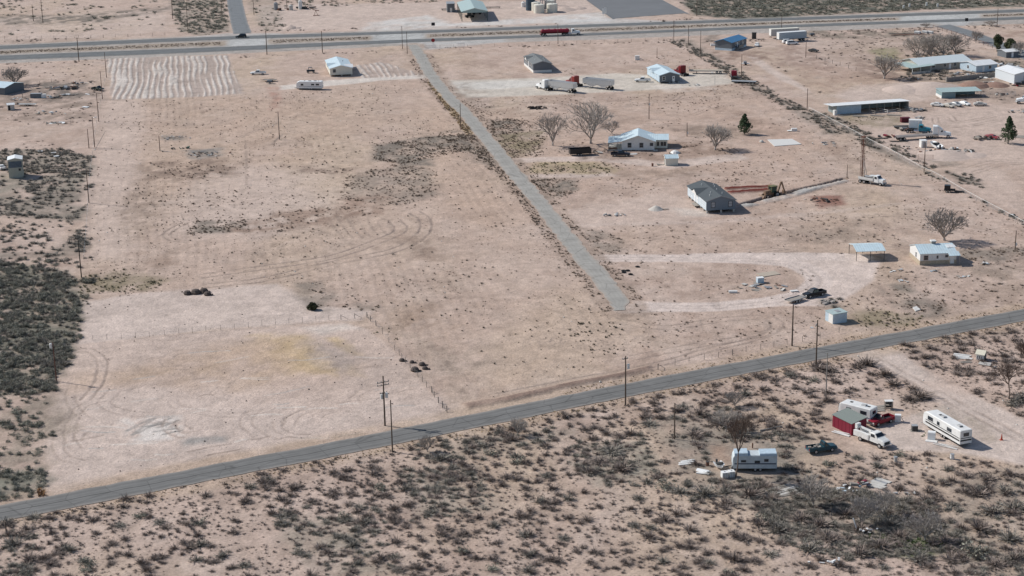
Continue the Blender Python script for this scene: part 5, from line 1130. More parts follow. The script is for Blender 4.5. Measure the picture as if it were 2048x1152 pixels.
place(semi, 'semi_truck', 'white semi tractor cut off by the right edge near the barn', 'semi truck', (2052, 207), (2040, 207), m=WHITE, sleeper=False)
JC = [(1875, 213, 1886, 214, OFFWH, 'pale'), (1897, 214.5, 1908, 216.5, mat('faded_beige', (.5, .46, .4), .6), 'beige'), (1912, 212, 1922, 214, GREYP, 'grey'), (1929, 210.5, 1939, 212.5, WHITE, 'bright white'), (1960, 211.5, 1970, 211.5, mat('dusty_ivory', (.58, .55, .5), .6), 'ivory')]
for k, (x, y, x2, y2, mm, nm) in enumerate(JC):
    place(suv, 'junk_car', ('dusty %s junk car in the row below the animal pen, %s' % (nm, ('leftmost', 'second from left', 'third from left', 'fourth from left', 'rightmost')[k])), 'car', (x, y), (x2, y2), m=mm, L=4.5, H=1.4, sedan=True, group='junk cars in a row')
place(suv, 'junk_car', 'red wrecked car beside the brush pile left of the conifer', 'car', (1984, 277), (1994, 278.5), m=mat('faded_red', (.32, .06, .07), .5), L=4.4, H=1.35, sedan=True)
def boat(o, L=6.0, m=WHITE):
    h = L/2; V = []
    st = [(-h, 1.0, .5, .35), (-h*.3, 1.1, .55, .3), (h*.4, 1.0, .45, .35), (h*.8, .55, .2, .55), (h, .06, .03, .9)]
    q = MB(); n = 7; vs = []
    for x, b, k, z in st:
        vs += [(x, -b, 1.25+(.15 if x > h*.7 else 0)), (x, -k-.25*b, z+.25), (x, 0, z), (x, k+.25*b, z+.25), (x, b, 1.25+(.15 if x > h*.7 else 0)), (x, b*.86, 1.22), (x, 0, .75), ]
        vs += [(x, -b*.86, 1.22)]
    n = 8; fs = [(k*n+i, k*n+(i+1) % n, (k+1)*n+(i+1) % n, (k+1)*n+i) for k in range(len(st)-1) for i in range(n)]+[tuple(range(n-1, -1, -1)), tuple(range((len(st)-1)*n, len(st)*n))]
    q.add(vs, fs).build('hull', m, o); MB().box(-.4, .3, -.8, .8, .9, 1.5).build('console', JUNKDK, o); MB().box(-h-.35, -h, -.2, .2, .6, 1.6).build('outboard_motor', CHASSIS, o)
place(boat, 'motor_boat', 'white open boat lying on the scrap mound in the right yard', 'boat', (1871, 297), (1862, 291.5), sc=1.2)
def booth(o):
    MB().box(-.9, .9, -.9, .9, 0, 2.1).build('wall', OFFWH, o); MB().box(-1, 1, -1, 1, 2.1, 2.2).build('roof', WHITE, o); MB().box(-.3, .3, -.93, -.88, .1, 1.8).build('door', GREYP, o)
place(booth, 'tank_booth', 'small white cabin beside the white boat', 'cabin', (1846, 294), ang=8)
def redbox(o):
    MB().box(-1.4, 1.4, -.9, .9, 0, 1.5).build('box', mat('dark_maroon', (.09, .012, .02), .6), o); MB().box(-1.45, 1.45, -.95, .95, 1.5, 1.56).build('lid', mat('dark_maroon2', (.11, .02, .03), .6), o)
place(redbox, 'dump_bin', 'dark maroon bin near the teal truck', 'bin', (1810, 244), ang=5)
# ---- left side
place(camper, 'travel_trailer', 'white travel trailer with dark windows below the cream mobile home', 'travel trailer', (620, 178.5), (596, 178.3), L=9.6, H=3.1, wins=((-3.2, 1.7, 1.2, .55), (-1.4, 1.7, 1.1, .5), (2.6, 1.6, .9, .6)), stripes=((1.2, 1.35, mat('grey_stripe', (.3, .32, .34), .4)),), doorx=.8, nose=1.0, acs=((0, 0), (-2, 0)))
place(utility, 'utility_trailer', 'flat dark trailer parked under the white pickup', 'trailer', (540, 162.5), (523, 162.5), L=5.0, sides=.15)
def propane(o, L=3.0, r=.5):
    n = 12; prof = [(-L/2, .15), (-L/2+.12, .7), (-L/2+.35, 1), (L/2-.35, 1), (L/2-.12, .7), (L/2, .15)]; vs = []
    for x, q in prof:
        for i in range(n): a = 2*PI*i/n; vs.append((x, r*q*math.cos(a), .75+r*q*math.sin(a)))
    fs = [(k*n+i, k*n+(i+1) % n, (k+1)*n+(i+1) % n, (k+1)*n+i) for k in range(5) for i in range(n)]+[tuple(range(n-1, -1, -1)), tuple(range(5*n, 6*n))]
    MB().add(vs, fs).build('tank', OFFWH, o, False)
    for x in (-L*.3, L*.3): MB().box(x-.1, x+.1, -.35, .35, 0, .4).build('saddle', CONC, o)
    MB().lathe([(.12, 1.2), (.12, 1.42)], 8).build('valve_dome', GREYP, o)
def cart(o):
    MB().box(-.9, .9, -.55, .55, .6, 1.3).build('tank_box', SLATE, o)
    MB().box(-1.3, 1.3, -.5, .5, .5, .58).build('deck', CHASSIS, o)
    for s in (-1, 1): wheel(o, 0, s*.7, .32, .2)
place(cart, 'tank_cart', 'small grey tank cart in front of the flat dark trailer', 'cart', (539.5, 167.2), ang=3)
def atv(o):
    MB().loft([(-1.3, .6, .5, .5, 1.0, .1), (1.3, .6, .45, .5, .95, .1)]).build('body', BLACK, o); MB().box(-.7, .5, -.6, .6, 1.75, 1.82).build('roof', BLACK, o)
    q = MB(); [q.tube((x, y, .9), (x*.9, y, 1.78), .04) for x in (-.7, .5) for y in (-.55, .55)]; q.build('roll_cage', CHASSIS, o)
    for x in (-.9, .9):
        for s in (-1, 1): wheel(o, x, s*.75, .32, .25)
place(atv, 'buggy', 'black off-road buggy left of the cream mobile home', 'buggy', (621.5, 146), ang=10, sc=1.2)
place(utility, 'utility_trailer', 'low dark trailer with white deck near the left edge', 'trailer', (54, 211.5), (40, 211.5), L=6.5, deckm=OFFWH, sides=.2)
place(pickup, 'pickup_truck', 'dark green pickup parked beside the left property fence', 'pickup', (196, 181), (201, 181.5), m=mat('dark_green_paint', (.03, .045, .035), .4), L=5.0, crew=False)
place(suv, 'junk_car', 'pale car half out of the frame at the left edge beside the tall cabin', 'car', (3, 338), (-8, 330), m=OFFWH, L=4.6, H=1.45, sedan=True)
# ================================================================== poles, fences, signs, scrap
def Pj(v):
    d = v-Vector((0, 0, HC)); z = d.dot(vF); return (1024+FPX*d.dot(vR)/z, 576-FPX*d.dot(vU)/z)
def height_to(p, ytop):
    lo, hi = 0.0, 30.0
    for _ in range(40):
        m_ = (lo+hi)/2
        if Pj(Vector((p.x, p.y, m_)))[1] > ytop: lo = m_
        else: hi = m_
    return lo
def pole(c, ytop, label, arms=(), xf=(), lamp=None, r=.14, m=None, group=None, boxz=None, name='utility_pole', guy=None, ang=-20):
    p = G(*c); h = height_to(p, ytop); o = thing(name, label, 'pole', (p.x, p.y, -.05), math.radians(ang), group)
    MB().tube((0, 0, 0), (0, 0, h+.05), r, r*.66, n=8).build('shaft', m or WOODP, o)
    for z, w, a in arms:
        q = MB(); q.rbox(.16*math.cos(a+1.57), .16*math.sin(a+1.57), h-z, w, .11, .13, a); cr = q.build('crossarm', m or WOODG, o)
        for t in (-.44, -.15, .15, .44):
            x, y = math.cos(a)*w*t+.16*math.cos(a+1.57), math.sin(a)*w*t+.16*math.sin(a+1.57); MB().lathe([(.07, h-z+.065), (.09, h-z+.15), (.04, h-z+.3)], 8, x, y).build('insulator', GREYP, cr)
    for z, a in xf:
        x, y = .5*math.cos(a), .5*math.sin(a); t = MB().lathe([(.26, h-z-.5), (.28, h-z+.35), (.12, h-z+.45)], 12, x, y).build('transformer', OFFWH, o); MB().tube((0, 0, h-z), (x*.6, y*.6, h-z), .05).build('bracket', STEEL, t)
    if lamp:
        a = lamp[1]; MB().tube((0, 0, h-lamp[0]), (.9*math.cos(a), .9*math.sin(a), h-lamp[0]+.25), .035).build('lamp_arm', STEEL, o); MB().rbox(1.1*math.cos(a), 1.1*math.sin(a), h-lamp[0]+.25, .6, .32, .2, a).build('lamp_head', WHITE, o)
    if boxz: MB().box(.08, .38, -.2, .2, boxz-.35, boxz+.35).build('meter_box', OFFWH, o)
    if guy:
        for a, ln in guy: MB().tube((0, 0, h*.75), (ln*math.cos(a), ln*math.sin(a), 0), .02, n=4).build('guy_wire', STEEL, o)
    return o
A0 = math.radians(48)
pole((770, 851), 752, 'tall power pole with crossarms and transformers at the graded pad edge', arms=((1.2, 2.4, A0), (1.75, 2.4, A0), (3.3, 1.4, A0)), xf=((3.9, 2.8), (3.6, .5)), r=.17)
pole((785, 904), 800, 'bare power pole on the scrub side of the near road below the pole with transformers')
pole((1251, 810), 712, 'power pole with one transformer standing just below the near road in mid photo', arms=((.55, 1.2, A0),), xf=((1.9, .2),), r=.16)
pole((1349, 878), 806, 'short bare pole in the scrub right of the road pole with one transformer')
pole((1584, 692), 609, 'dark power pole above the near road below the black pickup trailer', r=.17)
pole((1632, 732), 640, 'power pole with lamp and crossarm below the near road at the dirt drive', arms=((1.0, 1.8, A0+.7),), lamp=(1.9, 3.0), r=.16)
pole((1652, 787), 705, 'slim pale grey pole on a small dirt heap above the red shed', m=mat('grey_pole', (.26, .24, .22), .8), r=.12)
pole((113, 763), 684, 'reddish pole with white box near its top at the left end of the graded pad', xf=((.7, 3.2),), m=mat('reddish_pole', (.13, .062, .045), .85))
pole((163, 555), 478, 'dark pole at the upper edge of the left thicket', m=mat('dark_pole', (.045, .035, .03), .85))
LP = mat('brown_pole', (.125, .085, .068), .85)
pole((178, 406), 340, 'brown pole on the left property line below the cabin scrub', m=LP)
pole((189.5, 295), 234, 'pole carrying a white lamp on the left property line', m=LP, lamp=(.2, .1))
pole((178, 296), 258, 'shorter pole just left of the white lamp pole', m=LP)
pole((197.5, 243), 186, 'left property line pole beside the small green pickup wreck', m=LP)
pole((205, 198), 142.5, 'left property line pole at the lower corner of the ploughed strips', m=LP)
pole((213, 155), 104.5, 'left property line pole at the left edge of the ploughed strips', m=LP)
pole((158, 123), 75, 'tall dark pole on the near side of the highway at far left', r=.2)
pole((534, 109), 62, 'tall dark highway pole above the white pickup', r=.2)
pole((645, 105), 62, 'highway pole above the cream mobile home', r=.18)
pole((814.5, 107), 63, 'right one of the pole pair at the top of the worn street')
pole((805, 97.5), 52, 'left one of the pole pair at the top of the worn street')
pole((921.5, 259), 207, 'brown pole at the left edge of the worn street', m=LP)
pole((559, 279), 223, 'lone guyed pole in the middle of the big field', m=mat('dark_pole', (.045, .035, .03), .85), guy=((3.6, 4.5), (1.2, 5)))
pole((320, 302), 271, 'short pole beside the rubble patch in the big field', m=LP)
pole((1116, 88), 48, 'highway pole in front of the red tank trailer')
pole((1347.5, 82), 41, 'highway pole at the head of the weedy ditch', arms=((.6, 1.2, .2),))
pole((1376.8, 90), 52, 'second pole down the weedy ditch from the highway', boxz=4)
pole((1401, 108.5), 61, 'third pole down the weedy ditch, left of the blue-roofed house')
pole((1298, 238), 188, 'lone pole on open sand above the white farmhouse', boxz=5)
pole((1374, 272.5), 245, 'short pole with white meter box right of the farmhouse', boxz=1.1)
pole((1483, 151), 109, 'pole beside the weedy ditch above the bright red semi')
pole((1429.7, 169), 146, 'short yard pole with a lamp arm at the pale truck yard', lamp=(.1, 3.1), m=STEEL, r=.08)
pole((1563, 60), 31, 'highway pole behind the two box trailers')
pole((1393.5, 32), -6, 'pole beyond the highway right of the parking lot', r=.18)
pole((1314, 116), 95, 'short brown post pole on the sand above the slate home', m=LP, r=.1)
pole((1614, 222), 177, 'brown pole at the upper end of the long white pipe fence', m=LP)
pole((1611.5, 115), 83, 'brown pole on the red soil right of the box trailers', m=LP)
pole((1848, 343), 285, 'brown pole crossing the white pipe fence by the scrap mound', m=LP)
pole((1694, 356), 329, 'short dark post at the upper end of the trench', r=.1)
pole((2030, 500), 461, 'short dark pole right of the cottage near the right edge', boxz=1.5)
pole((1994, 52), 17, 'highway pole near the right edge')
pole((345.7, 38), -8, 'pole beyond the highway left of the side road scrub', r=.18)
pole((376, 62), 12, 'leaning-looking thin pole at the left edge of the side road scrub', r=.12)
pole((86, 46), -4, 'taller one of two poles beyond the highway at far left', r=.16, arms=((2.2, 1.6, .3),))
pole((67, 42), 9, 'shorter one of two poles beyond the highway at far left', r=.16)
pole((444, 31), -8, 'pole left of the side road beyond the highway'); pole((508, 30), -8, 'pole right of the side road beyond the highway')
pole((12.5, 1063), 1044, 'short post in the bottom left scrub', r=.12)
pole((574, 18), -10, 'pole beyond the highway behind the scrap by the side road')
# ---- fences
def fence(name, label, pts, ph=1.25, wires=(.35, .75, 1.15), pr=.045, pm=None, wm=None, brace=(), wr=.008, top=None, topr=.05, bigs=()):
    P = [G(*p) for p in pts]; c = P[0]; o = thing(name, label, 'fence', (c.x, c.y, 0))
    for i, p in enumerate(P):
        d = p-c; r = pr*(1.7 if i in bigs or i in brace else 1); MB().tube((d.x, d.y, -.1), (d.x, d.y, ph), r, n=6).build('post', pm or WOODG, o)
    for i in brace:
        d = P[i]-c; e = P[i+1 if i+1 < len(P) else i-1]-c; u = (e-d).normalized()*1.6; MB().tube((d.x, d.y, ph*.85), (d.x+u.x, d.y+u.y, .05), pr, n=5).build('brace', pm or WOODG, o)
    for z in wires:
        q = MB()
        for i in range(len(P)-1):
            a, b = P[i]-c, P[i+1]-c; q.tube((a.x, a.y, z), (b.x, b.y, z), wr, n=3, cap=False)
        q.build('wire', wm or STEEL, o)
    if top:
        q = MB()
        for i in range(len(P)-1): a, b = P[i]-c, P[i+1]-c; q.tube((a.x, a.y, top), (b.x, b.y, top), topr, n=6)
        q.build('rail', wm or OFFWH, o)
    return o
def interp(pts, n):
    P = np.array(pts, float); s = np.r_[0, np.cumsum(np.hypot(*np.diff(P, axis=0).T))]; q = np.linspace(0, s[-1], n); return list(zip(np.interp(q, s, P[:, 0]), np.interp(q, s, P[:, 1])))
FP = mat('fence_post', (.17, .15, .13), .8)
fence('wire_fence', 'thin wire fence along the upper edge of the graded pad', [(186, 682), (214, 679), (243, 678), (271.5, 676), (299, 674), (329, 671), (358, 668), (385, 666), (412, 663), (441, 660.5), (469, 658), (497, 655), (524, 651), (551, 649), (578, 648), (605, 645.5), (632, 643), (658, 641.5), (682, 640), (709.6, 637.5), (734, 635)], pm=FP, brace=(18, 19), bigs=(20,), pr=.035)
fence('wire_fence', 'wire fence running down the right side of the graded pad to the road', [(734, 635), (741, 642.5), (752, 652), (765, 668), (778, 685), (789.6, 701), (798.4, 710.5), (804, 719), (811, 726), (820.5, 736), (836, 754.5), (845, 764), (853, 775), (863.5, 785), (869, 794.5), (876.8, 806), (885, 815), (893.8, 824)], pm=FP, brace=(0, 13, 16), bigs=(1, 2, 15, 16, 17), pr=.05)
fence('wire_fence', 'wire fence along the upper verge of the near road', [(1316, 739), (1350, 730), (1378, 725), (1408.6, 720), (1437, 715.4), (1465, 710.5), (1492, 703.7), (1521, 699.8), (1547.7, 695), (1574, 689), (1605, 684), (1640, 676), (1678, 666)], pm=FP, brace=(0,), bigs=(0, 5))
fence('pipe_fence', 'long white pipe fence with mesh crossing the right side of the photo', interp([(1617, 222), (1650, 239), (1700, 265), (1743, 289), (1790, 312), (1843, 342), (1870, 354), (1910, 378), (1958, 405), (2000, 427), (2048, 453), (2120, 492)], 46), ph=1.3, wires=(.3, .65, .95), pm=mat('white_post', (.50, .48, .45), .6), top=1.33, topr=.06, wr=.008, wm=mat('dull_white_pipe', (.56, .55, .52), .6), pr=.04)
fence('wire_fence', 'wire fence on the left property line beside the ploughed strips', interp([(168, 520), (174, 440), (180, 350), (194, 240), (206, 185), (214, 140), (216, 122)], 20), pm=FP)
fence('rail_fence', 'brown rail fence beside the frontage road', interp([(1866, 57), (1890, 64), (1945, 82), (1985, 97)], 14), ph=1.5, pm=mat('rust_rail', (.16, .09, .07), .8), wm=mat('rust_rail', (.16, .09, .07), .8), top=1.4, topr=.07, pr=.08)
fence('wire_fence', 'post fence on the red soil left of the bare tree', [(1633, 118), (1650, 122.5), (1665, 127), (1680, 131.5), (1697, 137), (1712, 142)], pm=FP, ph=1.5, pr=.08)
fence('wire_fence', 'post fence beyond the highway at the far left', interp([(-40, 79), (90, 78), (188, 76), (245, 74.5), (330, 71)], 16), pm=FP, ph=1.4, pr=.06, bigs=(10, 12))
fence('wire_fence', 'wire fence along the near side of the highway above the open lot', interp([(880, 96), (1000, 93), (1120, 89), (1300, 82), (1345, 80)], 18), pm=FP, ph=1.3, pr=.05)
fence('wire_fence', 'wire fence in front of the junk heap at the far left', [(45, 196), (46, 196.5), (80, 170), (103, 165), (148, 174), (104, 196)], pm=FP, ph=1.6, pr=.06)
fence('mesh_fence', 'short reddish mesh fence below the scrap mound', [(1836, 318), (1850, 318.5), (1866, 319)], pm=RUST, wm=RUST, ph=1.4, wires=(.2, .5, .8, 1.1, 1.35), wr=.03)
def gate(label, a, b, h=1.2):
    p, q = G(*a), G(*b); L = (q-p).length; o = thing('farm_gate', label, 'gate', p, heading(p, q)); f = MB()
    for z in (.15, h): f.tube((0, 0, z), (L, 0, z), .05)
    for x in (0, L): f.tube((x, 0, 0), (x, 0, h+.1), .06)
    f.build('gate_frame', SILVER, o); [MB().tube((.06, 0, z), (L-.06, 0, z), .03).build('bar', SILVER, o) for z in np.linspace(.35, h-.2, 4)]
gate('left metal farm gate at the top of the worn street', (850, 96.5), (872, 95)); gate('right metal farm gate set in the highway fence', (916, 95.5), (929, 94.5), 1.9)
def sign(label, c, ytop, m, w=.75, h=.75, oct_=False):
    p = G(*c); H = height_to(p, ytop); o = thing('road_sign', label, 'sign', p, 0); MB().tube((0, .06, 0), (0, .06, H), .05).build('sign_post', STEEL, o)
    q = MB()
    if oct_: q.prism([(w/2*1.08*math.cos(PI/8+k*PI/4), H-h/2+w/2*1.08*math.sin(PI/8+k*PI/4)) for k in range(8)], -.02, .02, 'y')
    else: q.box(-w/2, w/2, -.02, .02, H-h, H)
    q.build('sign_plate', m, o)
sign('red octagonal sign beside the gates at the top of the worn street', (866.5, 95), 77, mat('sign_red', (.28, .02, .025), .4), 1.5, 1.5, True)
sign('dark sign on the far shoulder of the highway above the worn street', (866.5, 55), 45, DARK, 1.6, 1.4)
sign('left white sign at the corner of the parking lot', (1207, 34), 17, OFFWH, 1.2, 2.6); sign('right white sign at the corner of the parking lot', (1211, 32), 15.5, OFFWH, 1.2, 2.6)
sign('dark square sign at the frontage road junction', (1933, 46), 36, DARK, 1.4, 1.4)
for k, (x, y) in enumerate(((1807, 17.5), (1819, 14), (1853, 11.5), (1875, 14))):
    o = thing('gate_pillar', ('leftmost', 'second from left', 'third from left', 'rightmost')[k]+' of the white gate pillars at the ranch drive beyond the highway', 'pillar', G(x, y), 0, 'white gate pillars'); MB().box(-.35, .35, -.35, .35, -.1, 1.4).build('shaft', OFFWH, o); MB().box(-.42, .42, -.42, .42, 1.4, 1.52).build('cap', WHITE, o)
# ---- single small things
def simple(name, label, cat, c, parts, ang=0, z=None, group=None, sc=1.0):
    p = G(*c); o = thing(name, label, cat, (p.x, p.y, gheight(p.x, p.y)-.02 if z is None else z), math.radians(ang), group, sc)
    for nm, mb, m in parts: mb.build(nm, m, o)
    return o
def slab(label, pts, m=None, name='concrete_slab'):
    W = wpoly(pts); c = W.mean(0); o = MB().prism([tuple(q-c) for q in W], -.15, .16, 'z').build(name, m or CONC); o.location = (c[0], c[1], 0); tag(o, label, 'slab')
slab('bare pale concrete slab right of the farmhouse', [(1535, 280), (1584, 278.5), (1603, 289), (1549, 293)], mat('bright_concrete', (.60, .59, .56), .85, var=.08))
slab('small tan slab beside the junk inside the loop drive', [(1512, 548), (1549, 543), (1561, 549), (1524, 555)], mat('tan_concrete', (.42, .36, .29), .9))
slab('small white sheet of concrete lying by the weeds above the near road', [(1825, 616), (1833, 613.5), (1841, 620), (1831, 623)], mat('bright_concrete', (.60, .59, .56), .85))
def pile(name, label, cat, c, n, spread, size, mats, seed=1, flat=False, group=None, pn='scrap_piece', sheet=False):
    r = random.Random(seed); p = G(*c); o = thing(name, label, cat, (p.x, p.y, 0), 0, group)
    for k in range(n):
        x, y = r.gauss(0, spread[0]*.45), r.gauss(0, spread[1]*.45); zz = r.uniform(.02, .25 if flat else .6)
        if sheet: a, b, t = r.uniform(.7, 1)*size, r.uniform(.25, .6)*size, r.uniform(.04, .1)
        else: a, b, t = r.uniform(.3, 1)*size, r.uniform(.15, .5)*size, r.uniform(.1, .45)*size*.6
        MB().rbox(x, y, zz+t/2, a, b, t, r.uniform(0, PI), r.uniform(-.2, .2), r.uniform(-.2, .2)).build(pn, r.choice(mats), o)
    return o
def boards(label, c, n, L, W, ang, m, dx=.1, dy=.5, name='board_stack', cat='boards'):
    p = G(*c); o = thing(name, label, cat, (p.x, p.y, 0), math.radians(ang)); r = random.Random(n)
    for k in range(n): MB().rbox(r.uniform(-dx, dx), (k-(n-1)/2)*dy, .1+.03*(k % 3), L*r.uniform(.8, 1), W, .07, r.uniform(-.12, .12), r.uniform(-.06, .06)).build('board', m if not isinstance(m, list) else r.choice(m), o)
def barrel(label, c, m, r=.32, h=.95, capm=None):
    return simple('barrel', label, 'barrel', c, [('drum', MB().lathe([(r*.95, 0), (r, .05), (r, h*.33), (r*1.05, h*.36), (r, h*.39), (r, h*.95), (r*.96, h)], 14), m), ('lid', MB().lathe([(r*1.04, h+.002), (r*1.04, h+.05)], 14), capm or m)])
def tyre(label, c, ang=0, up=False, group='old tyres on the sand'):
    q = MB(); R, r = .42, .14; n, k = 14, 6; vs = []
    for i in range(n):
        for j in range(k): a, b = 2*PI*i/n, 2*PI*j/k; vs.append(((R+r*math.cos(b))*math.cos(a), (R+r*math.cos(b))*math.sin(a), .14+r*math.sin(b)))
    q.add(vs, [(i*k+j, ((i+1) % n)*k+j, ((i+1) % n)*k+(j+1) % k, i*k+(j+1) % k) for i in range(n) for j in range(k)])
    p = G(*c); o = q.build('old_tyre', RUBBER); o.location = (p.x, p.y, .0); tag(o, label, 'tyre', group)
for k, (x, y) in enumerate(((1247, 542.5), (1255.5, 542), (1247.5, 545.5), (1261, 549.5), (1275, 534.5))): tyre('black tyre lying right of the worn street, '+('leftmost of the cluster', 'second from left in the cluster', 'nearest under the leftmost one', 'lowest of the cluster', 'highest and farthest right')[k], (x, y))
JW = [OFFWH, GREYP, mat('pale_board', (.55, .52, .47), .8), WOODG, CONC]; JD = [JUNKDK, WOODG, RUST, GREYP]; JM = JW+JD
pile('scrap_pile', 'scrap pile of pale sheets and boards inside the loop drive', 'scrap', (1515, 574), 12, (4, 3), 1.8, JM, 3, True, sheet=True)
pile('scrap_pile', 'scattered boards running from the scrap pile toward the car trailer', 'scrap', (1552, 577), 8, (4, 2), 1.6, JM, 8, True, sheet=True)
simple('junk_appliance', 'white and blue box standing on the scrap inside the loop drive', 'appliance', (1520, 565), [('body', MB().box(-.75, .75, -.6, .6, 0, 1.2), LBLUE), ('top', MB().box(-.78, .78, -.63, .63, 1.2, 1.28), WHITE), ('leg', MB().box(-.85, .85, -.7, .7, -.05, .002), JUNKDK)], 12)
simple('bathtub', 'white tub lying left of the scrap inside the loop drive', 'tub', (1466, 585.5), [('shell', MB().loft([(-.95, .22, .38, 0, .5, .04), (.95, .22, .38, 0, .5, .04)]), WHITE), ('hollow', MB().box(-.8, .8, -.27, .27, .495, .51), OFFWH)], -3)
simple('white_pallet_sheet', 'white sheet lying near the car trailer on the loop drive', 'sheet', (1588, 583), [('sheet', MB().rbox(0, 0, .2, 1.7, .9, .12, .2), OFFWH), ('support', MB().box(-.5, .5, -.3, .3, 0, .14), WOODG)])
simple('log', 'weathered log lying in the scrub above the tall bare tree', 'log', (1542, 858.5), [('trunk', MB().tube((-2.3, 0, .2), (2.3, 0, .22), .16, .12, n=8), WOODG)], 24)
boards('light boards in a heap below the old white camper', (1573, 982), 9, 5.0, .45, 25, [WOODG, mat('pale_board', (.55, .52, .47), .8)], .5, .42)
boards('grey metal sheets stacked right of the lumber below the teal pickup', (1759, 968), 5, 3.0, .85, -42, [CONC, GREYP], .3, .75)
pile('scrap_pile', 'scrap heap with red piece left of the grey sheets', 'scrap', (1722, 972), 9, (2.4, 1.5), 1.5, [WOODG, JUNKDK, RED, GREYP], 5)
pile('scrap_pile', 'white and blue rubbish heap below the teal pickup', 'scrap', (1696, 979), 9, (2.6, 1.4), 1.1, [OFFWH, LBLUE, WHITE, JUNKDK], 6, True)
pile('scrap_pile', 'small white rubbish heap beside the grey shrub', 'scrap', (1818, 990), 7, (2, 1.3), .9, [OFFWH, GREYP, WOODG], 7, True)
pile('scrap_pile', 'white rubbish heap at the bottom of the thicket near the photo bottom', 'scrap', (1660, 1128), 13, (2.8, 1.4), .9, [WHITE, OFFWH, WHITE, JUNKDK], 9)
pile('scrap_pile', 'pale rubbish in the thicket beside the white pipe', 'scrap', (1735, 1066), 6, (1.6, 1.0), .8, [OFFWH, WHITE], 10)
simple('drain_pipe', 'white pipe leaning in the thicket', 'pipe', (1719, 1060), [('pipe', MB().tube((-.4, 0, .1), (-1.0, .3, 1.9), .09), WHITE), ('elbow', MB().tube((-.4, 0, .1), (.1, -.2, .08), .09), WHITE)])
simple('trash_can', 'dark lidded trash can below the service truck', 'trash can', (1791, 923), [('body', MB().lathe([(.26, 0), (.33, .8)], 12), CONC), ('lid', MB().lathe([(.36, .802), (.3, .95)], 12), GREYP)])
barrel('white barrel on the sand right of the long white trailer', (1904, 918), OFFWH, .36, .9, GREYP)
simple('traffic_cone', 'red cone standing beside the dirt drive at the right', 'cone', (2003, 880), [('cone', MB().lathe([(.2, .05), (.05, 1.15)], 12), mat('cone_red', (.42, .07, .04), .5)), ('base', MB().box(-.3, .3, -.3, .3, 0, .05), mat('cone_red', (.42, .07, .04), .5))])
simple('gas_tank', 'white upright tank with steps beside the long white trailer', 'tank', (1863, 878), [('body', MB().loft([(-.65, .5, .45, .05, 1.5, .15), (.65, .5, .45, .05, 1.5, .15)]), WHITE), ('step_plate', MB().box(-.9, 1.1, -1.5, -.55, 0, .12), OFFWH)], -20)
boards('white ladder-like rails lying along the long white trailer', (1893, 893), 3, 5.0, .14, -38, OFFWH, .3, .35, 'rail_stack')
simple('air_cooler', 'dark cooler box at the left end of the long white trailer', 'appliance', (1829, 861), [('body', MB().box(-.5, .5, -.45, .45, 0, 1.0), JUNKDK), ('lid', MB().box(-.53, .53, -.48, .48, 1.0, 1.06), GREYP), ('base_board', MB().box(-.8, 1.3, -.7, .6, -.05, .06), WOODG)])
simple('fridge', 'white fridge standing right of the red pickup', 'fridge', (1795.5, 843), [('body', MB().box(-.55, .55, -.4, .4, 0, 1.35), WHITE), ('door', MB().box(-.5, .5, -.45, -.4, .05, 1.3), OFFWH), ('hose', MB().tube((.55, 0, .9), (1.1, -.1, .05), .05), GREYP)], -12)
simple('power_pedestal', 'dark shelf stand with white top above the red pickup', 'stand', (1777, 818), [('top', MB().box(-.75, .75, -.5, .5, 1.55, 1.65), OFFWH), ('shelf', MB().box(-.65, .65, -.45, .45, .8, .88), WOODG), ('back_panel', MB().box(-.7, .7, .4, .46, .1, 1.55), JUNKDK)]+[('leg', MB().box(x-.06, x+.06, y-.06, y+.06, 0, 1.55), WOODG) for x in (-.65, .65) for y in (-.38, .33)])
boards('flat panels lying left of the dark shelf stand', (1757, 818), 3, 2.4, .8, 12, [WOODG, CONC], .6, .9)
barrel('bright blue barrel beside the camper behind the red shed', (1730, 843.5), mat('blue_plastic', (.05, .12, .32), .4))
boards('white pipes and planks along the foot of the red shed', (1684, 868), 3, 4.0, .3, -42, OFFWH, .2, .35)
simple('stove_pipe', 'dark post at the far corner of the red shed', 'post', (1677.5, 826), [('post', MB().tube((0, 0, 0), (0, 0, 1.9), .08), DARK), ('cap', MB().lathe([(.13, 1.9), (.05, 2.05)], 8), DARK)])
boards('old white sheets stacked left of the old camper', (1372, 926), 3, 2.8, .5, 14, [OFFWH, CONC], .5, .6)
simple('fibreglass_shell', 'white hull-shaped shells lying left of the old camper', 'shell', (1408, 943), [('hull', MB().loft([(-1.3, .5, .3, .02, .35, .1), (.8, .6, .35, .02, .4, .1), (1.4, .1, .05, .02, .2, .02)]), WHITE), ('side_sheet', MB().rbox(.3, -.95, .15, 2.2, .5, .12, .3), OFFWH)], -35)
place(boat, 'small_boat', 'small white dinghy lying beside the old camper', 'boat', (1439, 937), (1447, 945), L=3.2, sc=.75)
for k in (0, 1):
    simple('water_tote', ('left', 'right')[k]+' one of the two white caged water totes by the tall bare tree', 'tote', (1449+k*13.5, 955.5-k*2), [('tank', MB().box(-.52, .52, -.52, .52, .14, 1.1), WHITE), ('pallet', MB().box(-.55, .55, -.55, .55, 0, .13), WOODG), ('cap', MB().lathe([(.14, 1.1), (.14, 1.16)], 10), GREYP)]+[('cage_bar', MB().box(-.55, .55, -.56, -.535, z, z+.04), STEEL) for z in (.3, .55, .8, 1.05)]+[('cage_bar', MB().box(x-.02, x+.02, -.56, -.535, .14, 1.1), STEEL) for x in (-.45, -.15, .15, .45)], 12, group=None)
simple('metal_sheet', 'white panel leaning on the left end of the old camper', 'panel', (1466, 938), [('panel', MB().rbox(0, 0, .8, 1.1, .1, 1.6, 1.0, .15), OFFWH), ('foot', MB().box(-.4, .4, -.4, .1, 0, .08), WOODG)])
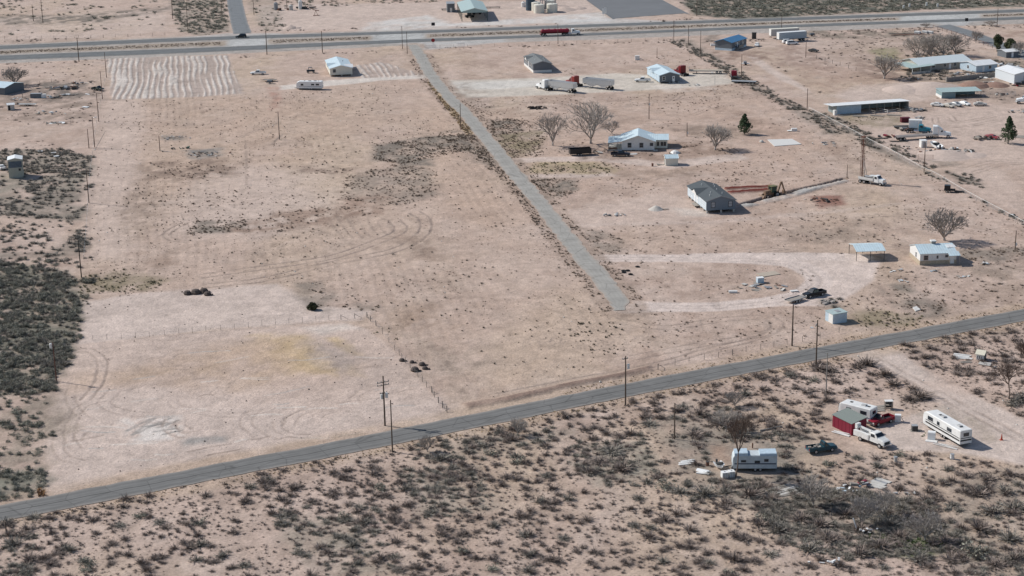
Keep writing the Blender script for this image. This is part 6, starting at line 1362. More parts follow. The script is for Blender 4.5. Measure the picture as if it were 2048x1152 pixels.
barrel('small dark drum between the white sheets and the dinghy', (1415, 931), RUST, .3, .7, JUNKDK)
simple('post_stub', 'reddish post above the old camper', 'post', (1505, 896), [('post', MB().tube((0, 0, 0), (0, 0, .9), .12), RUST), ('cap', MB().lathe([(.13, .9), (.1, .95)], 8), RUST)])
boards('white corrugated sheets stacked left of the tiny hut', (1926, 714), 5, 3.6, .45, -22, [OFFWH, CONC], .4, .55)
boards('row of pale boards on trestles below the white sheets', (1932, 725), 3, 2.6, .25, 8, WOODG, .2, .3)
boards('flat grey panel right of the tiny hut', (1968, 728), 2, 2.4, .9, -28, CONC, .2, .8)
simple('white_board', 'small bright white board propped below the tiny hut', 'board', (1989, 737), [('board', MB().rbox(0, 0, .3, .9, .08, .7, .3, .6), WHITE), ('prop', MB().box(-.05, .05, 0, .4, 0, .4), WOODG)])
pile('brush_pile', 'heap of cut branches above the light blue shed', 'brush', (1655, 606), 14, (1.8, 1.2), 1.6, [WOODG, BARK], 12, pn='branch')
for k, (x, y, w) in enumerate(((1791, 542, 1.5), (1970, 527, 1.8), (1868, 543, 1.6), (1926, 553, 2.2), (1808, 562, 1.6))):
    pile('scrap_pile', 'pale scrap on the sand around the cottage, '+('below the carport', 'right of its shadow', 'just below its front wall', 'farthest below it', 'left of the farthest heap')[k], 'scrap', (x, y), 6, (w, 1.2), 1.0, [OFFWH, LBLUE, WOODG, CONC], 30+k, True, sheet=True)
simple('gravel_heap', 'pale gravel heap left of the grey manufactured home', 'heap', (1312, 419), [('heap', MB().lathe([(2.2, -.05), (1.5, .35), (.8, .8), (.1, 1.1)], 16), mat('pale_gravel', (.50, .46, .41), .95, var=.15, scale=3, bump=.8, bscale=4)), ('board', MB().rbox(2.2, -.4, .2, 2.2, .5, .1, .1), WOODG)])
pile('scrap_pile', 'dark and pale rubble lying left of the gravel heap', 'scrap', (1232, 431), 12, (3.5, 1.6), 1.2, JM, 14, True)
simple('cooler_box', 'white box with open lid lying on the sand near the conifer', 'box', (1588, 262), [('box', MB().box(-.9, .9, -.6, .6, 0, .9), OFFWH), ('lid', MB().rbox(-1.5, 0, .2, 1.3, 1.2, .08, .1), WHITE)])
simple('boulder', 'pale boulder beside the left end of the slab', 'rock', (1523, 284.5), [('rock', MB().lathe([(.6, -.1), (.7, .3), (.4, .65), (.05, .75)], 9), CONC), ('chip', MB().rbox(.8, -.4, .1, .5, .4, .25, .4), CONC)])
simple('tarp_heap', 'white tarp over a heap right of the farmhouse', 'heap', (1350, 306), [('tarp', MB().lathe([(1.6, -.05), (1.1, .6), (.2, 1.0)], 9), OFFWH), ('base', MB().box(-1.8, 1.8, -1.0, .8, -.05, .12), JUNKDK)])
simple('fire_barrel', 'small rusty barrel left of the white shed', 'barrel', (1305, 332.5), [('drum', MB().lathe([(.3, 0), (.3, .9)], 12), RUST), ('rim', MB().lathe([(.33, .85), (.33, .92)], 12), RUST)])
boards('pale boards lying at the farmhouse porch corner', (1264, 309), 3, 3.4, .35, 18, [OFFWH, CONC], .3, .5)
pile('scrap_pile', 'dark junk heap between the black trailer and farmhouse porch', 'scrap', (1192, 307), 9, (2.5, 1.2), 1.3, JM, 15)
pile('brush_pile', 'dark heap of dead branches on the open sand above the bare trees', 'brush', (1071, 217.5), 16, (3.6, 1.0), 2.2, [mat('charred_wood', (.045, .035, .032), .9), BARK2], 16, pn='branch')
pile('burn_pile', 'burnt brush pile on the red-brown patch right of the trench', 'brush', (1646, 402), 14, (3, 1.6), 1.5, [JUNKDK, mat('burnt_earth', (.10, .05, .035), .9)], 17, pn='branch')
simple('wellhead', 'white well housing on the sand above the slate home', 'well', (1274.5, 119.5), [('housing', MB().box(-.9, .9, -.7, .7, 0, 1.7), OFFWH), ('pipe', MB().tube((.9, 0, .5), (1.7, 0, .5), .12), STEEL)])
pile('scrap_pile', 'white rubble and hoses at the lower edge of the truck yard', 'scrap', (1393, 171), 6, (3, 1.0), 1.3, [OFFWH, CONC, WHITE], 18)
simple('yard_cart', 'pale cart in the weeds above the dirt path', 'cart', (1491, 130), [('deck', MB().box(-1.6, 1.6, -.8, .8, .6, .75), OFFWH), ('wheel', MB().tube((0, -.95, .4), (0, -.75, .4), .4, n=12), RUBBER), ('wheel', MB().tube((0, .75, .4), (0, .95, .4), .4, n=12), RUBBER), ('crate', MB().box(-.8, .4, -.6, .6, .75, 1.5), GREYP)])
simple('trough', 'white trough left of the blue-roofed house', 'trough', (1428.5, 91.5), [('shell', MB().loft([(-1.6, .5, .6, 0, .8, .1), (1.6, .5, .6, 0, .8, .1)]), WHITE), ('hollow', MB().box(-1.4, 1.4, -.45, .45, .79, .81), GREYP)])
simple('gate_post', 'dark tall box post right of the blue-roofed house', 'post', (1508, 77.5), [('post', MB().box(-.9, .9, -.4, .4, 0, 2.6), JUNKDK), ('cap', MB().box(-1, 1, -.5, .5, 2.6, 2.7), DARK)])
for k, (x, y) in enumerate(((1835, 67), (1850, 66), (1860, 66.5))): simple('culvert_block', ('leftmost', 'middle', 'rightmost')[k]+' of the three white concrete blocks at the far right lot edge', 'block', (x, y), [('block', MB().box(-1.3, 1.3, -.7, .7, 0, 1.0), OFFWH), ('notch', MB().box(-1.2, 1.2, -.72, -.69, .2, .8), GREYP)], -48, group='white concrete blocks')
boards('dark pipes lying left of the white concrete blocks', (1815, 69), 6, 16, .35, 4, [JUNKDK, RUST], .8, 1.1, 'pipe_stack', 'pipes')
simple('oil_pump', 'small rusty pump frame on the pale lot right of the side road', 'machinery', (632, 31), [('post', MB().tube((-.9, 0, 0), (0, 0, 2.6), .1), RUST), ('post', MB().tube((.9, 0, 0), (0, 0, 2.6), .1), RUST), ('beam', MB().rbox(0, 0, 2.6, 3.2, .25, .3, 0, 0, .2), RUST), ('base', MB().box(-1.4, 1.6, -.5, .5, 0, .25), RUST)])
for k, (x, y, hh) in enumerate(((552, 20, 3.4), (601, 18, 4.0), (582, 20, 2.2))): simple('white_tank', 'pale upright box by the scrap beyond the highway, '+('leftmost', 'tallest', 'middle small')[k], 'tank', (x, y), [('body', MB().lathe([(1.0, 0), (1.0, hh), (.3, hh+.3)], 14), (GREYP, OFFWH, CONC)[k]), ('lid', MB().lathe([(.3, hh+.3), (.3, hh+.5)], 8), GREYP)])
pile('scrap_pile', 'dark scrap heap left of the tall pale tank beyond the highway', 'scrap', (567, 20), 9, (5, 2.5), 3, JD, 19); pile('scrap_pile', 'dark scrap heap right of the tall pale tank beyond the highway', 'scrap', (613, 17), 10, (5, 3), 3.2, JD, 20)
# left edge junk
pile('scrap_pile', 'long heap of dark junk beside the fence at the far left', 'scrap', (130, 178), 22, (10, 3), 2.6, JD, 21); pile('scrap_pile', 'pale junk sheets at the lower edge of the far left heap', 'scrap', (137, 190), 12, (6, 1.8), 2.4, JW, 22, True, sheet=True)
simple('wire_crate', 'grey wire crate left of the far left junk heap', 'crate', (73, 195.5), [('frame', MB().box(-2.0, 2.0, -.9, .9, 0, .12), GREYP), ('side', MB().box(-2.0, 2.0, -.9, -.82, .12, 1.6), SLATE), ('side', MB().box(-2.0, 2.0, .82, .9, .12, 1.6), SLATE), ('top', MB().box(-2.0, 2.0, -.9, .9, 1.6, 1.66), GREYP)])
simple('white_cabinet', 'white cabinet right of the grey wire crate', 'cabinet', (88, 195.5), [('body', MB().box(-.8, .8, -.6, .6, 0, 1.4), OFFWH), ('door', MB().box(-.7, .7, -.64, -.6, .1, 1.3), WHITE)])
simple('white_sheet', 'bright white sheet lying left of the property line poles', 'sheet', (171, 215), [('sheet', MB().rbox(0, 0, .25, 2.4, 1.6, .08, -.4), WHITE), ('support', MB().box(-.6, .6, -.5, .5, 0, .2), WOODG)])
pile('scrap_pile', 'white frame of bent pipes and sheets on the far left sand', 'scrap', (108, 246), 9, (3.5, 2), 2.2, [OFFWH, WHITE, WOODG], 23, True, sheet=True)
o = simple('pen_frame', 'open frame of thin rails right of the bent white sheets', 'frame', (118, 249), [('rail', MB().tube((-4, -1, z), (4, 0, z), .05), WOODG) for z in (.4, 1.0)]+[('post', MB().tube((x, y, 0), (x, y, 1.3), .06), WOODG) for x, y in ((-4, -1), (0, -.5), (4, 0))])
simple('leaning_pole', 'thin pole with white flag plate lying by the left property line', 'pole', (190, 300), [('shaft', MB().tube((0, 0, 0), (2.6, 5, 5.0), .07), WOODG), ('foot', MB().box(-.3, .3, -.3, .3, 0, .15), CONC)])
for k, (x, y) in enumerate(((80, 304), (107, 307), (113, 314))): simple('white_sheet', 'white sheet lying in the scrub right of the tall cabin, '+('leftmost', 'middle', 'lowest')[k], 'sheet', (x, y), [('sheet', MB().rbox(0, 0, .35, 1.6, 1.0, .1, .3*k), WHITE), ('support', MB().box(-.4, .4, -.3, .3, 0, .3), WOODG)])
pile('rubble_pile', 'dark rubble with pale bits in the field right of the short pole', 'rubble', (408, 309), 26, (6, 3.5), 1.1, JD+[OFFWH, JUNKDK], 24, True); pile('rubble_pile', 'grey stone ring of rubble above the short field pole', 'rubble', (345, 276), 22, (5, 2.6), .8, [GREYP, WOODG, CONC, JUNKDK], 25, True)
pile('rubble_pile', 'dark pipes and a green drum beside the short field pole', 'rubble', (367, 297), 8, (4.5, 1.2), 1.3, [JUNKDK, mat('green_drum', (.03, .09, .06), .5)], 26, True)
simple('thin_rail', 'thin white rail lying right of the short field pole', 'rail', (331, 303), [('rail', MB().tube((-1.2, .7, .1), (1.4, -.7, .1), .06), OFFWH), ('end_block', MB().box(-1.4, -1.1, .6, .9, 0, .2), CONC)])
for k, (x, y, s_) in enumerate(((392, 587, 1.6), (375, 588, 1.3), (408, 584, 1.4), (415, 590, 1.2))): simple('boulder', 'dark clod at the upper edge of the pale pad, '+('largest', 'leftmost', 'upper right', 'lower right')[k], 'rock', (x, y), [('rock', MB().lathe([(.6*s_, -.1), (.75*s_, .25*s_), (.5*s_, .6*s_), (.05, .75*s_)], 8), mat('dark_clod', (.10, .08, .07), .95, var=.3)), ('chip', MB().rbox(.9*s_, -.3, .15, .5, .4, .4, .4), MATS['dark_clod'] if 'dark_clod' in MATS else JUNKDK)])
for k, (x, y, s_) in enumerate(((829.5, 741.5, 1.0), (804, 722, .7), (824, 725, .6), (844, 730, .8), (850, 738, .7))): simple('boulder', 'dark boulder by the fence corner of the graded pad, '+('largest', 'upper left', 'upper middle', 'upper right', 'right')[k], 'rock', (x, y), [('rock', MB().lathe([(.7*s_, -.1), (.9*s_, .3*s_), (.6*s_, .75*s_), (.05, .95*s_)], 9), mat('dark_clod', (.10, .08, .07), .95, var=.3)), ('chip', MB().rbox(1.1*s_, -.2, .12, .4, .35, .3, .7), MATS['dark_clod'])])
# scrap mound in the right yard
simple('dirt_mound', 'low pale dirt mound carrying scrap below the white boat', 'mound', (1890, 310), [('mound', MB().lathe([(9, -.1), (6, .4), (3, .9), (.2, 1.2)], 20), DIRT), ('shoulder', MB().lathe([(5, -.1), (3, .3), (.2, .6)], 14, 8, -1), DIRT)])
for k, (x, y) in enumerate(((1866, 305), (1888, 302), (1908, 300), (1930, 305))): pile('scrap_pile', 'grey scrap on the mound below the white boat, '+('leftmost', 'second from left', 'third from left', 'rightmost')[k], 'scrap', (x, y), 11, (4, 2.2), 1.5, JM, 40+k, group='scrap heaps on the mound')
pile('scrap_pile', 'dark red scrap left of the small white cabin', 'scrap', (1820, 298), 8, (3, 1.2), 1.4, [RUST, JUNKDK, WOODG], 45); pile('scrap_pile', 'rusty scrap left of the long flatbed', 'scrap', (1776, 274), 9, (4, 1.5), 1.8, [RUST, JUNKDK, RED], 46)
pile('scrap_pile', 'dark beams behind the long flatbed', 'scrap', (1812, 262), 10, (4, 1.2), 2.4, JD, 47); pile('scrap_pile', 'board scrap right of the stable', 'scrap', (1838, 222), 9, (4, 2), 1.8, [WOODG, JUNKDK, GREYP], 48)
pile('scrap_pile', 'reddish scrap in front of the white barn', 'scrap', (2018, 172), 8, (4, 1.5), 1.6, [RUST, RED, JUNKDK], 49); pile('brush_pile', 'dark brush heap left of the red wrecked car', 'brush', (1966, 278), 14, (3, 2), 2.2, [BARK2, WOODG], 50, pn='branch')
pile('scrap_pile', 'grey rubble on the sand above the drill rig', 'scrap', (1652, 288), 12, (5, 3), 1.3, [GREYP, WOODG, CONC], 51, True)
boards('wooden deck leaning right of the conifer at the right edge', (2040, 274), 3, 7, 1.1, -25, WOODG, .4, 1.2)
pile('scrap_pile', 'mixed timber and pale scrap beside the ranch annex', 'scrap', (2010, 132), 12, (7, 3), 2.6, [WOODG, JUNKDK, OFFWH], 52)
simple('gravel_heap', 'large pale spoil heap above the stable', 'heap', (1862, 178), [('heap', MB().lathe([(13, -.1), (9, .9), (4, 1.9), (.3, 2.3)], 24), DIRT), ('shoulder', MB().lathe([(9, -.1), (5, 1.0), (.3, 1.4)], 18, -9, -1), DIRT)])
simple('gravel_heap', 'red-brown spoil heap right of the animal pen wall', 'heap', (1948, 172), [('heap', MB().lathe([(6, -.1), (4, 1.0), (.3, 1.9)], 18), mat('brown_spoil', (.27, .17, .13), .95, var=.2)), ('shoulder', MB().lathe([(5, -.1), (3, .8), (.3, 1.3)], 16, 8, 0), mat('brown_spoil', (.27, .17, .13), .95))])
simple('tyre_stack', 'dark flat wheel by the lower end of the pipe fence', 'tyre', (2024, 433), [('wheel', MB().tube((0, 0, 0), (0, 0, .55), .9, n=14), RUBBER), ('hub', MB().tube((0, 0, .55), (0, 0, .6), .4, n=10), OFFWH)])

# gear beside the tanks and right of the canopy beyond the highway
simple('white_tank', 'small white upright tank left of the dark blue tank beyond the highway', 'tank', (1047, 14), [('body', MB().lathe([(1.1, 0), (1.1, 2.2), (.3, 2.6)], 14), OFFWH), ('lid', MB().lathe([(.3, 2.6), (.3, 2.8)], 8), GREYP)])
simple('low_platform', 'long low steel platform right of the green canopy', 'platform', (980, 16.5), [('deck', MB().box(-5, 5, -.8, .8, .5, .65), JUNKDK)]+[('leg', MB().box(x-.1, x+.1, -.7, .7, 0, .5), JUNKDK) for x in (-4.5, 0, 4.5)])
simple('low_platform', 'short low steel platform left of the green canopy', 'platform', (897, 20), [('deck', MB().box(-3.5, 3.5, -.8, .8, .5, .65), JUNKDK)]+[('leg', MB().box(x-.1, x+.1, -.7, .7, 0, .5), JUNKDK) for x in (-3, 3)])
simple('dirt_mound', 'curved dirt berm right of the cream tanks beyond the highway', 'mound', (1128, 20), [('mound', MB().lathe([(7, -.1), (4.5, .6), (2, 1.2), (.2, 1.5)], 18), DIRT), ('shoulder', MB().lathe([(5, -.1), (3, .6), (.2, 1.1)], 14, 7, 4), DIRT)])
simple('dirt_mound', 'small dirt mound beside the highway right of the side road', 'mound', (581, 56.5), [('mound', MB().lathe([(4, -.1), (2.5, .7), (.2, 1.5)], 16), DIRT), ('shoulder', MB().lathe([(2.5, -.1), (1.5, .4), (.2, .7)], 12, 3, 0), DIRT)])
boards('rusty pipe rack lying right of the red semi at the yard end', (1497, 170), 4, 7, .2, 10, [RUST, GREYP], .3, .4, 'pipe_stack', 'pipes')
for k, (x, y, a_) in enumerate(((1760, 277, 4), (1800, 283, 2))): boards('dark steel beams on the ground '+('left of the flatbed tail', 'under the front of the flatbed tail')[k], (x, y), 4, 6, .25, a_, [JUNKDK, RUST], .5, .4, 'beam_stack', 'beams')
for k, (x, y) in enumerate(((1690, 231), (1722, 233), (1757, 232), (1790, 231))): boards('timber rails and boards on the ground below the stable, '+('leftmost', 'second from left', 'third from left', 'rightmost')[k], (x, y), 4, 5, .25, random.uniform(-20, 20), [WOODG, GREYP, RUST], .6, .5, 'timber_heap')
for k, (x, y, n_) in enumerate(((1905, 160, 'left end of the block wall'), (1938, 152, 'middle of the block wall'), (1975, 168, 'gap right of the pen'))): pile('scrap_pile', 'mixed yard scrap near the '+n_, 'scrap', (x, y), 9, (4, 2), 1.6, JM, 60+k)
place(pickup, 'pickup_truck', 'dark pickup parked against the white barn at the right edge', 'pickup', (2046, 172), (2060, 172), m=CHASSIS, L=5.4)
place(flatbed, 'flatbed_trailer', 'low dark flatbed standing between the teal semi and the bin', 'trailer', (1815, 256), (1840, 255), L=9, deckm=JUNKDK, low=True)

for k, (x, y, lb) in enumerate(((1828, 160, 'left end of the garden below the ranch house'), (1915, 150, 'foot of the ranch house wall'), (1968, 158, 'foot of the white annex'), (2030, 160, 'left corner of the white barn'), (2000, 190, 'right end of the mesh run'), (2035, 225, 'right edge below the barn'), (1850, 238, 'sand right of the maroon bin'))):
    pile('scrap_pile', 'low mixed scrap at the '+lb, 'scrap', (x, y), 8, (3.5, 1.8), 1.7, JM, 70+k)
for k, (x, y, lb) in enumerate(((40, 200, 'below the dark building at the far left'), (110, 196, 'below the far left junk heap'), (160, 168, 'behind the green pickup wreck'), (95, 228, 'on the dark line below the white decked trailer'))):
    pile('scrap_pile', 'scattered scrap '+lb, 'scrap', (x, y), 9, (4.5, 1.8), 1.7, JM, 90+k)
place(suv, 'junk_car', 'small dark wreck beside the pole above the long pipe fence', 'car', (1627, 104), (1640, 105), m=JUNKDK, L=4.2, H=1.35, sedan=True)
place(cart, 'tank_cart', 'grey cart beside the box trailers near the highway', 'cart', (1624, 72.5), ang=10)
# ================================================================== trees
def bare_tree_mesh(seed, H, open_=.5, trunk=.09, r0=.20, n0=6, levels=5, ff=2.6):
    """vase of limbs from a short trunk, then fans of fine twigs"""
    r = random.Random(seed); T, Cn = MB(), MB()
    def grow(p, d, L, rad, lv):
        q = p; dd = d.copy(); mids = [p]
        for s_ in range(2):
            dd = (dd+Vector((r.gauss(0, .10), r.gauss(0, .10), r.uniform(-.02, .09)))).normalized(); e = q+dd*L/2
            (T if lv < 2 else Cn).tube(q, e, max(rad*(1-.2*s_), .03), max(rad*(.8-.2*s_), .021), n=6 if lv < 2 else 3, cap=False); q = e; mids.append(e)
        if lv >= levels: return
        n = n0 if lv == 0 else (4 if lv < 2 else 3)
        for k in range(n):
            az = 2*PI*(k+r.uniform(-.35, .35))/n
            if lv == 0: tl = r.uniform(.25, 1.0)*open_*1.5; base = q
            else: tl = r.uniform(.25, .8); base = q if k == 0 else mids[1]+(q-mids[1])*r.uniform(0, 1)
            u = dd.orthogonal().normalized(); w = dd.cross(u); nd = dd*math.cos(tl)+(u*math.cos(az)+w*math.sin(az))*math.sin(tl); nd.z += .12; nd.normalize()
            grow(base, nd, L*(ff if lv == 0 else r.uniform(.60, .82)), rad*(.62 if lv == 0 else .6), lv+1)
    grow(Vector((0, 0, -.1)), Vector((r.uniform(-.08, .08), r.uniform(-.08, .08), 1)).normalized(), H*trunk, r0, 0)
    zs = sorted(v[2] for v in Cn.v); s = H/zs[int(len(zs)*.985)]
    for M_ in (T, Cn): M_.v = [(v[0]*s, v[1]*s, v[2]*s) for v in M_.v]
    bk = mat('brown_bark', (.17, .125, .10), .9, var=.25, island=.3) if seed == 9 else BARK
    return T.mesh('trunk', bk), Cn.mesh('crown', bk)
TV = [bare_tree_mesh(1, 10, .55), bare_tree_mesh(2, 10, .42, n0=5), bare_tree_mesh(5, 10, .75, .06, n0=7), bare_tree_mesh(9, 10, .5, .36, .15, 6, ff=.55)]
TVw = [sorted(abs(v.co.x) for v in c.vertices)[int(len(c.vertices)*.96)] for t, c in TV]
def tree(label, c, ytop, wpx, var, name='bare_tree', rot=None):
    p = G(*c); h = height_to(p, ytop); o = thing(name, label, 'tree', (p.x, p.y, 0), random.uniform(0, 6) if rot is None else rot); t, cr = TV[var]
    w = wpx/S(*c)/2/TVw[var]/1.0
    for nm, me in (('trunk', t), ('crown', cr)):
        q = link(bpy.data.objects.new(nm, me), o); q.scale = (w, w, h/10)
tree('slim bare tree left of the larger one behind the black trailer', (1105, 291), 229, 56, 1)
tree('large bare tree left of the white farmhouse', (1181, 287), 210, 100, 0)
tree('small bare tree at the left rear corner of the farmhouse', (1224, 268), 243, 32, 0)
tree('small bare tree between the farmhouse and the slab', (1430, 299), 252, 52, 2)
tree('bare tree standing alone left of the ranch house', (1768, 157), 113, 56, 2)
tree('grey bare tree behind the ranch house, leftmost of its row', (1836, 119), 74, 66, 0)
tree('grey bare tree behind the ranch house, second of its row', (1862, 117), 72, 66, 1)
tree('grey bare tree behind the ranch house, third of its row', (1886, 114), 68, 66, 0)
tree('grey bare tree behind the ranch house, rightmost of its row', (1910, 111), 68, 54, 1)
tree('small bare tree beside the frontage road', (1951, 85), 62, 24, 2)
tree('bare tree by the highway at the frontage junction', (1853, 55), 47, 20, 2)
tree('bare tree right of the highway pole near the right edge', (1982, 52), 42, 26, 2)
tree('bare tree at the right frame edge behind the outbuilding', (2040, 112), 84, 40, 0)
tree('broad bare tree behind the cottage', (1889, 481), 424, 78, 2)
tree('tall slender bare tree in front of the old camper', (1471, 956), 834, 62, 3)
tree('bare tree above the scrub at the lower right edge', (2018, 798), 732, 56, 3)
tree('tall bare tree cut by the lower right edge of the photo', (2048, 770), 680, 60, 3)
tree('grey bare tree by the blue-roofed building at the far left', (31, 170), 137, 48, 2)
tree('low spreading bare tree below the old camper', (1626, 1010), 955, 62, 2)
tree('bare thicket tree left of the white pipe', (1722, 1050), 1000, 60, 2); tree('bare thicket tree behind the white pipe', (1765, 1032), 985, 60, 0); tree('bare thicket tree right of the green grass', (1850, 1080), 1030, 70, 0)
tree('small mesquite with bare branches just below the near road', (1035, 869), 838, 36, 2); tree('forked bare bush tree below the road left of mid photo', (855, 903), 874, 34, 2)
tree('bare bush tree among the scrub above the old camper', (1470, 812), 786, 40, 2); tree('wide bare bush tree in the grey scrub left of the old camper', (1452, 862), 822, 60, 0)
def leaf_cloud(centers, n, size, seed, flat=.7):
    r = np.random.default_rng(seed); V = []; 
    c = np.array(centers); k = r.integers(0, len(c), n); d = r.normal(size=(n, 3)); d /= np.linalg.norm(d, axis=1)[:, None]
    p = c[k, :3]+d*(c[k, 3:4]*r.uniform(.45, 1.0, (n, 1))**.5); p[:, 2] = np.maximum(p[:, 2], .05)
    u = r.normal(size=(n, 3)); u /= np.linalg.norm(u, axis=1)[:, None]; w = np.cross(u, d); w /= np.linalg.norm(w, axis=1)[:, None]+1e-6
    s = size*r.uniform(.6, 1.3, (n, 1)); V = np.stack([p-u*s-w*s*.5, p+u*s-w*s*.5, p+u*s+w*s*.5, p-u*s+w*s*.5], 1).reshape(-1, 3)
    return V, np.arange(4*n).reshape(n, 4)
PINE = mat('pine_needles', (.055, .085, .04), .8, var=.3, island=.5); JUNI = mat('juniper_leaves', (.07, .08, .038), .8, var=.3, island=.5)
def conifer(label, c, ytop, wpx, seed):
    p = G(*c); h = height_to(p, ytop); w = wpx/S(*c)/2*1.25; r = random.Random(seed); cs = []
    for k in range(80):
        t = r.random()**.8; a = r.uniform(0, 2*PI); rr = w*(1-t)**.75*r.uniform(.35, .95)*(0.75 if t < .12 else 1); cs.append((rr*math.cos(a), rr*math.sin(a), h*(.16+.82*t), .16*h*(1-.75*t)*.7))
    o = thing('conifer', label, 'tree', (p.x, p.y, 0)); V, F = leaf_cloud(cs, 3600, .17, seed); link(bpy.data.objects.new('crown', np_mesh('crown', V, F, PINE)), o)
    MB().tube((0, 0, -.1), (0, 0, h*.95), .2, .03, n=7).build('trunk', BARK2, o)
conifer('single green conifer above the concrete slab', (1489, 268.5), 227, 27, 3); conifer('dark green conifer beside the red wrecked car at the right', (2016, 287), 232, 34, 5)
def roundtree(label, c, ytop, wpx, seed, m=JUNI):
    p = G(*c); h = height_to(p, ytop); w = wpx/S(*c)/2; r = random.Random(seed); cs = []
    for k in range(26):
        a = r.uniform(0, 2*PI); t = r.uniform(.25, .9); rr = w*math.sin(PI*min(1, t*.9+.1))*r.uniform(.2, .8); cs.append((rr*math.cos(a), rr*math.sin(a), h*t, w*.34))
    o = thing('evergreen_tree', label, 'tree', (p.x, p.y, 0)); V, F = leaf_cloud(cs, 2600, .2, seed); link(bpy.data.objects.new('crown', np_mesh('crown', V, F, m)), o)
    MB().tube((0, 0, -.1), (0, 0, h*.6), .25, .12, n=7).build('trunk', BARK2, o)
roundtree('left one of the two round green trees by the frontage road', (1994, 103), 69, 30, 1); roundtree('right one of the two round green trees by the frontage road', (2020, 105), 78, 28, 2)
roundtree('dark green bush standing on the pale upper pad', (625, 619.5), 606, 22, 4, mat('dark_green_leaves', (.055, .058, .028), .8, var=.3, island=.5))
# ================================================================== scrub
SC1 = mat('scrub_twigs_brown', (.255, .205, .175), .9, var=.25, scale=.3, island=.5); SC2 = mat('scrub_twigs_grey', (.25, .225, .19), .9, var=.25, scale=.3, island=.5)
SC3 = mat('creosote_leaves', (.235, .225, .18), .9, var=.3, scale=.12, island=.55); SC4 = mat('dry_tuft_brown', (.18, .135, .10), .9, var=.3, scale=.2, island=.5)
SC5 = mat('straw_grass', (.40, .30, .18), .9, var=.3, scale=.2, island=.4); SC6 = mat('olive_tufts', (.15, .135, .075), .9, var=.3, scale=.2, island=.5); SC7 = mat('green_grass', (.06, .12, .02), .8, var=.3, scale=.3, island=.4)
SC8 = mat('dark_green_tufts', (.095, .085, .06), .9, var=.3, scale=.2, island=.5)
def g_shrub(seed, n=110, leafy=70, up=.35, wide=.035):
    """unit-radius twiggy shrub: bent stems from the base with side twigs and a few leaves"""
    r = np.random.default_rng(seed); V = []; F = []
    for k in range(n):
        a = r.uniform(0, 2*PI); el = np.arcsin(r.uniform(up*.3, 1.0)**1.1); L = r.uniform(.45, 1.0)
        b = np.array([r.normal(0, .12), r.normal(0, .12), 0]); d = np.array([np.cos(a)*np.cos(el), np.sin(a)*np.cos(el), np.sin(el)*.85])
        bend = np.array([r.normal(0, .15), r.normal(0, .15), r.normal(.05, .1)]); m_ = b+d*L*.55+bend*.3; t = b+d*L+bend; t[2] = max(t[2], .04); m_[2] = max(m_[2], .03)
        s = np.array([-np.sin(a), np.cos(a), r.normal(0, .5)]); s /= np.linalg.norm(s); w = wide*r.uniform(.7, 1.4); i = len(V)
        V += [b-s*w, b+s*w, m_+s*w*.7, m_-s*w*.7, t+s*w*.3, t-s*w*.3]; F += [[i, i+1, i+2, i+3], [i+3, i+2, i+4, i+5]]
    V = np.array(V); F = np.array(F)
    if leafy:
        cs = [(*(v*.95), .14) for v in V[4::6][:60]]; V2, F2 = leaf_cloud(cs, leafy, .05, seed+1); F = np.concatenate([F, F2+len(V)]); V = np.concatenate([V, V2])
    return V, F
def g_tuft(seed, n=16, wide=.10):
    r = np.random.default_rng(seed); V = []; F = []
    for k in range(n):
        a = r.uniform(0, 2*PI); q = r.uniform(.3, 1); b = np.array([r.normal(0, .22), r.normal(0, .22), -.02]); t = b+np.array([np.cos(a)*q*.8, np.sin(a)*q*.8, r.uniform(.35, .95)]); s = np.array([-np.sin(a), np.cos(a), 0])*wide; i = len(V)
        m_ = b*.5+t*.5+np.array([0, 0, .12]); V += [b-s, b+s, m_+s*.9, m_-s*.9, t+s*.3, t-s*.3]; F += [[i, i+1, i+2, i+3], [i+3, i+2, i+4, i+5]]
    return np.array(V), np.array(F)
def g_leafy(seed, n=260, size=.065):
    r = random.Random(seed); cs = []
    for k in range(9):
        a = r.uniform(0, 2*PI); q = r.uniform(0, .7); cs.append((q*math.cos(a), q*math.sin(a), r.uniform(.2, .6), r.uniform(.22, .4)))
    V, F = leaf_cloud(cs, n, size, seed); V2, F2 = g_shrub(seed, 26, 0); return np.concatenate([V, V2]), np.concatenate([F, F2+len(V)])
SHR = [g_shrub(100+k, 130, (20, 60, 0, 40, 90, 10)[k]) for k in range(6)]; TUF = [g_tuft(200+k) for k in range(6)]; LEA = [g_leafy(300+k) for k in range(6)]
SPARSE = [g_shrub(400+k, 46, 20, wide=.05) for k in range(4)]
def scatter_mesh(pts, protos, sizes, hs=1.0, seed=1):
    r = np.random.default_rng(seed); Vs = []; Fs = []; off = 0; n = len(pts); ch = r.integers(0, len(protos), n); ang = r.uniform(0, 2*PI, n); hh = r.uniform(.75, 1.25, n)*hs
    for k, (V, F) in enumerate(protos):
        id_ = np.nonzero(ch == k)[0]
        if not len(id_): continue
        c, s = np.cos(ang[id_])[:, None], np.sin(ang[id_])[:, None]; sz = sizes[id_][:, None]
        X = (V[None, :, 0]*c-V[None, :, 1]*s)*sz+pts[id_, 0][:, None]; Y = (V[None, :, 0]*s+V[None, :, 1]*c)*sz+pts[id_, 1][:, None]; Z = V[None, :, 2]*sz*hh[id_][:, None]
        Vs.append(np.stack([X, Y, Z], 2).reshape(-1, 3)); Fs.append((F[None]+(np.arange(len(id_))*len(V))[:, None, None]).reshape(-1, 4)+off); off += len(id_)*len(V)
    return np.concatenate(Vs), np.concatenate(Fs)
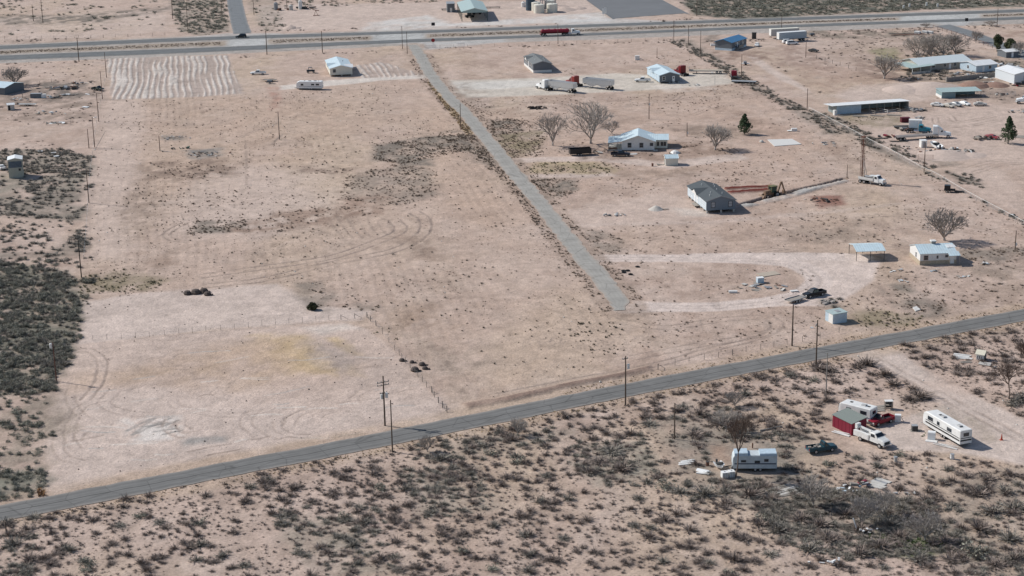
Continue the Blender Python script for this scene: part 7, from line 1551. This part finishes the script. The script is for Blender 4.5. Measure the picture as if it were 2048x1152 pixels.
# places that stay clear
CLEAR = [wpoly(p) for p in (
    [(155, 612), (290, 590), (430, 583), (560, 572), (600, 596), (640, 616), (600, 630), (420, 655), (165, 682)], [(155, 690), (420, 664), (690, 650), (740, 668), (800, 728), (905, 835), (760, 862), (560, 895), (250, 945), (120, 975), (105, 850), (130, 770)],
    LOOP, [(893, 161), (1230, 147), (1440, 143), (1480, 165), (1370, 176), (1100, 190), (922, 196)], [(645, 162), (858, 149), (862, 156), (640, 176)], [(1020, 317), (1200, 311), (1330, 322), (1490, 308), (1340, 336), (1200, 322), (1026, 326)],
    [(1690, 712), (1740, 700), (1790, 700), (1960, 795), (2060, 845), (2060, 935), (1900, 908), (1790, 900), (1740, 880), (1760, 850), (1830, 830), (1890, 810), (1830, 770), (1770, 740)],
    [(1410, 885), (1560, 885), (1565, 950), (1440, 965)], [(1600, 880), (1690, 880), (1690, 925), (1600, 925)], [(1650, 800), (1800, 800), (1810, 905), (1690, 905), (1650, 870)], [(1820, 820), (1960, 840), (1960, 910), (1840, 880)],
    [(1120, 425), (1250, 400), (1390, 370), (1480, 395), (1480, 435), (1180, 450)], [(1235, 262), (1345, 262), (1345, 312), (1205, 312)], [(1800, 470), (1925, 470), (1925, 535), (1800, 535)], [(1685, 495), (1790, 495), (1790, 530), (1685, 530)],
    [(1720, 245), (1880, 225), (2060, 215), (2060, 325), (1900, 300), (1760, 285)], [(216, 118), (455, 111), (487, 186), (225, 199)], [(640, 110), (710, 110), (710, 160), (640, 160)], [(1650, 195), (1830, 195), (1830, 235), (1660, 235)], [(1795, 105), (2000, 105), (2000, 160), (1795, 160)],
    [(1435, 60), (1500, 60), (1500, 105), (1435, 105)], [(1040, 108), (1110, 108), (1110, 150), (1040, 150)], [(1645, 615), (1700, 615), (1700, 652), (1645, 652)])]
CL2 = [wpoly(p) for p in (band(HN0, SH1), [(448, -20), (486, -20), (505, 70), (464, 70)], [(1130, -30), (1270, -30), (1382, 30), (1225, 40)], [(1866, 51), (1900, 47), (2090, 116), (2060, 126)])]
def free(P, pads=True, margin=.6):
    x, y = P[:, 0], P[:, 1]; ok = (segdist(nearP, x, y, False) > 3.25+margin) & (segdist(strP, x, y, False) > 2.6+margin*.6)
    for q in CL2+(CLEAR if pads else []): ok &= ~inside(q, x, y)
    return ok
def scat(poly, dens, seed, clump=0.0, cs=8.0, pads=True, margin=.6, warp=2.0):
    W = wpoly(poly); lo, hi = W.min(0), W.max(0); r = np.random.default_rng(seed); n = int(dens*(hi[0]-lo[0])*(hi[1]-lo[1]))
    P = np.stack([r.uniform(lo[0], hi[0], n), r.uniform(lo[1], hi[1], n)], 1)
    q = P+np.stack([fbm(P[:, 0]/7, P[:, 1]/7, 61, 2)-.5, fbm(P[:, 0]/7, P[:, 1]/7, 62, 2)-.5], 1)*warp*3
    k = inside(W, q[:, 0], q[:, 1]) & free(P, pads, margin)
    if clump: k &= r.uniform(0, 1, n) < np.clip(1-clump+(fbm(P[:, 0]/cs, P[:, 1]/cs, seed+3, 3)-.42)*6*clump, 0, 1)
    return P[k]
def stuff(name, label, cat, P, sizes, protos, m, hs=1.0, seed=1):
    V, F = scatter_mesh(P, protos, sizes, hs, seed); o = link(bpy.data.objects.new(name, np_mesh(name, V, F, m))); tag(o, label, cat, None, 'stuff'); return o
def rs(n, a, b, seed, pw=1.6): return a+(b-a)*np.random.default_rng(seed).uniform(0, 1, n)**pw
def cat_(*a): return np.concatenate(a)
BELOW = [(-300, 1098), (0, 1042), (400, 966), (800, 890), (1200, 810), (1600, 732), (1850, 684), (2060, 645), (2350, 592), (2350, 1190), (-300, 1190)]
# ---- foreground shrubs: the largest 300 one by one, the rest together
P1 = scat(BELOW, .20, 1, .45, 14); s1 = rs(len(P1), .55, 1.7, 2, 1.7)
EX = [((1640, 740), 62), ((1660, 742), 45), ((1735, 730), 55), ((1715, 735), 42), ((1770, 750), 42), ((1787, 770), 48), ((1840, 795), 62), ((1818, 800), 44), ((1655, 803), 46), ((1696, 815), 40), ((1648, 838), 30), ((1480, 870), 60), ((1440, 850), 62), ((1400, 830), 50), ((1390, 870), 54), ((1365, 815), 42), ((1300, 850), 50), ((1260, 870), 44), ((1225, 905), 66), ((1200, 925), 60), ((1245, 940), 62), ((1180, 945), 46), ((1025, 880), 40), ((1010, 872), 36), ((880, 920), 50), ((925, 930), 40), ((1015, 955), 40), ((1410, 990), 60), ((1360, 985), 52), ((1330, 975), 50), ((1450, 985), 44), ((1500, 990), 60), ((1540, 1000), 50), ((1860, 985), 46), ((1850, 1000), 50), ((1935, 955), 40), ((1975, 960), 46), ((2020, 950), 52), ((1960, 990), 54), ((2010, 985), 48), ((1985, 1025), 60), ((2030, 1018), 60), ((1950, 1110), 70), ((1990, 1130), 60), ((2020, 1080), 64), ((1960, 1060), 60), ((2030, 1120), 60), ((40, 1072), 50), ((25, 1090), 56), ((55, 1060), 44), ((60, 1120), 56), ((20, 1050), 36), ((2030, 805), 50), ((2045, 800), 56), ((1960, 705), 40), ((1945, 690), 30), ((1720, 1060), 60), ((1690, 1030), 60), ((1640, 1050), 60), ((1600, 1040), 60), ((1660, 1080), 66), ((1620, 1100), 60), ((1560, 1060), 56), ((1780, 1050), 66), ((1820, 1040), 60), ((1860, 1060), 66), ((1890, 1085), 60), ((1800, 1075), 60), ((1760, 1095), 64), ((1840, 1120), 62), ((1720, 1110), 62), ((1900, 1120), 56), ((1520, 1050), 46), ((1490, 1080), 46), ((1470, 1120), 52), ((1540, 1110), 50), ((1380, 1060), 46), ((1330, 1040), 46), ((1300, 1075), 44), ((1550, 760), 34), ((1490, 790), 36), ((1580, 752), 34)]
EP = np.array([[*G(*c)[:2]] for c, w in EX]); ES = np.array([w/S(*c)/2*1.05 for c, w in EX])
P1 = cat_(EP, P1); s1 = cat_(ES, s1)
hid = segdist(nearP, P1[:, 0], P1[:, 1], False) > 3.6; P1, s1 = P1[hid], s1[hid]
vis = np.array([FPX/((Vector((x, y, 0))-Vector((0, 0, HC))).dot(vF))*s for (x, y), s in zip(P1, s1)])
inf_ = np.array([-20 < Pj(Vector((x, y, 0)))[0] < 2068 and Pj(Vector((x, y, 0)))[1] < 1165 for x, y in P1]); vis = np.where(inf_, vis, 0); order = np.argsort(-vis); first, rest = order[:296], order[296:]
sh_me = [np_mesh('desert_shrub', V, F, (SC1, SC2, SC1, SC1, SC2, SC1)[k]) for k, (V, F) in enumerate(SHR)]
le_me = [np_mesh('desert_shrub', V, F, SC3) for V, F in LEA[:2]]
for j, i in enumerate(first):
    o = bpy.data.objects.new('desert_shrub', (sh_me+sh_me+le_me[:1])[random.randrange(13)]); COL.objects.link(o); o.location = (P1[i, 0], P1[i, 1], 0); s_ = float(s1[i]); o.scale = (s_, s_, s_*random.uniform(.45, .85)); o.rotation_euler = (0, 0, random.uniform(0, 6.28))
    tag(o, 'twiggy grey-brown desert shrub on the sand in the scrub below the near road', 'shrub', 'desert shrubs below the near road')
stuff('desert_shrubs', 'smaller twiggy shrubs scattered between the larger ones below the near road', 'shrubs', P1[rest], s1[rest], SHR, SC1, .7, 5)
P2 = scat(BELOW, 1.1, 7, .4, 10); stuff('dry_weeds', 'small dry weeds and twigs dotting the sand below the near road', 'weeds', P2, rs(len(P2), .15, .62, 8, 1.8), SPARSE, SC1, .8, 9)
P2 = scat([(540, 1010), (740, 1010), (800, 1140), (640, 1152), (560, 1090)], .4, 71, .4, 10); P3 = scat([(800, 935), (970, 925), (990, 1020), (820, 1045)], .4, 72, .4, 10); P4 = scat([(1150, 880), (1290, 870), (1340, 960), (1200, 980), (1130, 930)], .4, 73, .3, 10)
P5 = scat([(1480, 965), (1700, 985), (1850, 1000), (1930, 1060), (1910, 1115), (1700, 1120), (1560, 1085)], 1.1, 74, .3, 8); P7 = cat_(scat([(1480, 855), (1640, 870), (1640, 960), (1560, 975), (1420, 965), (1400, 900)], .35, 411, .3, 5, pads=True), scat([(1880, 960), (2060, 940), (2060, 1160), (1920, 1160)], .18, 407, .4, 8), scat([(1320, 950), (1500, 950), (1520, 1020), (1380, 1020)], .3, 408, .4, 8), scat([(830, 890), (1000, 860), (1120, 850), (1100, 900), (860, 935)], .25, 409, .4, 8), scat([(-60, 1050), (80, 1050), (100, 1110), (60, 1160), (-60, 1160)], .3, 410, .3, 8)); P6 = scat([(1330, 840), (1480, 800), (1490, 880), (1340, 890)], .3, 75, .3, 8); P = cat_(P2, P3, P4, P5, P6, P7)
stuff('grey_brush', 'dense grey-green low brush in patches below the near road', 'brush', P, rs(len(P), .5, 1.25, 76, 1.3), LEA[:1]+SHR, mat('brush_grey', (.245, .222, .185), .9, var=.3, scale=.12, island=.55), .65, 77)
P = scat([(1790, 1092), (1885, 1078), (1895, 1108), (1810, 1120)], 4, 78, .3); Pb = scat([(1735, 1062), (1765, 1058), (1765, 1078), (1740, 1080)], 4, 79); Pc = scat([(1845, 868), (1860, 866), (1860, 876), (1846, 876)], 5, 80, pads=False); P = cat_(P, Pb, Pc); stuff('green_grass', 'small patches of fresh green grass', 'grass', P, rs(len(P), .2, .5, 81), TUF, SC7, .8, 82)
# ---- left thicket
TH_ = [(-250, 528), (70, 528), (165, 556), (163, 620), (148, 690), (122, 757), (75, 788), (-250, 820)]
P = cat_(scat(TH_, .95, 11, .3, 7, warp=4), scat([(-70, 505), (80, 510), (190, 545), (180, 640), (165, 700), (135, 790), (60, 830), (-70, 850)], .16, 311, .5, 6, warp=4), scat([(80, 540), (170, 552), (166, 600), (90, 600)], .25, 312, .4, 5))
h_ = len(P)*2//3; r_ = np.random.default_rng(3).permutation(len(P)); P = P[r_]
stuff('creosote_thicket', 'dense grey-green creosote thicket at the left edge', 'thicket', P[:h_], rs(h_, .5, 1.5, 12, 1.3), LEA+SHR[:2], SC3, .8, 13)
stuff('dry_thicket', 'grey-brown twigs mixed into the creosote thicket at the left edge', 'thicket', P[h_:], rs(len(P)-h_, .5, 1.4, 313, 1.3), SHR, SC2, .85, 314)
P = cat_(scat([(-70, 942), (75, 938), (114, 962), (88, 978), (40, 996), (-70, 1015)], .6, 14, .2), scat([(-70, 800), (80, 785), (110, 830), (90, 900), (95, 960), (-70, 960)], .3, 15, .55, 6)); stuff('creosote_thicket', 'grey-green brush beside the near road at the left edge', 'thicket', P, rs(len(P), .6, 1.3, 16, 1.3), LEA+SHR[:2], SC3, .8, 17)
P = scat([(78, 985), (92, 978), (100, 985), (85, 998), (55, 1000)], 1.6, 18); stuff('dry_reeds', 'patch of orange-brown dry reeds beside the near road at left', 'reeds', P, rs(len(P), .5, .9, 19), TUF, mat('orange_reeds', (.30, .17, .085), .9, island=.4), 1.1, 20)
P = cat_(scat([(-70, 300), (120, 298), (182, 312), (182, 345), (150, 350), (-70, 335)], .55, 21, .3), scat([(-70, 335), (180, 345), (172, 440), (-70, 425)], .4, 22, .55, 6), scat([(-70, 505), (100, 503), (150, 470), (170, 450), (175, 500), (165, 555), (-70, 530)], .3, 23, .5, 6), scat([(150, 455), (174, 455), (172, 510), (150, 505)], .5, 24, .2), scat([(-70, 425), (160, 430), (150, 500), (-70, 505)], .2, 25, .6, 6))
stuff('grey_brush', 'patchy grey brush around the tall cabin at the left', 'brush', P, rs(len(P), .5, 1.4, 26, 1.5), LEA[:3]+SHR, SC2, .7, 27)
# ---- weeds on the big field
FD = [(206, 200), (480, 190), (860, 162), (900, 210), (960, 300), (1060, 430), (1140, 540), (1225, 640), (1290, 700), (1000, 790), (890, 800), (745, 640), (600, 570), (430, 580), (170, 600), (180, 450)]
P = scat(FD, .075, 31, .75, 16, warp=1); stuff('weed_tufts', 'small dark weed tufts dotting the big sandy field', 'weeds', P, rs(len(P), .22, .55, 32, 1.6), TUF, SC8, .7, 33)
P = scat(FD, .25, 34, .85, 16, warp=1); stuff('dry_stubble', 'fine brown stubble on the big sandy field', 'stubble', P, rs(len(P), .1, .3, 35, 1.5), TUF, SC4, .6, 36)
P = scat([(1130, 640), (1240, 640), (1270, 715), (1200, 720), (1150, 690)], .22, 37, .3); stuff('weed_tufts', 'larger dark weed tufts near the lower right corner of the field', 'weeds', P, rs(len(P), .3, .65, 38), TUF, SC8, .75, 39)
P = cat_(*[scat(p, d, 40+k, .55, 5) for k, (p, d) in enumerate((([(745, 290), (860, 272), (955, 266), (990, 300), (1005, 338), (940, 302), (800, 328), (745, 322)], 1.3), ([(690, 350), (800, 328), (868, 338), (885, 392), (780, 412), (690, 402)], .7), ([(970, 238), (1038, 238), (1095, 262), (1080, 305), (1030, 316), (995, 300)], .9), ([(1055, 356), (1142, 355), (1158, 380), (1120, 402), (1085, 396)], 1.2), ([(373, 452), (400, 441), (492, 439), (499, 458), (440, 470), (378, 468)], 1.2), ([(590, 562), (640, 560), (664, 590), (652, 626), (603, 612)], .35), ([(688, 608), (762, 602), (762, 620), (698, 624)], .4), ([(1735, 573), (1800, 566), (1865, 590), (1905, 620), (1880, 642), (1838, 636)], .55), ([(1148, 455), (1200, 460), (1265, 492), (1245, 514), (1188, 502)], .35), ([(1920, 498), (2060, 493), (2060, 518), (1990, 527), (1915, 518)], .6), ([(300, 400), (420, 380), (700, 390), (640, 450), (420, 440)], .12), ([(560, 330), (700, 320), (720, 345), (560, 350)], .2), ([(300, 320), (440, 325), (450, 350), (330, 360)], .3)))])
P = cat_(P, scat([(860, 262), (960, 262), (1015, 330), (1060, 400), (1100, 440), (1080, 440), (1000, 350)], .5, 401, .5, 6), scat([(560, 425), (700, 405), (770, 420), (640, 452), (480, 470)], .3, 402, .6, 6), scat([(870, 180), (960, 300), (1200, 560), (1240, 625), (1215, 620), (1150, 540), (930, 275)], .35, 403, .5, 6), scat([(930, 185), (1010, 230), (1100, 330), (1040, 320)], .25, 404, .6, 6), scat([(1130, 300), (1450, 285), (1500, 300), (1330, 312)], .2, 405, .6, 6, pads=False))
stuff('brown_weeds', 'patches of grey-brown dead weeds across the lots', 'weeds', P, rs(len(P), .25, .7, 60, 1.5), TUF+SPARSE, SC4, .7, 61)
P = cat_(scat([(165, 545), (262, 538), (334, 562), (302, 584), (190, 584), (160, 602)], .6, 62, .4), scat([(1070, 326), (1200, 325), (1240, 338), (1215, 349), (1060, 349)], .6, 63, .4), scat([(1690, 622), (1780, 618), (1860, 638), (1840, 654), (1690, 650)], .5, 64, .3), scat([(1655, 222), (1800, 232), (1815, 248), (1760, 262), (1690, 246)], .3, 65, .4), scat([(820, 655), (790, 690), (745, 655), (750, 640)], .2, 66, .4))
stuff('olive_weeds', 'patches of olive weeds beside the drives', 'weeds', P, rs(len(P), .25, .65, 67, 1.5), TUF, SC6, .7, 68)
# ---- verges
def along(Pl, d0, d1, dens, seed, clump=.4, cs=5.0, t0=0, t1=1):
    r = np.random.default_rng(seed); q = resample(Pl, .5); q = q[int(len(q)*t0):int(len(q)*t1)]; n = int(dens*len(q)*.5*(d1-d0)); i = r.integers(0, len(q)-1, n); t = np.gradient(q, axis=0)[i]; t /= np.hypot(t[:, 0], t[:, 1])[:, None]
    P = q[i]+np.stack([-t[:, 1], t[:, 0]], 1)*r.uniform(d0, d1, n)[:, None]+r.normal(0, .2, (n, 2)); k = r.uniform(0, 1, n) < np.clip(1-clump+(fbm(P[:, 0]/cs, P[:, 1]/cs, seed, 3)-.42)*6*clump, 0, 1); return P[k & free(P, True, .1)]
P = cat_(along(nearP, -5.8, -3.5, 2.2, 91, .3), along(nearP, 3.5, 5.6, 1.6, 92, .4, t0=.42)); stuff('straw_verge_grass', 'low straw-coloured grass along both verges of the near road', 'grass', P, rs(len(P), .14, .34, 93), TUF, SC5, .6, 94)
P = cat_(along(nearP, -8, -3.5, .5, 95, .4), along(nearP, 3.4, 6, .4, 96, .5, t0=.42)); stuff('brown_verge_weeds', 'brown weeds along the verges of the near road', 'weeds', P, rs(len(P), .2, .5, 97), TUF, SC4, .7, 98)
P = cat_(along(strP, -5.2, -2.5, 1.3, 99, .45, t0=.1), along(strP, 2.5, 5.2, .9, 100, .65, t0=.08)); stuff('street_verge_weeds', 'grey-brown weeds along both edges of the worn street', 'weeds', P, rs(len(P), .22, .6, 101), TUF+SPARSE, SC4, .7, 102)
P = cat_(along(wpoly([(862, 165), (905, 222), (925, 248), (945, 268)]), -1.6, 1.6, 1.6, 103, .3)); stuff('straw_grass', 'tall straw grass along the left edge of the worn street', 'grass', P, rs(len(P), .3, .7, 104), TUF, SC5, .9, 105)
# ---- ditch, pipe fence, brush piles at the right
P = cat_(along(smooth_line(wpoly([(1350, 80), (1400, 106), (1450, 133), (1500, 163), (1560, 198), (1620, 230), (1690, 268)]), 8), -4, 2.5, .5, 111, .35), along(wpoly([(1630, 228), (1700, 262), (1790, 308), (1850, 340)]), 1.0, 4.5, .5, 112, .4), along(wpoly([(1850, 345), (1950, 397), (2048, 450)]), -1.5, 1.5, .25, 113, .6))
stuff('ditch_brush', 'grey brush growing along the weedy ditch and the pipe fence', 'brush', P, rs(len(P), .4, 1.3, 114, 1.5), SHR+LEA[:2], SC2, .8, 115)
P = cat_(scat([(1890, 342), (1935, 346), (1965, 364), (1975, 378), (1920, 366)], .5, 116), scat([(1700, 258), (1740, 285), (1760, 300), (1720, 285)], .5, 117, pads=False), scat([(1642, 596), (1668, 594), (1690, 612), (1655, 622)], .4, 118, pads=False), scat([(1870, 300), (1935, 298), (1940, 315), (1880, 322)], .25, 119, pads=False)); stuff('cut_brush', 'piles of dead grey brush beside the fence and sheds', 'brush', P, rs(len(P), .6, 1.3, 120), SHR, SC2, .7, 121)
R1 = [(890, 165), (1400, 100), (1620, 225), (2048, 450), (2048, 625), (1620, 705), (1300, 720), (1240, 600), (960, 230)]
P = scat(R1, .22, 131, .85, 16); stuff('dry_stubble', 'scattered small dry weeds over the lots right of the worn street', 'weeds', P, rs(len(P), .14, .6, 132, 1.9), TUF+SPARSE, SC4, .6, 133)
P = scat([(1560, 440), (1760, 430), (2048, 520), (2048, 620), (1750, 690), (1690, 600), (1790, 540), (1640, 505)], .07, 134, .5, 8); stuff('small_scrub', 'low scrub around the cottage and carport', 'scrub', P, rs(len(P), .3, .9, 135, 1.8), SHR[:4]+SPARSE, SC1, .6, 136)
P = cat_(scat([(1500, 120), (1620, 100), (1800, 70), (1990, 100), (1800, 165), (1640, 190)], .035, 137, .7, 12), scat([(1640, 80), (1850, 70), (1930, 90), (1800, 130), (1640, 120)], .05, 138, .6, 12)); P = cat_(P, scat([(-60, 130), (200, 128), (195, 290), (-60, 300)], .06, 601, .7, 9), scat([(1560, 55), (1880, 58), (1880, 76), (1560, 80)], .08, 602, .5), scat([(1860, 165), (2060, 180), (2060, 205), (1860, 205)], .08, 603, .5))
stuff('red_soil_scrub', 'low scrub on the yards and red soil at the far left and far right', 'scrub', P, rs(len(P), .4, 1.1, 139, 1.8), SHR[:3]+SPARSE, SC1, .6, 140)
P = scat([(1900, 122), (2060, 118), (2060, 150), (2000, 150), (1960, 150)], .12, 141, .3, pads=False); Pg = scat([(1810, 112), (1860, 98), (1925, 96), (1930, 114), (1850, 122)], .35, 406, .2, pads=False); P2_ = cat_(Pg, scat([(1810, 145), (1940, 138), (1990, 150), (1880, 162), (1790, 165)], .3, 142, .4, pads=False)); P = cat_(P, P2_); stuff('garden_brush', 'dark garden brush around the ranch house', 'brush', P, rs(len(P), .5, 1.4, 143), SHR+LEA[:2], SC2, .8, 144)
# ---- beyond the highway
P = cat_(scat([(1330, -30), (2120, -30), (2120, 6), (1900, 17), (1480, 37), (1395, 30)], .24, 151, .2, 16), scat([(335, -20), (448, -20), (462, 62), (400, 72), (362, 62)], .16, 152, .3, 12), scat([(495, -20), (560, -20), (568, 62), (525, 62)], .05, 153, .5, 12), scat([(-80, -30), (330, -30), (330, 55), (-80, 75)], .025, 154, .7, 14), scat([(560, -30), (900, -30), (900, 8), (560, 14)], .06, 155, .5, 16))
stuff('far_scrub', 'grey-green desert scrub covering the land beyond the highway', 'scrub', P, rs(len(P), .7, 1.9, 156, 1.5), [LEA[0], LEA[1]]+SPARSE, SC3, .75, 157)
def pxband(pts, half, dens, seed, clump=.4): return along(smooth_line(wpoly(pts), 8), -half, half, dens, seed, clump, 12)
P = cat_(pxband([(-100, 85), (0, 83), (150, 77), (195, 75)], 3.5, .14, 161), pxband([(-100, 129), (0, 128), (110, 126), (220, 120)], 3, .12, 162), pxband([(240, 119), (420, 116), (560, 111), (700, 106), (800, 101)], 2.5, .09, 163, .6), pxband([(880, 97), (1000, 95), (1100, 91), (1350, 82)], 3, .09, 164, .6), pxband([(1410, 85), (1530, 80), (1700, 66), (1850, 58)], 6, .12, 165, .4), pxband([(510, 62), (640, 60), (720, 57)], 3, .12, 166, .4), pxband([(1290, 44), (1400, 36)], 4, .1, 167), pxband([(1940, 55), (2060, 52)], 6, .12, 168), pxband([(870, 57), (1000, 52), (1140, 47)], 2, .08, 169))
stuff('roadside_scrub', 'brown scrub and weeds along both sides of the highway', 'scrub', P, rs(len(P), .4, 1.2, 170, 1.6), SPARSE+SHR[:2], SC1, .7, 171)
P = cat_(*[pxband([(a, np.interp(a, *zip(*MED0))*.5+np.interp(a, *zip(*MED1))*.5) for a in np.linspace(x0, x1, 6)], 3.5, .25, 172+k, .4) for k, (x0, x1) in enumerate(((-100, 440), (545, 735), (860, 1790), (1965, 2100)))]); P = P[~(segdist(wpoly(HN1), P[:, 0], P[:, 1], False) < .5)]
r_ = np.random.default_rng(5)
P = cat_(*[wpoly([(x, np.interp(x, *zip(*MED0))*(1-t)+np.interp(x, *zip(*MED1))*t) for x, t in zip(r_.uniform(a, b, int((b-a)*2.2)), r_.uniform(.2, .8, int((b-a)*2.2)))]) for a, b in ((-100, 440), (545, 735), (860, 1790), (1965, 2100))]); stuff('median_grass', 'dry brown grass on the highway median', 'grass', P, rs(len(P), .25, .6, 176), TUF, SC4, .5, 177)
st_p = [(np.array([(-.5, -.4, 0), (.5, -.35, 0), (.45, .4, 0), (-.4, .45, 0), (-.3, -.25, .5), (.3, -.2, .55), (.25, .3, .45), (-.25, .3, .5)]), np.array([(4, 5, 6, 7), (0, 1, 5, 4), (1, 2, 6, 5), (2, 3, 7, 6), (3, 0, 4, 7)]))]
P = cat_(scat([(100, 120), (1900, 100), (2048, 500), (2048, 620), (900, 830), (100, 980)], .0035, 501), scat([(1500, 700), (2048, 650), (2048, 950), (1400, 950)], .012, 502, pads=False)); stuff('pale_stones', 'small pale stones and bits of litter scattered over the lots', 'stones', P, rs(len(P), .14, .4, 503, 2), st_p, CONC, .8, 504)
P = cat_(scat([(150, 600), (740, 640), (900, 830), (110, 980)], .03, 505, pads=False), scat(R1, .01, 506)); stuff('dark_clods', 'small dark clods and sticks scattered on the bare soil', 'clods', P, rs(len(P), .12, .35, 507, 2), st_p, MATS['dark_clod'], .8, 508)
print('faces', sum(len(o.data.polygons) for o in COL.objects if o.type == 'MESH'))
